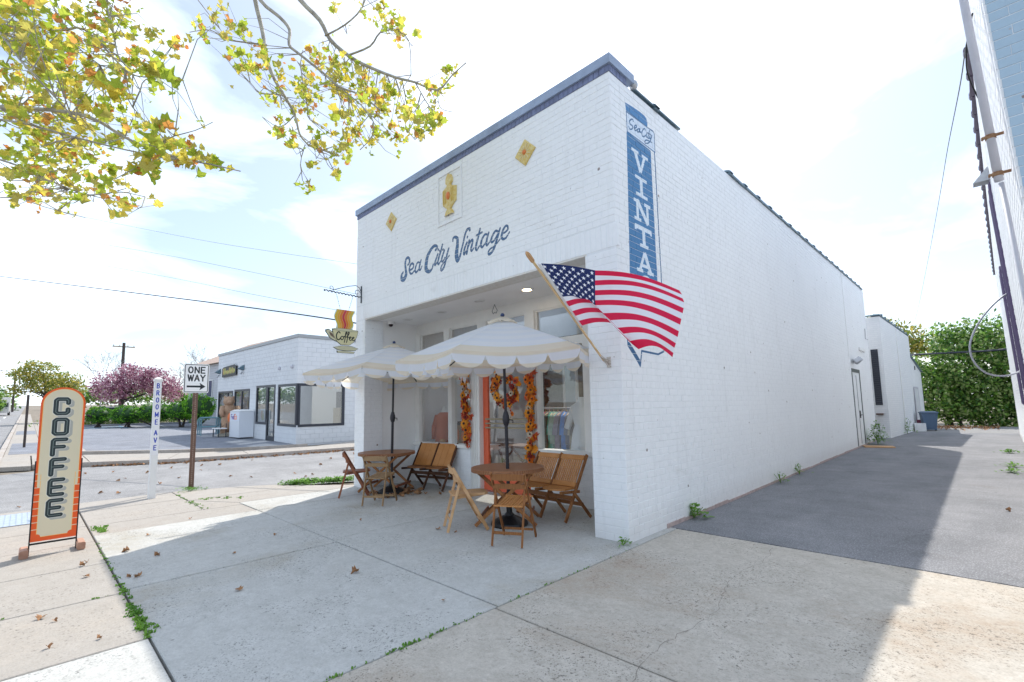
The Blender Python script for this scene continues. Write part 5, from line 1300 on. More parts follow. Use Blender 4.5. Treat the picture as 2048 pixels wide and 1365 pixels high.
# ------------------------------------------------------------------ umbrellas
def fabric():
    m = mat('striped_canopy', (.8, .8, .8), .8)
    g = NT(m); t = g.n('ShaderNodeTexCoord'); s = g.n('ShaderNodeSeparateXYZ'); g.l(t.outputs['UV'], s.inputs[0])
    fr = g.math('FRACT', g.math('MULTIPLY', s.outputs[1], 6.5))
    st = g.ramp(fr, [(0.0, (.87, .88, .90)), (0.45, (.87, .88, .90)), (0.52, (.83, .855, .90)), (0.95, (.83, .855, .90)), (1.0, (.87, .88, .90))])
    st = g.mix(g.ramp(s.outputs[1], [(.865, (0, 0, 0)), (.885, (1, 1, 1)), (1.0, (1, 1, 1))]), st, (.85, .76, .62))
    g.l(st, g.b.inputs['Base Color'])
    tr = g.n('ShaderNodeBsdfTranslucent'); g.l(st, tr.inputs[0])
    mx = g.n('ShaderNodeMixShader'); mx.inputs[0].default_value = .52
    out = [n for n in m.node_tree.nodes if n.type == 'OUTPUT_MATERIAL'][0]
    g.l(g.b.outputs[0], mx.inputs[1]); g.l(tr.outputs[0], mx.inputs[2]); g.l(mx.outputs[0], out.inputs[0])
    return m
M['canopy'] = fabric()
def umbrella(cx, cy, cz, Rr, th, tilt, rise, base_xy, foot_z, label, seed):
    """canopy centre (cx,cy), rim height cz"""
    u = empty('patio_umbrella', (base_xy[0], base_xy[1], 0), label=label, cat='umbrella', group='striped patio umbrellas in front of the shop')
    ox, oy = cx - base_xy[0], cy - base_xy[1]
    ctr = Vector((ox, oy, cz))
    rr = random.Random(seed)
    def V(k, f=1.0):
        a = th + k * math.pi / 3
        x, y = Rr * math.cos(a), Rr * math.sin(a)
        return Vector((ox + x * f, oy + y * f, cz + tilt[0] * x * f + tilt[1] * y * f))
    apex = ctr + Vector((0, 0, rise))
    nr, ns = 8, 12
    for k in range(6):
        A, B = V(k), V(k + 1)
        mb = MB(); uv = []
        for i in range(nr + 1):
            t = .06 + .94 * i / nr
            for j in range(ns + 1):
                s = j / ns
                p = A.lerp(B, s)
                q = apex.lerp(p, t)
                sag = math.sin(math.pi * s) * t
                q += Vector((0, 0, .012 * math.sin(math.pi * t) - .05 * sag * t))
                ctrv = (ctr + Vector((0, 0, 0)) - p).normalized()
                q += Vector((ctrv.x, ctrv.y, 0)) * .05 * sag
                mb.v.append(tuple(q)); uv.append((s, 1 - t * .0 - t if False else t))
        for i in range(nr):
            for j in range(ns):
                a = i * (ns + 1) + j; mb.f.append((a, a + 1, a + ns + 2, a + ns + 1)); mb.m.append(0)
        o = mb.build('canopy_panel', M['canopy'], u, smooth=True)
        me = o.data; l = me.uv_layers.new(name='cloth')
        for lp in me.loops: l.data[lp.index].uv = (uv[lp.vertex_index][0], uv[lp.vertex_index][1])
        # valance with scallops
        mb = MB(); uv = []; N = 48; edge = [me.vertices[nr * (ns + 1) + j].co.copy() for j in range(ns + 1)]
        for j in range(N + 1):
            s = j / N; f = s * ns; i0 = min(ns - 1, int(f)); p = edge[i0].lerp(edge[i0 + 1], f - i0)
            out = Vector((p.x - ox, p.y - oy, 0)).normalized()
            sc = abs(math.sin(math.pi * s * 4)) ** .42
            dpt = .045 + .135 * sc
            wv = .018 * math.sin(s * 25 + k + seed)
            for q in range(4):
                t = q / 3
                mb.v.append(tuple(p + Vector((0, 0, -dpt * t)) + out * (.012 + wv * t))); uv.append((s, .80 + .31 * t * dpt / .21))
        for j in range(N):
            for q in range(3):
                a = j * 4 + q; mb.f.append((a, a + 1, a + 5, a + 4)); mb.m.append(0)
        o2 = mb.build('valance', M['valance'], u, smooth=True)
        l = o2.data.uv_layers.new(name='cloth')
        for lp in o2.data.loops: l.data[lp.index].uv = uv[lp.vertex_index]
        mb = MB(); mb.bar(apex + Vector((0, 0, -.03)), A + Vector((0, 0, -.02)), .012, .02, side=(0, 0, 1)); mb.build('rib', M['black'], u)
        mb = MB(); hub = ctr + Vector((0, 0, rise - .55)); mb.bar(hub, apex.lerp(A, .5) + Vector((0, 0, -.03)), .01, .016, side=(0, 0, 1)); mb.build('strut', M['black'], u)
    # vent cap
    mb = MB(); n = 24; pr_ = []
    for k in range(n):
        a = 2 * math.pi * k / n; r0 = .20 * (1 + .06 * math.cos(6 * a)); 
        pr_.append((apex.x + r0 * math.cos(a), apex.y + r0 * math.sin(a), apex.z - .035 - .02 * abs(math.sin(3 * a))))
    mb.add([(apex.x, apex.y, apex.z + .05)] + pr_, [(0, 1 + k, 1 + (k + 1) % n) for k in range(n)])
    mb.build('vent_cap', M['valance'], u, smooth=True)
    mb = MB(); mb.ball((apex.x, apex.y, apex.z + .06), .03, .03, .03); mb.build('finial', mat('navy_plastic', (.02, .04, .12), .4), u, smooth=True)
    foot = Vector((0, 0, foot_z)); d = apex - foot
    j = foot.lerp(apex, .62)
    mb = MB(); mb.tube([foot, foot.lerp(apex, .48)], .024, 12); mb.tube([foot.lerp(apex, .48), apex + Vector((0, 0, .03))], .019, 12); mb.build('pole', M['pole'], u)
    c = foot.lerp(apex, .50)
    mb = MB(); mb.tube([foot.lerp(apex, .47), foot.lerp(apex, .485), foot.lerp(apex, .5), foot.lerp(apex, .515), foot.lerp(apex, .54)], [.03, .045, .05, .045, .026], 12); mb.build('crank_housing', M['pole'], u)
    mb = MB(); mb.tube([c, c + Vector((.10, .03, -.01)), c + Vector((.10, .03, -.05))], .008, 6); mb.build('crank_handle', M['black'], u)
    mb = MB(); mb.lathe([(.24, 0), (.25, .02), (.24, .05), (.16, .09), (.07, .13), (.04, .17), (.035, .36)], 24); mb.build('base', M['black'], u)
    mb = MB(); mb.tube([(.03, 0, .3), (.08, 0, .3)], .008, 6); mb.box(.07, .09, -.02, .02, .28, .32); mb.build('knob', M['black'], u)
    return u
def fab2():
    m = leaf_mat('valance_cloth', (.85, .86, .88), (.85, .86, .88), .52); g = NT(m)
    t = g.n('ShaderNodeTexCoord'); s = g.n('ShaderNodeSeparateXYZ'); g.l(t.outputs['UV'], s.inputs[0])
    st = g.ramp(s.outputs[1], [(.80, (.85, .76, .62)), (.85, (.85, .76, .62)), (.87, (.84, .86, .91)), (.99, (.84, .86, .91)), (1.01, (.85, .77, .64))])
    g.l(st, g.b.inputs['Base Color'])
    for n in m.node_tree.nodes:
        if n.type == 'BSDF_TRANSLUCENT': g.l(st, n.inputs[0])
    return m
M['valance'] = fab2()
M['pole'] = mat('bronze_pole', (.035, .033, .04), .45, metal=.4)
umbrella(-1.58, -.38, 2.235, 1.39, 5.111, (0, .043), .50, (-1.67, -.23), .05, 'cream and white striped scalloped umbrella over the nearer table by the door', 2)
umbrella(-4.90, -.02, 2.22, 1.55, 5.42, (.024, -.01), .54, (-5.13, .08), .05, 'cream and white striped scalloped umbrella over the far table beside the coffee cup sign', 5)

# ------------------------------------------------------------------ round folding tables
def table(x, y, D, rz, label):
    t = empty('folding_table', (x, y, 0), rz, label=label, cat='table', group='round wooden folding tables')
    r = D / 2; n = 40
    k = 7; w = D / k
    for i in range(k):       # boards of the top
        x0 = -r + i * w + .002; x1 = -r + (i + 1) * w - .002
        x0c, x1c = max(x0, -r + .012), min(x1, r - .012)
        pts = [(xx, -math.sqrt(max(0, r * r - xx * xx))) for xx in np.linspace(x0c, x1c, 7)] + [(xx, math.sqrt(max(0, r * r - xx * xx))) for xx in np.linspace(x1c, x0c, 7)]
        mb = MB(); mb.prism(pts, .715, .738); mb.build('board', M['wood_top'], t)
    mb = MB()
    ring = []
    for kk in range(n):
        a = 2 * math.pi * kk / n; ring += [((r - .03) * math.cos(a), (r - .03) * math.sin(a), .69), ((r + .002) * math.cos(a), (r + .002) * math.sin(a), .69), ((r + .002) * math.cos(a), (r + .002) * math.sin(a), .7145), ((r - .03) * math.cos(a), (r - .03) * math.sin(a), .7145)]
    fs = []
    for kk in range(n):
        a, b = kk * 4, ((kk + 1) % n) * 4
        for q in range(4): fs.append((a + q, b + q, b + (q + 1) % 4, a + (q + 1) % 4))
    mb.add(ring, fs); mb.build('apron', M['wood_top'], t)
    for s in (-1, 1):
        mb = MB(); mb.bar((s * .27, -.36 * D, .70), (s * .27, .40 * D, .015), .045, .022, side=(0, 1, .6)); mb.build('leg', M['wood_brown'], t)
        mb = MB(); mb.bar((s * .30, .36 * D, .70), (s * .30, -.40 * D, .015), .045, .022, side=(0, 1, -.6)); mb.build('leg', M['wood_brown'], t)
    for s, yy in ((-1, -.33 * D), (1, .33 * D)):
        mb = MB(); mb.bar((-.31, yy, .13), (.31, yy, .13), .045, .02); mb.build('stretcher', M['wood_red'], t)
        mb = MB(); mb.bar((-.32, yy * .9, .67), (.32, yy * .9, .67), .045, .02); mb.build('rail', M['wood_brown'], t)
    return t
table(-1.80, -.12, 1.0, R(-52), 'round slatted wooden folding table under the nearer umbrella')
table(-5.45, .17, 1.08, R(-58), 'round wooden folding table under the far umbrella by the brick pier')

# ------------------------------------------------------------------ folding chairs
def chair(x, y, rz, wm, seatm, label, slats=True, h=.80, cushion=False):
    c = empty('folding_chair', (x, y, 0), rz, label=label, cat='chair', group='wooden folding chairs at the tables')
    W = .20
    for s in (-1, 1):
        mb = MB(); mb.bar((s * W, -.20, h), (s * W, .25, .01), .042, .020, side=(0, 1, .5)); mb.build('front_leg', M[wm], c)
        mb = MB(); mb.bar((s * (W - .025), -.10, .64), (s * (W - .025), -.26, .01), .034, .018, side=(0, 1, 0)); mb.build('rear_leg', M[wm], c)
        mb = MB(); mb.bar((s * (W - .048), -.17, .42), (s * (W - .048), .24, .455), .032, .018, side=(0, 0, 1)); mb.build('seat_rail', M[wm], c)
    for z0, y0, hh in ((h - .045, -.185, .065), (h - .155, -.125, .05)):
        mb = MB(); n = 8; vs = []
        for i in range(n + 1):
            xx = -W + 2 * W * i / n; b = -.028 * math.cos(math.pi * xx / (2 * W)); 
            arch = .012 * math.cos(math.pi * xx / (2 * W))
            for (dy, dz) in ((-.008, -hh / 2), (.008, -hh / 2), (.008, hh / 2 + arch), (-.008, hh / 2 + arch)): vs.append((xx, y0 + b + dy, z0 + dz))
        fs = [(0, 1, 2, 3), (4 * n + 3, 4 * n + 2, 4 * n + 1, 4 * n)]
        for i in range(n):
            for q in range(4): fs.append((4 * i + q, 4 * i + 4 + q, 4 * i + 4 + (q + 1) % 4, 4 * i + (q + 1) % 4))
        mb.add(vs, fs); mb.build('back_rail', M[wm], c)
    mb = MB(); mb.bar((-W + .02, -.225, .15), (W - .02, -.225, .15), .032, .016); mb.build('stretcher', M[wm], c)
    mb = MB(); mb.bar((-W + .02, .19, .10), (W - .02, .19, .10), .028, .014); mb.build('stretcher', M[wm], c)
    if slats:
        for i in range(8):
            xx = -W + .065 + i * (2 * W - .13) / 7
            mb = MB(); mb.bar((xx, -.18, .437), (xx, .25, .474), .030, .012, side=(1, 0, 0)); mb.build('seat_slat', M[seatm], c)
        for yy, zz in ((-.185, .437), (.25, .474)):
            mb = MB(); mb.bar((-W + .03, yy, zz), (W - .03, yy, zz), .03, .014, side=(0, 1, 0)); mb.build('seat_edge', M[seatm], c)
    else:
        mb = MB(); mb.prism([(-W + .03, -.2), (W - .03, -.2), (W - .02, .22), (W - .07, .27), (-W + .07, .27), (-W + .02, .22)], .445, .467); mb.build('seat', M[seatm], c)
    return c
chair(-1.07, -.757, R(27), 'wood_brown', 'wood_seat', 'brown folding chair with slatted seat, back to the viewer at the nearer table')
chair(-1.98, -.72, R(-30), 'wood_light', 'wood_light', 'pale unpainted folding chair seen side-on left of the nearer table', slats=False)
chair(-4.39, -.59, R(35), 'wood_grey', 'wood_grey', 'weathered grey-brown folding chair with its back to the viewer at the far table')
chair(-5.38, -.53, R(-28), 'wood_red', 'wood_red', 'reddish folding chair leaning side-on at the left of the far table', slats=False)

# ------------------------------------------------------------------ double folding seats against the window
def double_seat(x, y, rz, label, slatted, mats):
    d = empty('double_folding_seat', (x, y, 0), rz, label=label, cat='seat', group='double folding seats under the windows')
    W = .47; fm, bm, smt = mats
    for i in (-1, 0, 1):
        xx = i * W
        mb = MB(); mb.bar((xx, .26, .86), (xx, -.24, .01), .05, .024, side=(0, 1, .5)); mb.build('front_leg', M[fm], d)
        mb = MB(); mb.bar((xx + .03, -.10, .40), (xx + .03, .26, .01), .045, .022, side=(0, 1, -.6)); mb.build('rear_leg', M[fm], d)
        mb = MB(); mb.bar((xx - .028, -.30, .40), (xx - .028, .10, .37), .04, .022, side=(0, 0, 1)); mb.build('seat_bracket', M[fm], d)
    mb = MB(); mb.bar((-W, -.06, .30), (W, -.06, .30), .06, .022, side=(0, 0, 1)); mb.build('stretcher', M[fm], d)
    mb = MB(); mb.bar((-W, .14, .19), (W, .14, .19), .05, .02, side=(0, 0, 1)); mb.build('stretcher', M[fm], d)
    for s in (-1, 1):
        cx = s * W / 2; hw = W / 2 - .022
        P = lambda u, z: (cx + u, .26 - (.86 - z) * .588 - .012, z)
        e = empty('backrest', parent=d)
        if slatted:
            mb = MB(); mb.bar(P(-hw, .82), P(hw, .82), .07, .02, side=(0, .5, .86)); mb.build('top_rail', M[bm], e)
            mb = MB(); mb.bar(P(-hw, .47), P(hw, .47), .07, .02, side=(0, .5, .86)); mb.build('bottom_rail', M[bm], e)
            for q in range(11):
                u = -hw + .03 + q * (2 * hw - .06) / 10
                mb = MB(); mb.bar(P(u, .50), P(u, .79), .026, .012, side=(1, 0, 0)); mb.build('slat', M[smt], e)
        else:
            for q in range(3):
                u0 = -hw + q * 2 * hw / 3; mb = MB(); mb.bar(P(u0 + hw / 3, .44), P(u0 + hw / 3, .85), 2 * hw / 3 - .003, .014, side=(1, 0, 0)); mb.build('board', M[smt], e)
        n = 10
        pts = [(cx - hw, .06), (cx - hw, -.16)] + [(cx - hw * math.cos(math.pi * t / n), -.16 - .14 * math.sin(math.pi * t / n)) for t in range(1, n)] + [(cx + hw, -.16), (cx + hw, .06)]
        mb = MB(); mb.prism(pts[::-1], .415, .437); mb.build('seat', M[bm], d)
    return d
double_seat(-1.59, .55, R(-3), 'double folding seat with slatted varnished backs below the right-hand shop window', True, ('wood_brown', 'wood_seat', 'wood_seat'))
double_seat(-4.95, .86, R(14), 'double folding seat with plain board backs below the left-hand shop window', False, ('wood_dark', 'wood_brown', 'wood_seat'))

# ------------------------------------------------------------------ coffee board sign
c = empty('coffee_sign', (-4.88, -4.49, 0), label='tall cream board sign with orange border reading COFFEE, on two timber blocks', cat='sign')
PW, Z0, Z1 = .385, .145, 1.90
cv = Canvas(PW, Z1 - Z0, 620, base=(0, 0, 0)); cv.a[:] = 1
H_ = Z1 - Z0; OR = s2((240, 90, 25)); YE = s2((255, 190, 95)); CR = s2((226, 212, 180))
r_ = PW / 2
def arch(ins, z0): return [(ins, z0), (PW - ins, z0)] + [(PW / 2 + (r_ - ins) * math.cos(R(a)), H_ - r_ + (r_ - ins) * math.sin(R(a))) for a in range(0, 181, 6)]
cv.poly(arch(-.01, -.01), OR); cv.poly(arch(.019, .62), YE); cv.poly(arch(.024, .6), CR)
cv.rect(.045, PW - .045, .045, .75, YE); cv.rect(.05, PW - .05, .05, .76, CR)
for i in range(9):
    z = .13 + i * .078
    for x0 in (.0, PW - .05): cv.rect(x0, x0 + .05, z, z + .008, CR)
for x0 in (.05, PW - .05): cv.disc(x0, .05, .03, OR)
DK = s2((35, 48, 50))
def big(ch, cx, zc, h=.168, w=.105):
    P = lambda x, y: (cx + (x - .5) * w, zc + (y - .5) * h)
    S_ = {'C': [[(1, .72), (1, .9), (.85, 1), (.15, 1), (0, .9), (0, .1), (.15, 0), (.85, 0), (1, .1), (1, .28)]],
          'O': [[(.85, 1), (.15, 1), (0, .9), (0, .1), (.15, 0), (.85, 0), (1, .1), (1, .9), (.85, 1)]],
          'F': [[(0, -.02), (0, .9), (.12, 1), (1, 1)], [(0, .5), (.85, .5)]],
          'E': [[(1, 1), (.12, 1), (0, .9), (0, .1), (.12, 0), (1, 0)], [(0, .5), (.85, .5)]]}[ch]
    for col_, rad, off in ((s2((178, 175, 165)), .026, (.026, -.022)), (s2((236, 232, 220)), .0275, (0, 0)), (DK, .0225, (0, 0)), (s2((130, 145, 140)), .0022, (0, 0))):
        for st in S_: cv.stroke([P(*p) for p in st], rad, col_, off=off, smooth=False)
for ch, zc in zip('COFFEE', (1.66, 1.42, 1.185, .955, .72, .485)): big(ch, PW / 2 - .012, zc - Z0 + .015)
im = cv.image('coffee_board')
mb = MB(); n = 16
pts = [(-PW / 2, Z0), (PW / 2, Z0)] + [(r_ * math.cos(math.pi * k / n), Z1 - r_ + r_ * math.sin(math.pi * k / n)) for k in range(0, n + 1)]
mb.add([(.012, y, z) for y, z in pts], [tuple(range(len(pts)))])
o = mb.build('sign_face', image_mat('coffee_print', im, rough=.35), c); planar_uv(o.data, lambda co: ((co.y + PW / 2) / PW, (co.z - Z0) / H_))
k = len(pts); mb = MB(); mb.add([(.0118, y, z) for y, z in pts] + [(-.012, y, z) for y, z in pts], [(i, k + i, k + (i + 1) % k, (i + 1) % k) for i in range(k)] + [tuple(range(2 * k - 1, k - 1, -1))])
mb.build('sign_board', mat('orange_edge_paint', (.75, .22, .05), .5), c)
for s in (-1, 1):
    mb = MB(); mb.bar((0, s * (PW / 2 + .004), 0), (0, s * (PW / 2 + .004), 1.05), .03, .012, side=(1, 0, 0)); mb.build('leg', M['black'], c)
    mb = MB(); mb.bar((-.12, s * (PW / 2 + .042), .045), (.16, s * (PW / 2 + .042), .045), .085, .075, side=(0, 0, 1)); mb.build('foot_block', M['wood_block'], c)
mb = MB(); mb.bar((0, -PW / 2, .12), (0, PW / 2, .12), .02, .01); mb.build('cross_bar', M['black'], c)

# ------------------------------------------------------------------ hanging cup sign
b = empty('sign_bracket', (-6.226, 0, 3.93), label='black wrought iron scroll bracket on the upper left of the shop front', cat='bracket')
mb = MB(); mb.box(-.02, .02, -.012, .0, -.12, .24); mb.build('wall_plate', M['iron'], b)
mb = MB()
mb.tube([(.012 * math.cos(i * 1.3), -.01 - .015 * i, .03 * i / 50 + .012 * math.sin(i * 1.3)) for i in range(0, 51)], .011, 6); mb.ball((0, -.79, .03), .02, .02, .02); mb.build('arm', M['iron'], b)
def spiral(cy, cz, r0, t0, t1, n=22): return [(0, cy + r0 * (1 - .8 * i / n) * math.cos(t0 + (t1 - t0) * i / n), cz + r0 * (1 - .8 * i / n) * math.sin(t0 + (t1 - t0) * i / n)) for i in range(n + 1)]
mb = MB(); mb.tube([(0, -.015, .12), (0, -.05, .2), (0, -.13, .235), (0, -.3, .19), (0, -.55, .09), (0, -.62, .06)], .007, 6); mb.tube(spiral(-.10, .085, .07, 0, 6.5), .006, 6); mb.tube(spiral(-.66, .10, .055, -1.5, 5.2), .005, 6); mb.build('scroll', M['iron'], b)
s_ = empty('cup_sign', (-6.226, -.36, 3.93), label='cut-out coffee cup sign with red and orange steam, reading Coffee, hung from the bracket', cat='sign')
# local: y from -.42 (left) to .40, z relative
def slabpoly(poly, t, m, name, z=0, x=0):
    mb = MB(); n = len(poly)
    area = sum(poly[i][0] * poly[(i + 1) % n][1] - poly[(i + 1) % n][0] * poly[i][1] for i in range(n))
    if area < 0: poly = poly[::-1]
    mb.add([(x + t, a, b_) for a, b_ in poly] + [(x - t, a, b_) for a, b_ in poly], [tuple(range(n)), tuple(range(2 * n - 1, n - 1, -1))] + [(i, n + i, n + (i + 1) % n, (i + 1) % n) for i in range(n)])
    return mb.build(name, m, s_)
cup = [(-.265, -.745), (-.24, -.86), (-.17, -.98), (-.08, -1.045), (.10, -1.045), (.19, -.98), (.26, -.87), (.29, -.745)]
cream = mat('cream_enamel', (.66, .62, .42), .4); dkm = mat('dark_green_edge', (.03, .06, .05), .5)
cvC = Canvas(.62, .40, 600, base=s2((222, 214, 170))); cvC.a[:] = 1
INK = s2((30, 36, 34))
# word Coffee, script
def sc(pts, r=.009): cvC.stroke([(.13 + x * .40, .13 + y * .14) for x, y in pts], r, INK)
sc([(.17, .95), (.11, 1.12), (.03, .95), (-.02, .5), (.02, .05), (.10, -.05), (.2, .2)], .011)
sc([(.28, .5), (.21, .3), (.25, .0), (.33, .1), (.35, .4), (.28, .5)])
sc([(.36, .45), (.45, .6), (.53, 1.1), (.50, 1.2), (.46, .9), (.44, .2), (.40, -.35)]); sc([(.38, .42), (.55, .46)], .007)
sc([(.50, .45), (.58, .6), (.66, 1.1), (.62, 1.2), (.58, .9), (.56, .2), (.52, -.35)]); sc([(.52, .42), (.66, .46)], .007)
sc([(.68, .25), (.76, .42), (.74, .52), (.68, .45), (.66, .2), (.72, 0), (.82, .15)])
sc([(.84, .25), (.92, .42), (.90, .52), (.84, .45), (.82, .2), (.88, 0), (1.0, .2)])
for seg in (cup,): cvC.stroke([(y + .30, z + 1.07) for y, z in seg + [seg[0]]], .006, INK, smooth=False)
cup_im = cvC.image('cup_print')
o = slabpoly(cup, .012, dkm, 'cup')
mb = MB(); mb.add([(.0135, a, b_) for a, b_ in cup], [tuple(range(len(cup)))]); o = mb.build('cup_face', image_mat('cup_print', cup_im, rough=.4), s_); planar_uv(o.data, lambda co: ((co.y + .30) / .62, (co.z + 1.07) / .40))
for nm, poly in (('rim', [(-.27 + .28 + .28 * math.cos(R(a)), -.735 + .03 * math.sin(R(a))) for a in range(0, 360, 20)]),
                 ('saucer', [(-.24 + .0, -1.10), (-.05, -1.06), (.15, -1.06), (.30, -1.10), (.22, -1.15), (.0, -1.165), (-.15, -1.15)]),
                 ('saucer_foot', [(-.16, -1.168), (.22, -1.168), (.20, -1.21), (-.15, -1.21)])):
    slabpoly([( (a) , b_) for a, b_ in poly], .014, dkm, nm)
    cx_ = sum(a for a, _ in poly) / len(poly); cz_ = sum(b_ for _, b_ in poly) / len(poly)
    slabpoly([(cx_ + (a - cx_) * .955, cz_ + (b_ - cz_) * .84) for a, b_ in poly], .0165, cream, nm)
hd = [(-.25, -.80), (-.33, -.745), (-.40, -.76), (-.40, -.80), (-.30, -.93), (-.17, -.99), (-.17, -1.0 + .05), (-.2, -.9)]
slabpoly(hd, .010, dkm, 'cup_handle'); slabpoly([(-.29 + (a + .29) * .86, -.86 + (b_ + .86) * .86) for a, b_ in hd], .0125, cream, 'cup_handle')
slabpoly([(-.26, -.83), (-.33, -.80), (-.30, -.87), (-.21, -.93)], .0145, mat('brown_hole', (.18, .12, .08), .6), 'handle_hole')
STC = [(.75, .50, .05), (.80, .40, .05), (.75, .22, .03), (.62, .05, .07), (.75, .22, .03), (.80, .40, .05), (.70, .52, .08)]
for i, c_ in enumerate(STC):
    w = .052; y0 = -.20 + i * w
    Lp = []; Rp = []
    for q in range(13):
        t = q / 12; z = -.72 + .40 * t; dx = .025 * math.sin(t * 7.5) + .015 * t; f = (1 if t > .25 else .55 + 1.8 * t)
        cxm = -.018; a = cxm + (y0 - cxm) * (.72 + .28 * min(1, t * 3)) + dx; Lp.append((a, z)); Rp.append((a + w * (.72 + .28 * min(1, t * 3)) - .004, z))
    slabpoly(Lp + Rp[::-1], .008, mat('steam_enamel', c_, .4), 'steam_band')
Lp = []; Rp = []
for q in range(13):
    t = q / 12; z = -.72 + .40 * t; dx = .025 * math.sin(t * 7.5) + .015 * t; Lp.append((-.222 + dx + .03 * (1 - t), z)); Rp.append((.185 + dx - .03 * (1 - t), z))
slabpoly(Lp + Rp[::-1], .006, mat('pale_edge', (.66, .72, .62), .5), 'steam_back')
mb = MB()
for (y0, y1) in ((-.19, -.10), (.17, .08)):
    for i in range(7):
        a = Vector((0, y0, 0)).lerp(Vector((0, y1, -.32)), i / 7); b2 = Vector((0, y0, 0)).lerp(Vector((0, y1, -.32)), (i + .8) / 7); mb.tube([a, b2], .005 if i % 2 else .0035, 5)
mb.build('chain', M['iron'], s_)

# ------------------------------------------------------------------ street name post
p = empty('street_name_post', (-8.31, -3.07, 0), label='white square post with cap and blue letters reading BROOME AVE', cat='street sign')
pw = .054
mb = MB(); mb.box(-pw, pw, -pw, pw, 0, 2.19); mb.build('post', M['white'], p)
mb = MB(); mb.box(-pw - .012, pw + .012, -pw - .012, pw + .012, 2.19, 2.225); mb.add([(-pw - .018, -pw - .018, 2.226), (pw + .018, -pw - .018, 2.226), (pw + .018, pw + .018, 2.226), (-pw - .018, pw + .018, 2.226), (0, 0, 2.275)], [(0, 1, 4), (1, 2, 4), (2, 3, 4), (3, 0, 4), (3, 2, 1, 0)]); mb.build('cap', M['white'], p)
cv = Canvas(.10, 1.5, 900, base=s2((235, 235, 238))); cv.a[:] = 1
for ch, z in zip('BROOMEAVE', (2.10, 1.965, 1.83, 1.70, 1.555, 1.415, 1.215, 1.075, .935)):
    text(cv, ch, .05, z - .8 - .042, .084, .0078, s2((28, 60, 175)), cx=True, sx=.72)
im = cv.image('street_name')
mb = MB(); mb.add([(pw + .002, -.05, .8), (pw + .002, .05, .8), (pw + .002, .05, 2.19), (pw + .002, -.05, 2.19)], [(0, 1, 2, 3)])
o = mb.build('lettering', image_mat('street_name_print', im), p); planar_uv(o.data, lambda co: ((co.y + .05) / .1, (co.z - .8) / 1.5))
# ------------------------------------------------------------------ one way sign
p = empty('one_way_sign', (-9.03, -2.30, 0), label='white ONE WAY sign with black arrow on a brown perforated steel post', cat='road sign')
mb = MB(); mb.box(-.005, .005, -.045, .045, 0, 2.58); mb.box(-.03, .0, -.045, -.035, 0, 2.58); mb.box(-.03, .0, .035, .045, 0, 2.58); mb.build('post', M['post_brown'], p)
mb = MB()
for i in range(50): mb.lathe([(.006, .0052), (.0055, .0056)], 8, c=(0, 0, 0)) if False else mb.box(.0052, .0062, -.007, .007, .10 + i * .04, .114 + i * .04)
mb.build('post_holes', mat('pale_rust', (.5, .38, .32), .8), p, kind='stuff')
SW, SH = .46, .62
cv = Canvas(SW, SH, 700, base=s2((245, 245, 246))); cv.a[:] = 1
K = s2((32, 38, 44))
cv.stroke([(.02, .035), (.035, .02), (SW - .035, .02), (SW - .02, .035), (SW - .02, SH - .035), (SW - .035, SH - .02), (.035, SH - .02), (.02, SH - .035), (.02, .035)], .007, K, smooth=False)
text(cv, 'ONE', SW / 2, .425, .125, .0125, K, cx=True, gap=.32, sx=1.0); text(cv, 'WAY', SW / 2, .255, .125, .0125, K, cx=True, gap=.22, sx=.95)
cv.rect(.06, .32, .115, .155, K); cv.poly([(.29, .055), (.40, .135), (.29, .215), (.315, .135)], K)
im = cv.image('one_way')
mb = MB(); q = .03
pl_ = [(-SW / 2 + q, 2.0), (SW / 2 - q, 2.0), (SW / 2 - .008, 2.008), (SW / 2, 2.0 + q), (SW / 2, 2.62 - q), (SW / 2 - .008, 2.612), (SW / 2 - q, 2.62), (-SW / 2 + q, 2.62), (-SW / 2 + .008, 2.612), (-SW / 2, 2.62 - q), (-SW / 2, 2.0 + q), (-SW / 2 + .008, 2.008)]
mb.add([(.012, y, z) for y, z in pl_], [tuple(range(12))]); o = mb.build('sign_face', image_mat('one_way_print', im, rough=.35), p); planar_uv(o.data, lambda co: ((co.y + SW / 2) / SW, (co.z - 2.0) / SH))
mb = MB(); mb.add([(.0118, y, z) for y, z in pl_] + [(.0085, y, z) for y, z in pl_], [(i, 12 + i, 12 + (i + 1) % 12, (i + 1) % 12) for i in range(12)] + [tuple(range(23, 11, -1))]); mb.build('sign_plate', M['steel'], p)

# ------------------------------------------------------------------ flag
fl = empty('flag', (FLAG_POLE[0][0], FLAG_POLE[0][1], FLAG_POLE[0][2]), label='American flag on an angled wooden pole at the right pier of the shop', cat='flag')
base = Vector(FLAG_POLE[0]); tip = Vector(FLAG_POLE[1])
Lc = lambda p: Vector(p) - base
mb = MB(); mb.tube([Lc(base), Lc(tip)], .013, 10); mb.build('pole', wood('pine_pole', (.66, .45, .22), (.78, .58, .34), .4), fl)
dn = (tip - base).normalized()
mb = MB(); mb.tube([Lc(tip - dn * .11), Lc(tip - dn * .10), Lc(tip - dn * .02), Lc(tip + dn * .01), Lc(tip + dn * .03)], [.014, .022, .024, .018, .004], 10); mb.build('finial', M['wood_light'], fl)
mb = MB(); mb.box(.015, .065, .035, .048, -.08, .045); mb.tube([(.035, .036, -.02), Lc(base) + dn * .10], .015, 10); mb.bar((.04, .036, -.07), Lc(base) + dn * .03, .014, .01); mb.build('bracket', mat('chipped_bracket', (.68, .66, .62), .5, color2=(.30, .22, .16), scale=45), fl)
cv = Canvas(1.9, 1.0, 800, base=s2((240, 240, 246))); cv.a[:] = 1
RED = s2((225, 34, 78)); NV = s2((38, 50, 98))
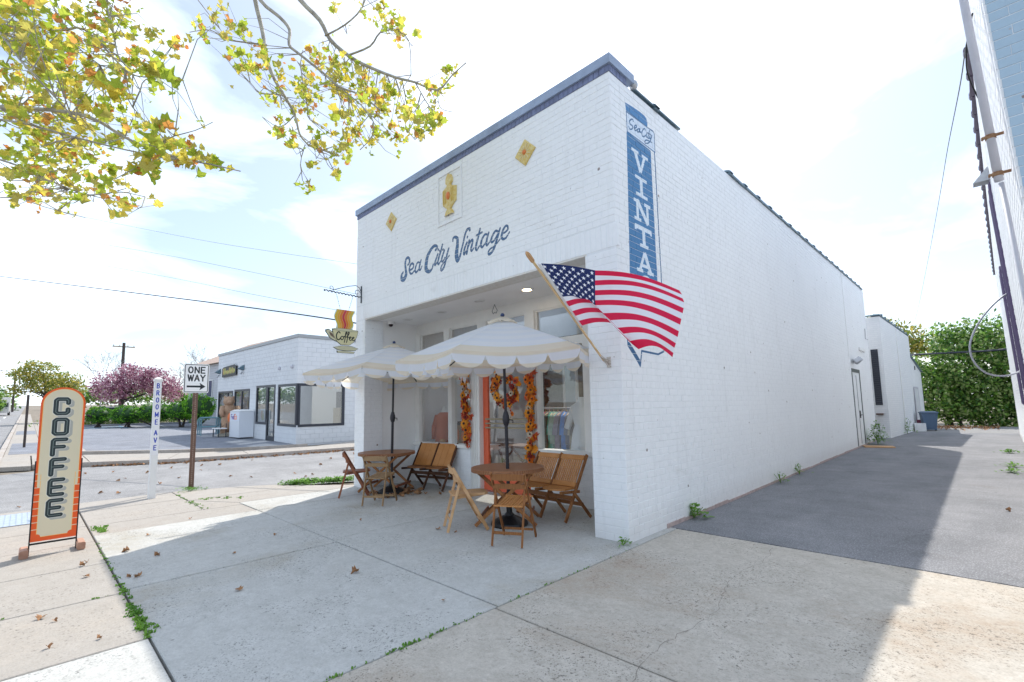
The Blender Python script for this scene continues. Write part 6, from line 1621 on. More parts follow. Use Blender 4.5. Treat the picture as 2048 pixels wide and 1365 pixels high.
for i in range(0, 13, 2): cv.rect(-.01, 1.91, 1 - (i + 1) / 13, 1 - i / 13, RED)
cv.rect(-.01, .76, 1 - 7 / 13, 1.01, NV)
for r0 in range(9):
    for c0 in range(11):
        if (r0 + c0) % 2 == 0:
            cx_ = .76 * (c0 + 1) / 12; cz_ = 1 - (7 / 13) * (r0 + 1) / 10
            pts = []
            for k in range(10):
                a = math.pi / 2 + k * math.pi / 5; q = .033 if k % 2 == 0 else .0132
                pts.append((cx_ + q * math.cos(a), cz_ + q * math.sin(a)))
            cv.poly(pts, s2((250, 250, 255)))
im = cv.image('flag_print')
G_ = [[Vector(p) - base for p in row] for row in FLAG_GRID]
US = [0, .13, .26, .40, .42, .535, .65, .77, .885, 1.0]
vs = []; uvs = []; nu = 6; nvv = 3
def cr(a, b, c_, d_, t): return 0.5 * ((2 * b) + (c_ - a) * t + (2 * a - 5 * b + 4 * c_ - d_) * t * t + (-a + 3 * b - 3 * c_ + d_) * t ** 3)
rows = []
for row in G_:
    out = []; uu = []
    for i in range(len(row) - 1):
        crease = i in (2, 3, 4)
        for t in [j / nu for j in range(nu)]:
            if i in (3,): p = row[i].lerp(row[i + 1], t)
            else:
                a = row[i - 1] if i > 0 and i != 4 else row[i]; d_ = row[i + 2] if i + 2 < len(row) and i != 2 else row[i + 1]
                p = cr(a, row[i], row[i + 1], d_, t)
            out.append(p); uu.append(US[i] + (US[i + 1] - US[i]) * t)
    out.append(row[-1]); uu.append(1.0); rows.append(out)
full = []; vv = []
for i in range(13):
    for t in [j / nvv for j in range(nvv)]:
        r0 = rows[i - 1] if i > 0 and i not in (7,) else rows[i]; r3 = rows[i + 2] if i + 2 < 14 else rows[i + 1]
        full.append([cr(a, b_, c_, d_, t) if i != 7 else b_.lerp(c_, t) for a, b_, c_, d_ in zip(r0, rows[i], rows[i + 1], r3)]); vv.append((i + t) / 13)
full.append(rows[13]); vv.append(1.0)
nc = len(full[0])
mb = MB()
for r0 in full: mb.v += [tuple(p) for p in r0]
for i in range(len(full) - 1):
    for j in range(nc - 1):
        a = i * nc + j; mb.f.append((a, a + 1, a + nc + 1, a + nc)); mb.m.append(0)
fm = image_mat('flag_cloth', im, rough=.75)
g = NT(fm); src = fm.node_tree.nodes['Principled BSDF'].inputs['Base Color'].links[0].from_socket
tr = g.n('ShaderNodeBsdfTranslucent'); g.l(src, tr.inputs[0]); mx = g.n('ShaderNodeMixShader'); mx.inputs[0].default_value = .42
outn = [n for n in fm.node_tree.nodes if n.type == 'OUTPUT_MATERIAL'][0]
g.l(g.b.outputs[0], mx.inputs[1]); g.l(tr.outputs[0], mx.inputs[2]); g.l(mx.outputs[0], outn.inputs[0])
o = mb.build('flag_cloth', fm, fl, smooth=True)
l = o.data.uv_layers.new(name='print')
for lp in o.data.loops:
    r0, c0 = divmod(lp.vertex_index, nc); l.data[lp.index].uv = (uu[c0], 1 - vv[r0])
mb = MB(); hv = [full[i][0] for i in range(len(full))]
mb.tube([p for p in hv], .017, 8); mb.build('hoist_sleeve', mat('sleeve_cloth', (.78, .78, .80), .8), fl, smooth=True)
# ------------------------------------------------------------------ rear extensions of the shop
ext = empty('rear_extension', (0, 0, 0), label='low white painted rear extension with a dark louvre, behind the brick shop', cat='building')
def wall_poly(name, pts, m, parent, kind=None):
    mb = MB(); mb.add(pts, [tuple(range(len(pts)))]); return mb.build(name, m, parent, kind=kind)
def boxm(name, x0, x1, y0, y1, z0, z1, m, parent, **k):
    mb = MB(); mb.box(x0, x1, y0, y1, z0, z1); return mb.build(name, m, parent, **k)
M['far_brick'] = mat('far_painted_brick', (.76, .775, .79), .6)
g = NT(M['far_brick']); pos = g.n('ShaderNodeNewGeometry').outputs['Position']
sp_ = g.n('ShaderNodeSeparateXYZ'); g.l(pos, sp_.inputs[0]); cb = g.n('ShaderNodeCombineXYZ'); g.l(g.math('ADD', sp_.outputs[0], sp_.outputs[1]), cb.inputs[0]); g.l(sp_.outputs[2], cb.inputs[1])
bt = g.n('ShaderNodeTexBrick'); bt.inputs['Scale'].default_value = 1; bt.inputs['Brick Width'].default_value = .23; bt.inputs['Row Height'].default_value = .0835; bt.inputs['Mortar Size'].default_value = .006
bt.inputs['Color1'].default_value = (.76, .775, .79, 1); bt.inputs['Color2'].default_value = (.72, .74, .76, 1); bt.inputs['Mortar'].default_value = (.66, .68, .71, 1)
g.l(cb.outputs[0], bt.inputs[0]); g.l(bt.outputs[0], g.b.inputs['Base Color']); g.l(g.bump(bt.outputs['Fac'], .5, -.006), g.b.inputs['Normal'])
boxm('front_wall', -3, .285, 19.6, 19.9, -.1, 5.0, M['far_brick'], ext)
mb = MB(); mb.add([(.285, 19.6, -.1), (.62, 26.3, -.1), (.66, 26.3, 4.72), (.285, 19.6, 5.0), (-3, 26.3, -.1), (-3, 26.3, 4.72), (-3, 19.9, -.1), (-3, 19.9, 5.0)], [(0, 1, 2, 3), (1, 4, 5, 2), (4, 6, 7, 5)]); mb.build('side_wall', M['far_brick'], ext)
mb = MB(); mb.bar((.15, 19.55, 5.06), (.50, 26.3, 4.78), .34, .05, side=(1, 0, 0)); mb.bar((-3, 19.62, 5.06), (.2, 19.62, 5.06), .1, .05, side=(0, 1, 0)); mb.build('capping', M['tile'], ext)
for k in range(9):
    y = 20 + k * .72
    mb = MB(); mb.tube([(.02 + .05 * (y - 19.6) , y, 5.13 - .042 * (y - 19.6)), (.34 + .05 * (y - 19.6), y, 5.09 - .042 * (y - 19.6))], .06, 8); mb.build('cap_tile', M['tile'], ext)
lv = empty('louvre', (-.04, 19.58, 0), parent=ext)
boxm('louvre_frame', -.07, .17, 0, .02, 1.34, 3.64, M['dark_frame'], lv)
for k in range(26): 
    mb = MB(); mb.bar((-.05, -.012, 1.39 + k * .087), (.15, -.012, 1.39 + k * .087), .05, .01, side=(0, .5, .8)); mb.build('slat', M['dark_frame'], lv)
boxm('ledge', -.1, .12, 19.35, 19.6, .95, 1.0, M['wood_dark'], ext)
mb = MB(); mb.tube([(.47, 22.9, 4.8), (.50, 22.9, 2.0), (.50, 22.9, .3)], .02, 6); mb.build('downpipe', M['white'], ext)
e2 = empty('rear_store', (0, 0, 0), label='lowest white outbuilding with a side door at the far end of the driveway', cat='building')
mb = MB(); mb.add([(.50, 26.4, -.1), (.78, 29.6, -.1), (.78, 29.6, 3.0), (.50, 26.4, 4.0), (-3, 29.6, -.1), (-3, 29.6, 3.0), (-3, 26.4, -.1), (-3, 26.4, 4.0)], [(0, 1, 2, 3), (1, 4, 5, 2), (4, 6, 7, 5), (3, 2, 5, 7)]); mb.build('wall', M['ext_paint'], e2)
mb = MB(); mb.bar((.52, 26.4, 4.04), (.80, 29.6, 3.04), .12, .05, side=(1, 0, 0)); mb.build('capping', M['tile'], e2)
mb = MB(); mb.box(0, .02, 0, .9, 0, 2.1); o = mb.build('door', mat('pale_door', (.62, .64, .66), .5), e2, loc=(.60, 27.2, 0), rz=-.087)
mb = MB(); mb.box(0, .03, 0, .05, 0, 2.2); mb.box(0, .03, .95, 1.0, 0, 2.2); mb.box(0, .03, .05, .95, 2.12, 2.2); mb.build('door_frame', M['conduit'], e2, loc=(.595, 27.15, 0), rz=-.087)
mb = MB(); mb.box(-.03, .05, -.09, .09, 0, .2); mb.build('wall_lamp', M['black'], e2, loc=(.62, 28.1, 3.1))
# bin
bn = empty('wheeled_bin', (1.12, 26.0, 0), R(15), label='blue-grey wheeled rubbish bin at the end of the driveway', cat='bin')
mb = MB(); t_, b_ = .30, .22
vs = [(-b_, -b_, .06), (b_, -b_, .06), (b_, b_, .06), (-b_, b_, .06), (-t_, -t_, .86), (t_, -t_, .86), (t_, t_, .86), (-t_, t_, .86)]
mb.add(vs, [(3, 2, 1, 0), (4, 5, 6, 7), (0, 1, 5, 4), (1, 2, 6, 5), (2, 3, 7, 6), (3, 0, 4, 7)]); mb.build('body', M['plastic_blue'], bn)
mb = MB(); mb.box(-.33, .33, -.34, .33, .865, .905); mb.add([(-.32, -.33, .906), (.32, -.33, .906), (.32, .32, .906), (-.32, .32, .906), (-.22, -.2, .95), (.22, -.2, .95), (.22, .22, .95), (-.22, .22, .95)], [(0, 1, 5, 4), (1, 2, 6, 5), (2, 3, 7, 6), (3, 0, 4, 7), (4, 5, 6, 7)]); mb.tube([(-.25, .38, .86), (.25, .38, .86)], .018, 8); mb.build('lid', M['plastic_blue'], bn)
for s in (-1, 1):
    mb = MB(); mb.tube([(s * .24, .20, .10), (s * .29, .20, .10)], .10, 14); mb.build('wheel', M['rubber'], bn)
boxm('concrete_block', .0, .4, .0, .45, 0, .38, M['ext_paint'], None, loc=(.62, 25.2, 0), label='pale concrete block standing beside the wheeled bin', cat='block')
boxm('crate', .0, .3, .0, .3, 0, .5, mat('maroon_plastic', (.16, .03, .06), .5), None, loc=(.60, 26.75, 0), label='dark maroon plastic crate behind the wheeled bin', cat='crate')

# ------------------------------------------------------------------ neighbour on the right
nb = empty('right_neighbour', (0, 0, 0), label='white painted brick building at the right edge with tiled parapet and steel windows', cat='building')
# ruled side wall between a front corner that leans a little and a far corner
A0 = Vector((3.47, .5, -.1)); A1 = Vector((3.255, .5, 4.86)); A2 = A0.lerp(A1, 1.35)
B0 = Vector((4.06, 23.8, -.1)); B1 = Vector((3.93, 23.8, 6.75))
Atop = A0 + (A1 - A0) * (6.85 / 4.96)
def nside(s, t): return (A0.lerp(Atop, t)).lerp(B0.lerp(B1, t), s)
NWIN = [(.41, .455, .22, .66), (.27, .325, .26, .80)]
mb = MB()
bk = []
CHn = .084; rows_ = int(6.8 / CHn); cols_ = 96
mb.add([nside(0, 0), nside(0, 1), nside(1, 1), nside(1, 0)], [(0, 1, 2, 3)])
mb.add([B0, B1, B1 + Vector((6, 0, 0)), B0 + Vector((6, 0, 0))], [(0, 1, 2, 3)])
mb.build('backing_wall', M['mortar'], nb)
mb = MB(); mb.add([A0 + Vector((0, T, 0)), A0 + Vector((6, T, 0)), Atop + Vector((6, T, 0)), Atop + Vector((0, T, 0))], [(0, 1, 2, 3)]); mb.build('front_wall', M['mortar'], nb)
mb = MB(); rr = random.Random(4)
for i in range(rows_):
    off = .5 * (i % 2); t0 = (i + .05) * CHn / 6.85; t1 = (i + .95) * CHn / 6.85
    if t1 > 1: break
    s = -off / cols_
    while s < 1:
        s0 = max(0, s); s1 = min(1, s + .96 / cols_); s += 1 / cols_
        if s1 <= s0: continue
        sm, tm = (s0 + s1) / 2, (t0 + t1) / 2
        if any(a < sm < b_ and c_ < tm < d_ for a, b_, c_, d_ in NWIN): continue
        dn = Vector((-.008 - rr.uniform(0, .002), 0, 0)); e_ = .0004; f_ = .0006
        q = [nside(s0, t0), nside(s0, t1), nside(s1, t1), nside(s1, t0)]
        p = [nside(s0 + e_, t0 + f_) + dn, nside(s0 + e_, t1 - f_) + dn, nside(s1 - e_, t1 - f_) + dn, nside(s1 - e_, t0 + f_) + dn]
        mb.add(q + p, [(4, 5, 6, 7), (0, 1, 5, 4), (1, 2, 6, 5), (2, 3, 7, 6), (3, 0, 4, 7)])
mb.build('brickwork', M['white_brick'], nb, kind='stuff')
lean = math.atan2((A0 - A1).x, (A1 - A0).z)
fbk = lay_bricks(0.0, 2.4, 0, 6.7, seed=21)
M['shade_brick'] = brick_paint('neighbour_front_shade_tint', tint=(.40, .53, .64))  # blue shade on the front face is put into the brick colour
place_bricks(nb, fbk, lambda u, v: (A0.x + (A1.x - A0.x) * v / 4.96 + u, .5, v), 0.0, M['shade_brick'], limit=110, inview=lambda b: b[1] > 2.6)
for (a, b_, c_, d_) in NWIN:
    w = empty('steel_window', parent=nb)
    mb = MB(); dn = Vector((.02, 0, 0)); mb.add([nside(a, c_) - dn * .1, nside(a, d_) - dn * .1, nside(b_, d_) - dn * .1, nside(b_, c_) - dn * .1], [(0, 1, 2, 3)]); mb.build('glass_pane', mat('dark_pane', (.02, .025, .05), .1, spec=.8), w)
    mb = MB()
    for p, q in ((nside(a, c_), nside(a, d_)), (nside(b_, c_), nside(b_, d_)), (nside(a, c_), nside(b_, c_)), (nside(a, d_), nside(b_, d_)), (nside((a + b_) / 2, c_), nside((a + b_) / 2, d_))): mb.bar(p - dn * .9, q - dn * .9, .05, .04)
    mb.build('window_frame', mat('purple_grey_frame', (.14, .10, .20), .5), w)
k = 0; s = .20
while s < 1.0:
    p = nside(s, 1); mb = MB()
    mb.box(-.06, .25, -.36, .36, -.02, .05); mb.tube([(-.03, -.36, .05), (-.03, -.2, .05)], .065, 10)
    mb.build('cap_tile', mat('purple_slate_tile', (.12, .09, .13), .5) if k == 0 else bpy.data.materials['purple_slate_tile'], nb, loc=tuple(p)); s += .0322; k += 1
# service mast, brackets and cables
def nz_(y, z, off=.10):
    s = (y - .5) / 23.3; t = (z + .1) / 6.85; p = nside(max(0, s), t); return Vector((p.x - off, y, z))
mast = empty('service_mast', (0, 0, 0), label='grey painted electrical service mast strapped to the corner of the right-hand building', cat='conduit')
mb = MB(); mb.tube([nz_(.85, 6.6, .10), nz_(.85, 3.38, .10)], .030, 16); mb.build('upper_pipe', M['conduit'], mast, smooth=True)
mb = MB(); mb.tube([nz_(.85, 3.36, .09), nz_(.85, .3, .07)], .018, 12); mb.build('lower_pipe', M['conduit'], mast, smooth=True)
for zz in (3.44, 3.78):
    mb = MB(); p = nz_(.85, zz, .10)
    mb.tube([p + Vector((0, 0, -.018)), p + Vector((0, 0, .018))], .036, 14); mb.bar(p + Vector((-.05, -.02, 0)), p + Vector((.08, -.02, 0)), .022, .018); mb.tube([p + Vector((-.05, -.03, 0)), p + Vector((-.05, .02, 0))], .009, 6); mb.build('pipe_clamp', M['rust'], mast)
def hang(pts, r, name, lab, m=None, n=6, cat='cable', grp=None):
    V_ = [Vector(p) for p in pts]; Q = []
    for i in range(len(V_) - 1):
        a, b_, c_, d_ = V_[max(0, i - 1)], V_[i], V_[i + 1], V_[min(len(V_) - 1, i + 2)]
        Q += [cr(a, b_, c_, d_, t / 5) for t in range(5)]
    Q.append(V_[-1])
    mb = MB(); mb.tube(Q, r, n); return mb.build(name, m or M['black'], None, label=lab, cat=cat, group=grp, smooth=True)
def at_(px, py, D):
    z = D; return CAM + (_fw + _r * ((px - 1033.3) / F_PX) - _u * ((py - 717.7) / F_PX)) * z
hang([(3.25, 1.92, 5.59), (3.19, 2.69, 5.65), (3.13, 4.27, 5.96), (2.93, 8.44, 6.78), (2.62, 13.64, 7.4), (1.93, 22.69, 7.91), (0.69, 35.52, 7.69), (-0.03, 41.86, 7.37)], .007, 'service_cable', 'long thin black cable sweeping down from the mast to behind the hedge')
hang([(3.25, 1.92, 5.59), (3.21, 2.04, 5.5), (3.17, 2.31, 5.26), (3.2, 2.5, 5.1), (3.29, 2.76, 4.85), (3.35, 3.0, 4.64), (3.4, 3.21, 4.46), (3.42, 3.32, 4.27), (3.44, 3.46, 3.96)], .008, 'service_cable', 'short black cable looping from the mast head down to the pipe clamps')
hang([(3.95, 8.45, 3.8), (3.75, 8.28, 3.67), (3.51, 8.07, 3.51), (3.29, 7.88, 3.29), (3.08, 7.72, 2.98), (2.94, 7.64, 2.65), (2.91, 7.64, 2.42), (2.96, 7.72, 2.2), (3.08, 7.86, 2.03), (3.24, 8.03, 1.96), (3.42, 8.19, 1.97), (3.62, 8.37, 2.08), (3.81, 8.54, 2.23)], .016, 'conduit_loop', 'pale round loop of cable hanging off the right-hand building', M['conduit'], 8)
hang([(0.27, 32.11, 4.21), (2.01, 31.71, 4.14), (3.24, 31.5, 4.09), (4.26, 31.09, 4.07)], .055, 'overhead_pipe', 'dark horizontal service line crossing the end of the driveway in front of the hedge', M['dark_frame'], 8)
# conduit elbow, wall lamp
wl = empty('wall_lamp', tuple(nside(.26, .80) + Vector((-.02, 0, 0))), label='wedge shaped metal lamp high on the side of the right-hand building', cat='lamp')
mb = MB(); mb.add([(0, -.12, .12), (0, .12, .12), (0, .12, -.12), (0, -.12, -.12), (-.2, .12, -.12), (-.2, -.12, -.12)], [(0, 1, 4, 5), (0, 5, 3), (1, 2, 4), (3, 5, 4, 2), (0, 3, 2, 1)]); mb.build('lamp_hood', M['steel'], wl)

# ------------------------------------------------------------------ shop across the avenue
ls = empty('corner_shop', (0, 0, 0), label='single-storey white block shop with dark-framed corner window across the avenue', cat='shop')
X1, X2, YF, YB, HH = -18.08, -30.4, 3.28, 14.0, 4.62
def shz(x, y, z): return (x, y, z + zt(x))
def sbox(x0, x1, y0, y1, z0, z1, m, name, parent, kind=None):
    mb = MB(); vs = [shz(x, y, z) for z in (z0, z1) for (x, y) in ((x0, y0), (x1, y0), (x1, y1), (x0, y1))]
    mb.add(vs, [(0, 3, 2, 1), (4, 5, 6, 7), (0, 1, 5, 4), (1, 2, 6, 5), (2, 3, 7, 6), (3, 0, 4, 7)]); return mb.build(name, m, parent, kind=kind)
M['block'] = mat('painted_block', (.70, .715, .735), .7, var=.04, scale=2.0, bump=.3, bscale=25)
M['block_joint'] = mat('block_joint', (.56, .58, .61), .8)
def blocks(y_or_x, u0, u1, z1, holes, face, parent):
    """concrete blocks .4 x .2"""
    mb = MB(); k = 0; rr = random.Random(5)
    while k * .2 < z1 - .02:
        u = u0 - (.2 if k % 2 else 0)
        while u < u1:
            a, b_ = max(u, u0), min(u + .392, u1); zc = k * .2 + .1; u += .4
            if b_ - a < .03: continue
            segs = [(a, b_)]
            for (h0, h1, g0, g1) in holes:
                if g0 < zc < g1:
                    ns = []
                    for s_0, s_1 in segs:
                        if s_1 <= h0 or s_0 >= h1: ns.append((s_0, s_1)); continue
                        if s_0 < h0: ns.append((s_0, h0))
                        if s_1 > h1: ns.append((h1, s_1))
                    segs = ns
            for s_0, s_1 in segs:
                z0_, z1_ = k * .2, min(z1, k * .2 + .192); d_ = .006 + rr.uniform(0, .003)
                for_ = []
                c = .004
                if face == 'front':
                    pts = [(s_0, YF, z0_), (s_1, YF, z0_), (s_1, YF, z1_), (s_0, YF, z1_)]; pf = [(s_0 + c, YF - d_, z0_ + c), (s_1 - c, YF - d_, z0_ + c), (s_1 - c, YF - d_, z1_ - c), (s_0 + c, YF - d_, z1_ - c)]
                else:
                    pts = [(X1, s_0, z0_), (X1, s_1, z0_), (X1, s_1, z1_), (X1, s_0, z1_)]; pf = [(X1 + d_, s_0 + c, z0_ + c), (X1 + d_, s_1 - c, z0_ + c), (X1 + d_, s_1 - c, z1_ - c), (X1 + d_, s_0 + c, z1_ - c)]
                mb.add([shz(*q) for q in pts + pf], [(4, 5, 6, 7), (0, 1, 5, 4), (1, 2, 6, 5), (2, 3, 7, 6), (3, 0, 4, 7)])
        k += 1
    mb.build('blockwork', M['block'], parent, kind='stuff')
HF = [(-20.25, -18.0, .72, 2.60), (-21.70, -20.62, 0, 2.62), (-23.25, -21.70, .72, 2.62), (-26.9, -24.3, .72 + .6, 2.50), (-30.1, -27.2, 0, 2.45)]
HS = [(3.0, 5.42, .72, 2.60)]
# walls as panels round the openings
sbox(X2, X1 - .0, YF + .001, YF + .2, 2.62, HH, M['block_joint'], 'front_wall', ls)
for a, b_, z0_, z1_ in ((-20.62, -20.25, -.2, 2.62), (-20.25, X1, -.2, .72), (-23.25, -21.7, -.2, .72), (-24.3, -23.25, -.2, 2.62), (-26.9, -24.3, -.2, 1.32), (-27.2, -26.9, -.2, 2.62), (X2, -30.1, -.2, 2.62), (-26.9, -24.3, 2.5, 2.62), (-30.1, -27.2, 2.45, 2.62)):
    sbox(a, b_, YF + .001, YF + .2, z0_, z1_, M['block_joint'], 'front_wall', ls)
sbox(X1 - .2, X1 - .001, YF + .2, YB, 2.6, HH, M['block_joint'], 'side_wall', ls); sbox(X1 - .2, X1 - .001, 5.42, YB, -.2, 2.6, M['block_joint'], 'side_wall', ls); sbox(X1 - .2, X1 - .001, YF + .2, 5.42, -.2, .72, M['block_joint'], 'side_wall', ls)
sbox(X2, X1 - .2, YB - .2, YB, -.2, HH, M['block_joint'], 'rear_wall', ls); sbox(X2, X2 + .2, YF + .2, YB - .2, -.2, HH, M['block'], 'end_wall', ls)
sbox(X2 + .2, X1 - .2, 8.0, YB - .2, HH - .6, HH - .5, M['lot'], 'roof', ls); sbox(X2 + .2, X1 - .2, YF + .2, YB - .2, -.05, .02, mat('shop_floor_tiles', (.45, .43, .40), .5), 'floor', ls)  # roof covers only the back; front left open, unseen, to light the shop
blocks(0, X2, X1, HH, HF, 'front', ls); blocks(0, YF, YB, HH, HS, 'side', ls)
sbox(X2 - .03, X1 + .05, YF - .05, YF + .22, HH + .002, HH + .14, mat('grey_flashing', (.36, .37, .38), .5), 'coping', ls); sbox(X1 - .25, X1 + .05, YF + .221, YB, HH + .002, HH + .14, bpy.data.materials['grey_flashing'], 'coping', ls)
def win(x0, x1, z0, z1, parent, mull=()):
    w = empty('window', parent=parent); f = .11
    for (a, b_, c_, d_) in ((x0, x0 + f, z0, z1), (x1 - f, x1, z0, z1), (x0 + f, x1 - f, z0, z0 + f), (x0 + f, x1 - f, z1 - f, z1)): sbox(a, b_, YF - .03, YF + .06, c_, d_, M['dark_frame'], 'window_frame', w)
    for mx_ in mull: sbox(mx_ - .05, mx_ + .05, YF - .02, YF + .05, z0 + f, z1 - f, M['dark_frame'], 'window_frame', w)
    sbox(x0 + f, x1 - f, YF + .01, YF + .02, z0 + f, z1 - f, M['glass_dark'], 'glass_pane', w)
    return w
win(-20.25, X1 + .0, .72, 2.60, ls); win(-23.25, -21.72, .72, 2.62, ls); win(-26.9, -24.3, 1.32, 2.50, ls, (-25.6,)); win(-30.1, -27.2, .02, 2.45, ls, (-28.2,))
d = empty('glass_door', parent=ls)
sbox(-21.70, -21.58, YF - .03, YF + .06, 0, 2.62, M['dark_frame'], 'door_frame', d); sbox(-20.74, -20.62, YF - .03, YF + .06, 0, 2.62, M['dark_frame'], 'door_frame', d); sbox(-21.58, -20.74, YF - .03, YF + .06, 2.5, 2.62, M['dark_frame'], 'door_frame', d); sbox(-21.58, -20.74, YF - .02, YF + .04, 0, .2, M['dark_frame'], 'door_frame', d)
sbox(-21.58, -20.74, YF + .01, YF + .02, .2, 2.5, M['glass_dark'], 'door_glass', d)
mb = MB(); mb.tube([shz(-21.5, YF - .09, 1.0), shz(-21.5, YF - .09, 1.4)], .02, 6); mb.build('door_handle', M['black'], d)
# side (corner) window
w = empty('window', parent=ls); f = .11
for (y0, y1, z0, z1) in ((YF + .061, 3.42, .72, 2.6), (5.31, 5.42, .72, 2.6), (3.42, 5.31, .72, .83), (3.42, 5.31, 2.49, 2.6)): sbox(X1 - .06, X1 + .03, y0, y1, z0, z1, M['dark_frame'], 'window_frame', w)
sbox(X1 - .02, X1 - .01, 3.42, 5.31, .83, 2.49, M['glass'], 'glass_pane', w)
# inside: pale counter, dark shapes, posters
sbox(-25, -19.0, 6.8, 6.9, 0, 3.4, mat('pale_inner_wall', (.60, .58, .54), .8), 'inner_wall', ls)
sbox(-20.6, -19.8, 6.2, 6.75, .9, 2.3, mat('grey_cabinet', (.20, .19, .18), .6), 'cabinet', ls); sbox(-19.6, -18.9, 5.6, 6.6, 0, 1.5, mat('tan_cabinet', (.42, .36, .28), .6), 'cabinet', ls)
# posters and goods behind the shop glass
rr = random.Random(12); PC = [(.6, .1, .12), (.7, .55, .1), (.12, .4, .3), (.15, .25, .6), (.75, .75, .72), (.55, .2, .45), (.8, .4, .15)]
PM = [mat('poster_print', c, .6) for i, c in enumerate(PC)]
for (x0, x1, z0, z1, n_) in ((-26.7, -24.5, 1.5, 2.3, 9), (-29.9, -27.4, .4, 2.2, 12), (-22.9, -22.0, .9, 1.4, 2)):
    for i in range(n_):
        px_, pz_ = rr.uniform(x0, x1 - .3), rr.uniform(z0, z1 - .3); w_ = rr.uniform(.16, .36)
        sbox(px_, px_ + w_, YF + .05 + i * .004, YF + .053 + i * .004, pz_, pz_ + w_ * 1.3, rr.choice(PM), 'poster', ls)
# sign board with yellow writing
sg = empty('shop_sign', shz(-27.85, YF - .06, 3.60), label='small black sign with yellow hand-lettered writing above the corner shop window', cat='sign', parent=None)
cv = Canvas(2.7, .62, 90, base=s2((22, 24, 20))); cv.a[:] = 1
rr = random.Random(2); x = .22
for i in range(8):
    h = rr.uniform(.18, .34); cv.stroke([(x, .15), (x + .03, .15 + h), (x + .12, .15 + h * .8), (x + .10, .18), (x + .2, .22 + h * .4)], .028, s2((222, 220, 90) if i % 2 else (225, 190, 90))); x += .29
im = cv.image('yellow_writing')
mb = MB(); mb.add([(-1.35, -.04, -.31), (1.35, -.04, -.31), (1.35, -.04, .20), (1.1, -.04, .31), (-1.1, -.04, .28), (-1.35, -.04, .2)], [(0, 1, 2, 3, 4, 5)]); o = mb.build('sign_face', image_mat('yellow_writing_print', im), sg); planar_uv(o.data, lambda co: ((co.x + 1.35) / 2.7, (co.z + .31) / .62))
mb = MB(); mb.box(-1.34, 1.34, -.038, .04, -.30, .2); mb.build('sign_board', M['black'], sg)
for (x, s) in ((-30.0, 1), (-25.5, 1)):
    l_ = empty('shop_lamp', shz(x, YF - .02, 3.66), label='dark wedge lamp %s of the yellow lettered sign' % ('left' if x < -28 else 'right'), cat='lamp', group='wall lamps beside the shop sign')
    mb = MB(); mb.add([(-.17, 0, .16), (.17, 0, .16), (.17, 0, -.14), (-.17, 0, -.14), (.17, -.26, -.04), (-.17, -.26, -.04)], [(0, 1, 4, 5), (3, 5, 4, 2), (0, 5, 3), (1, 2, 4)]); mb.build('lamp_hood', mat('teal_grey_metal', (.10, .17, .21), .5), l_)
    mb = MB(); mb.bar((0, -.04, -.2), (0, -.12, -.35), .08, .05); mb.build('lamp_arm', M['steel'], l_)
for x in (-20.1, -18.6):
    mb = MB(); mb.ball(shz(x, YF - .05, 3.35), .07, .07, .09); mb.build('wall_fitting', M['conduit'], ls)
# parcel drop box
fx = empty('parcel_box', shz(-24.15, YF - .37, 0), label='white parcel drop box reading FedEx against the corner shop wall', cat='drop box')
mb = MB(); mb.box(-.85, .75, -.33, .33, .04, 1.34); mb.build('body', mat('white_enamel', (.74, .77, .82), .35), fx)
mb = MB(); mb.add([(-.87, -.35, 1.342), (.77, -.35, 1.342), (.77, .35, 1.342), (-.87, .35, 1.342), (-.75, -.15, 1.43), (.65, -.15, 1.43), (.65, .25, 1.43), (-.75, .25, 1.43)], [(0, 1, 5, 4), (1, 2, 6, 5), (2, 3, 7, 6), (3, 0, 4, 7), (4, 5, 6, 7)]); mb.build('top', M['white'], fx)
cv = Canvas(1.5, .5, 120, base=s2((225, 230, 240))); cv.a[:] = 1
text(cv, 'F', .15, .12, .27, .03, s2((70, 40, 140))); text(cv, 'ed', .35, .12, .27, .03, s2((70, 40, 140)), gap=.12); text(cv, 'E', .72, .12, .27, .03, s2((250, 110, 30))); text(cv, 'x', .93, .12, .30, .03, s2((250, 110, 30)))
im = cv.image('parcel_print')
mb = MB(); mb.add([(-.75, -.335, .85), (.75, -.335, .85), (.75, -.335, 1.28), (-.75, -.335, 1.28)], [(0, 1, 2, 3)]); o = mb.build('lettering', image_mat('parcel_lettering', im), fx); planar_uv(o.data, lambda co: ((co.x + .75) / 1.5, (co.z - .85) / .43))
# carved bear, bench, racks
br = empty('carved_bear', shz(-26.2, 2.85, 0), label='carved wooden bear standing beside the corner shop entrance', cat='statue')
mb = MB(); bw = wood('carved_wood', (.32, .19, .12), (.55, .38, .26), .7)
mb.ball((0, 0, .75), .42, .36, .62, 14, 10); mb.ball((.02, -.02, 1.38), .36, .32, .40, 14, 10); mb.ball((.10, -.05, 1.85), .30, .27, .27, 14, 9); mb.ball((.36, -.08, 1.80), .16, .13, .12, 10, 7)
mb.ball((.0, -.22, 2.05), .09, .06, .10, 8, 6); mb.ball((.0, .18, 2.05), .09, .06, .10, 8, 6)
mb.tube([(.05, -.32, 1.55), (.22, -.42, 1.25), (.35, -.38, 1.05)], [.14, .12, .10], 8); mb.tube([(.05, .32, 1.55), (.22, .42, 1.25), (.35, .38, 1.05)], [.14, .12, .10], 8)
mb.tube([(.05, -.2, .45), (.12, -.24, .05)], [.22, .18], 9); mb.tube([(.05, .2, .45), (.12, .24, .05)], [.22, .18], 9)
mb.build('figure', bw, br, smooth=True)
mb = MB(); mb.lathe([(.55, 0), (.5, .12), (.35, .2)], 12); mb.build('log_base', M['bark'], br)
bh = empty('bench', shz(-25.7, 2.3, 0), label='small white bench between the carved bear and the parcel box', cat='bench')
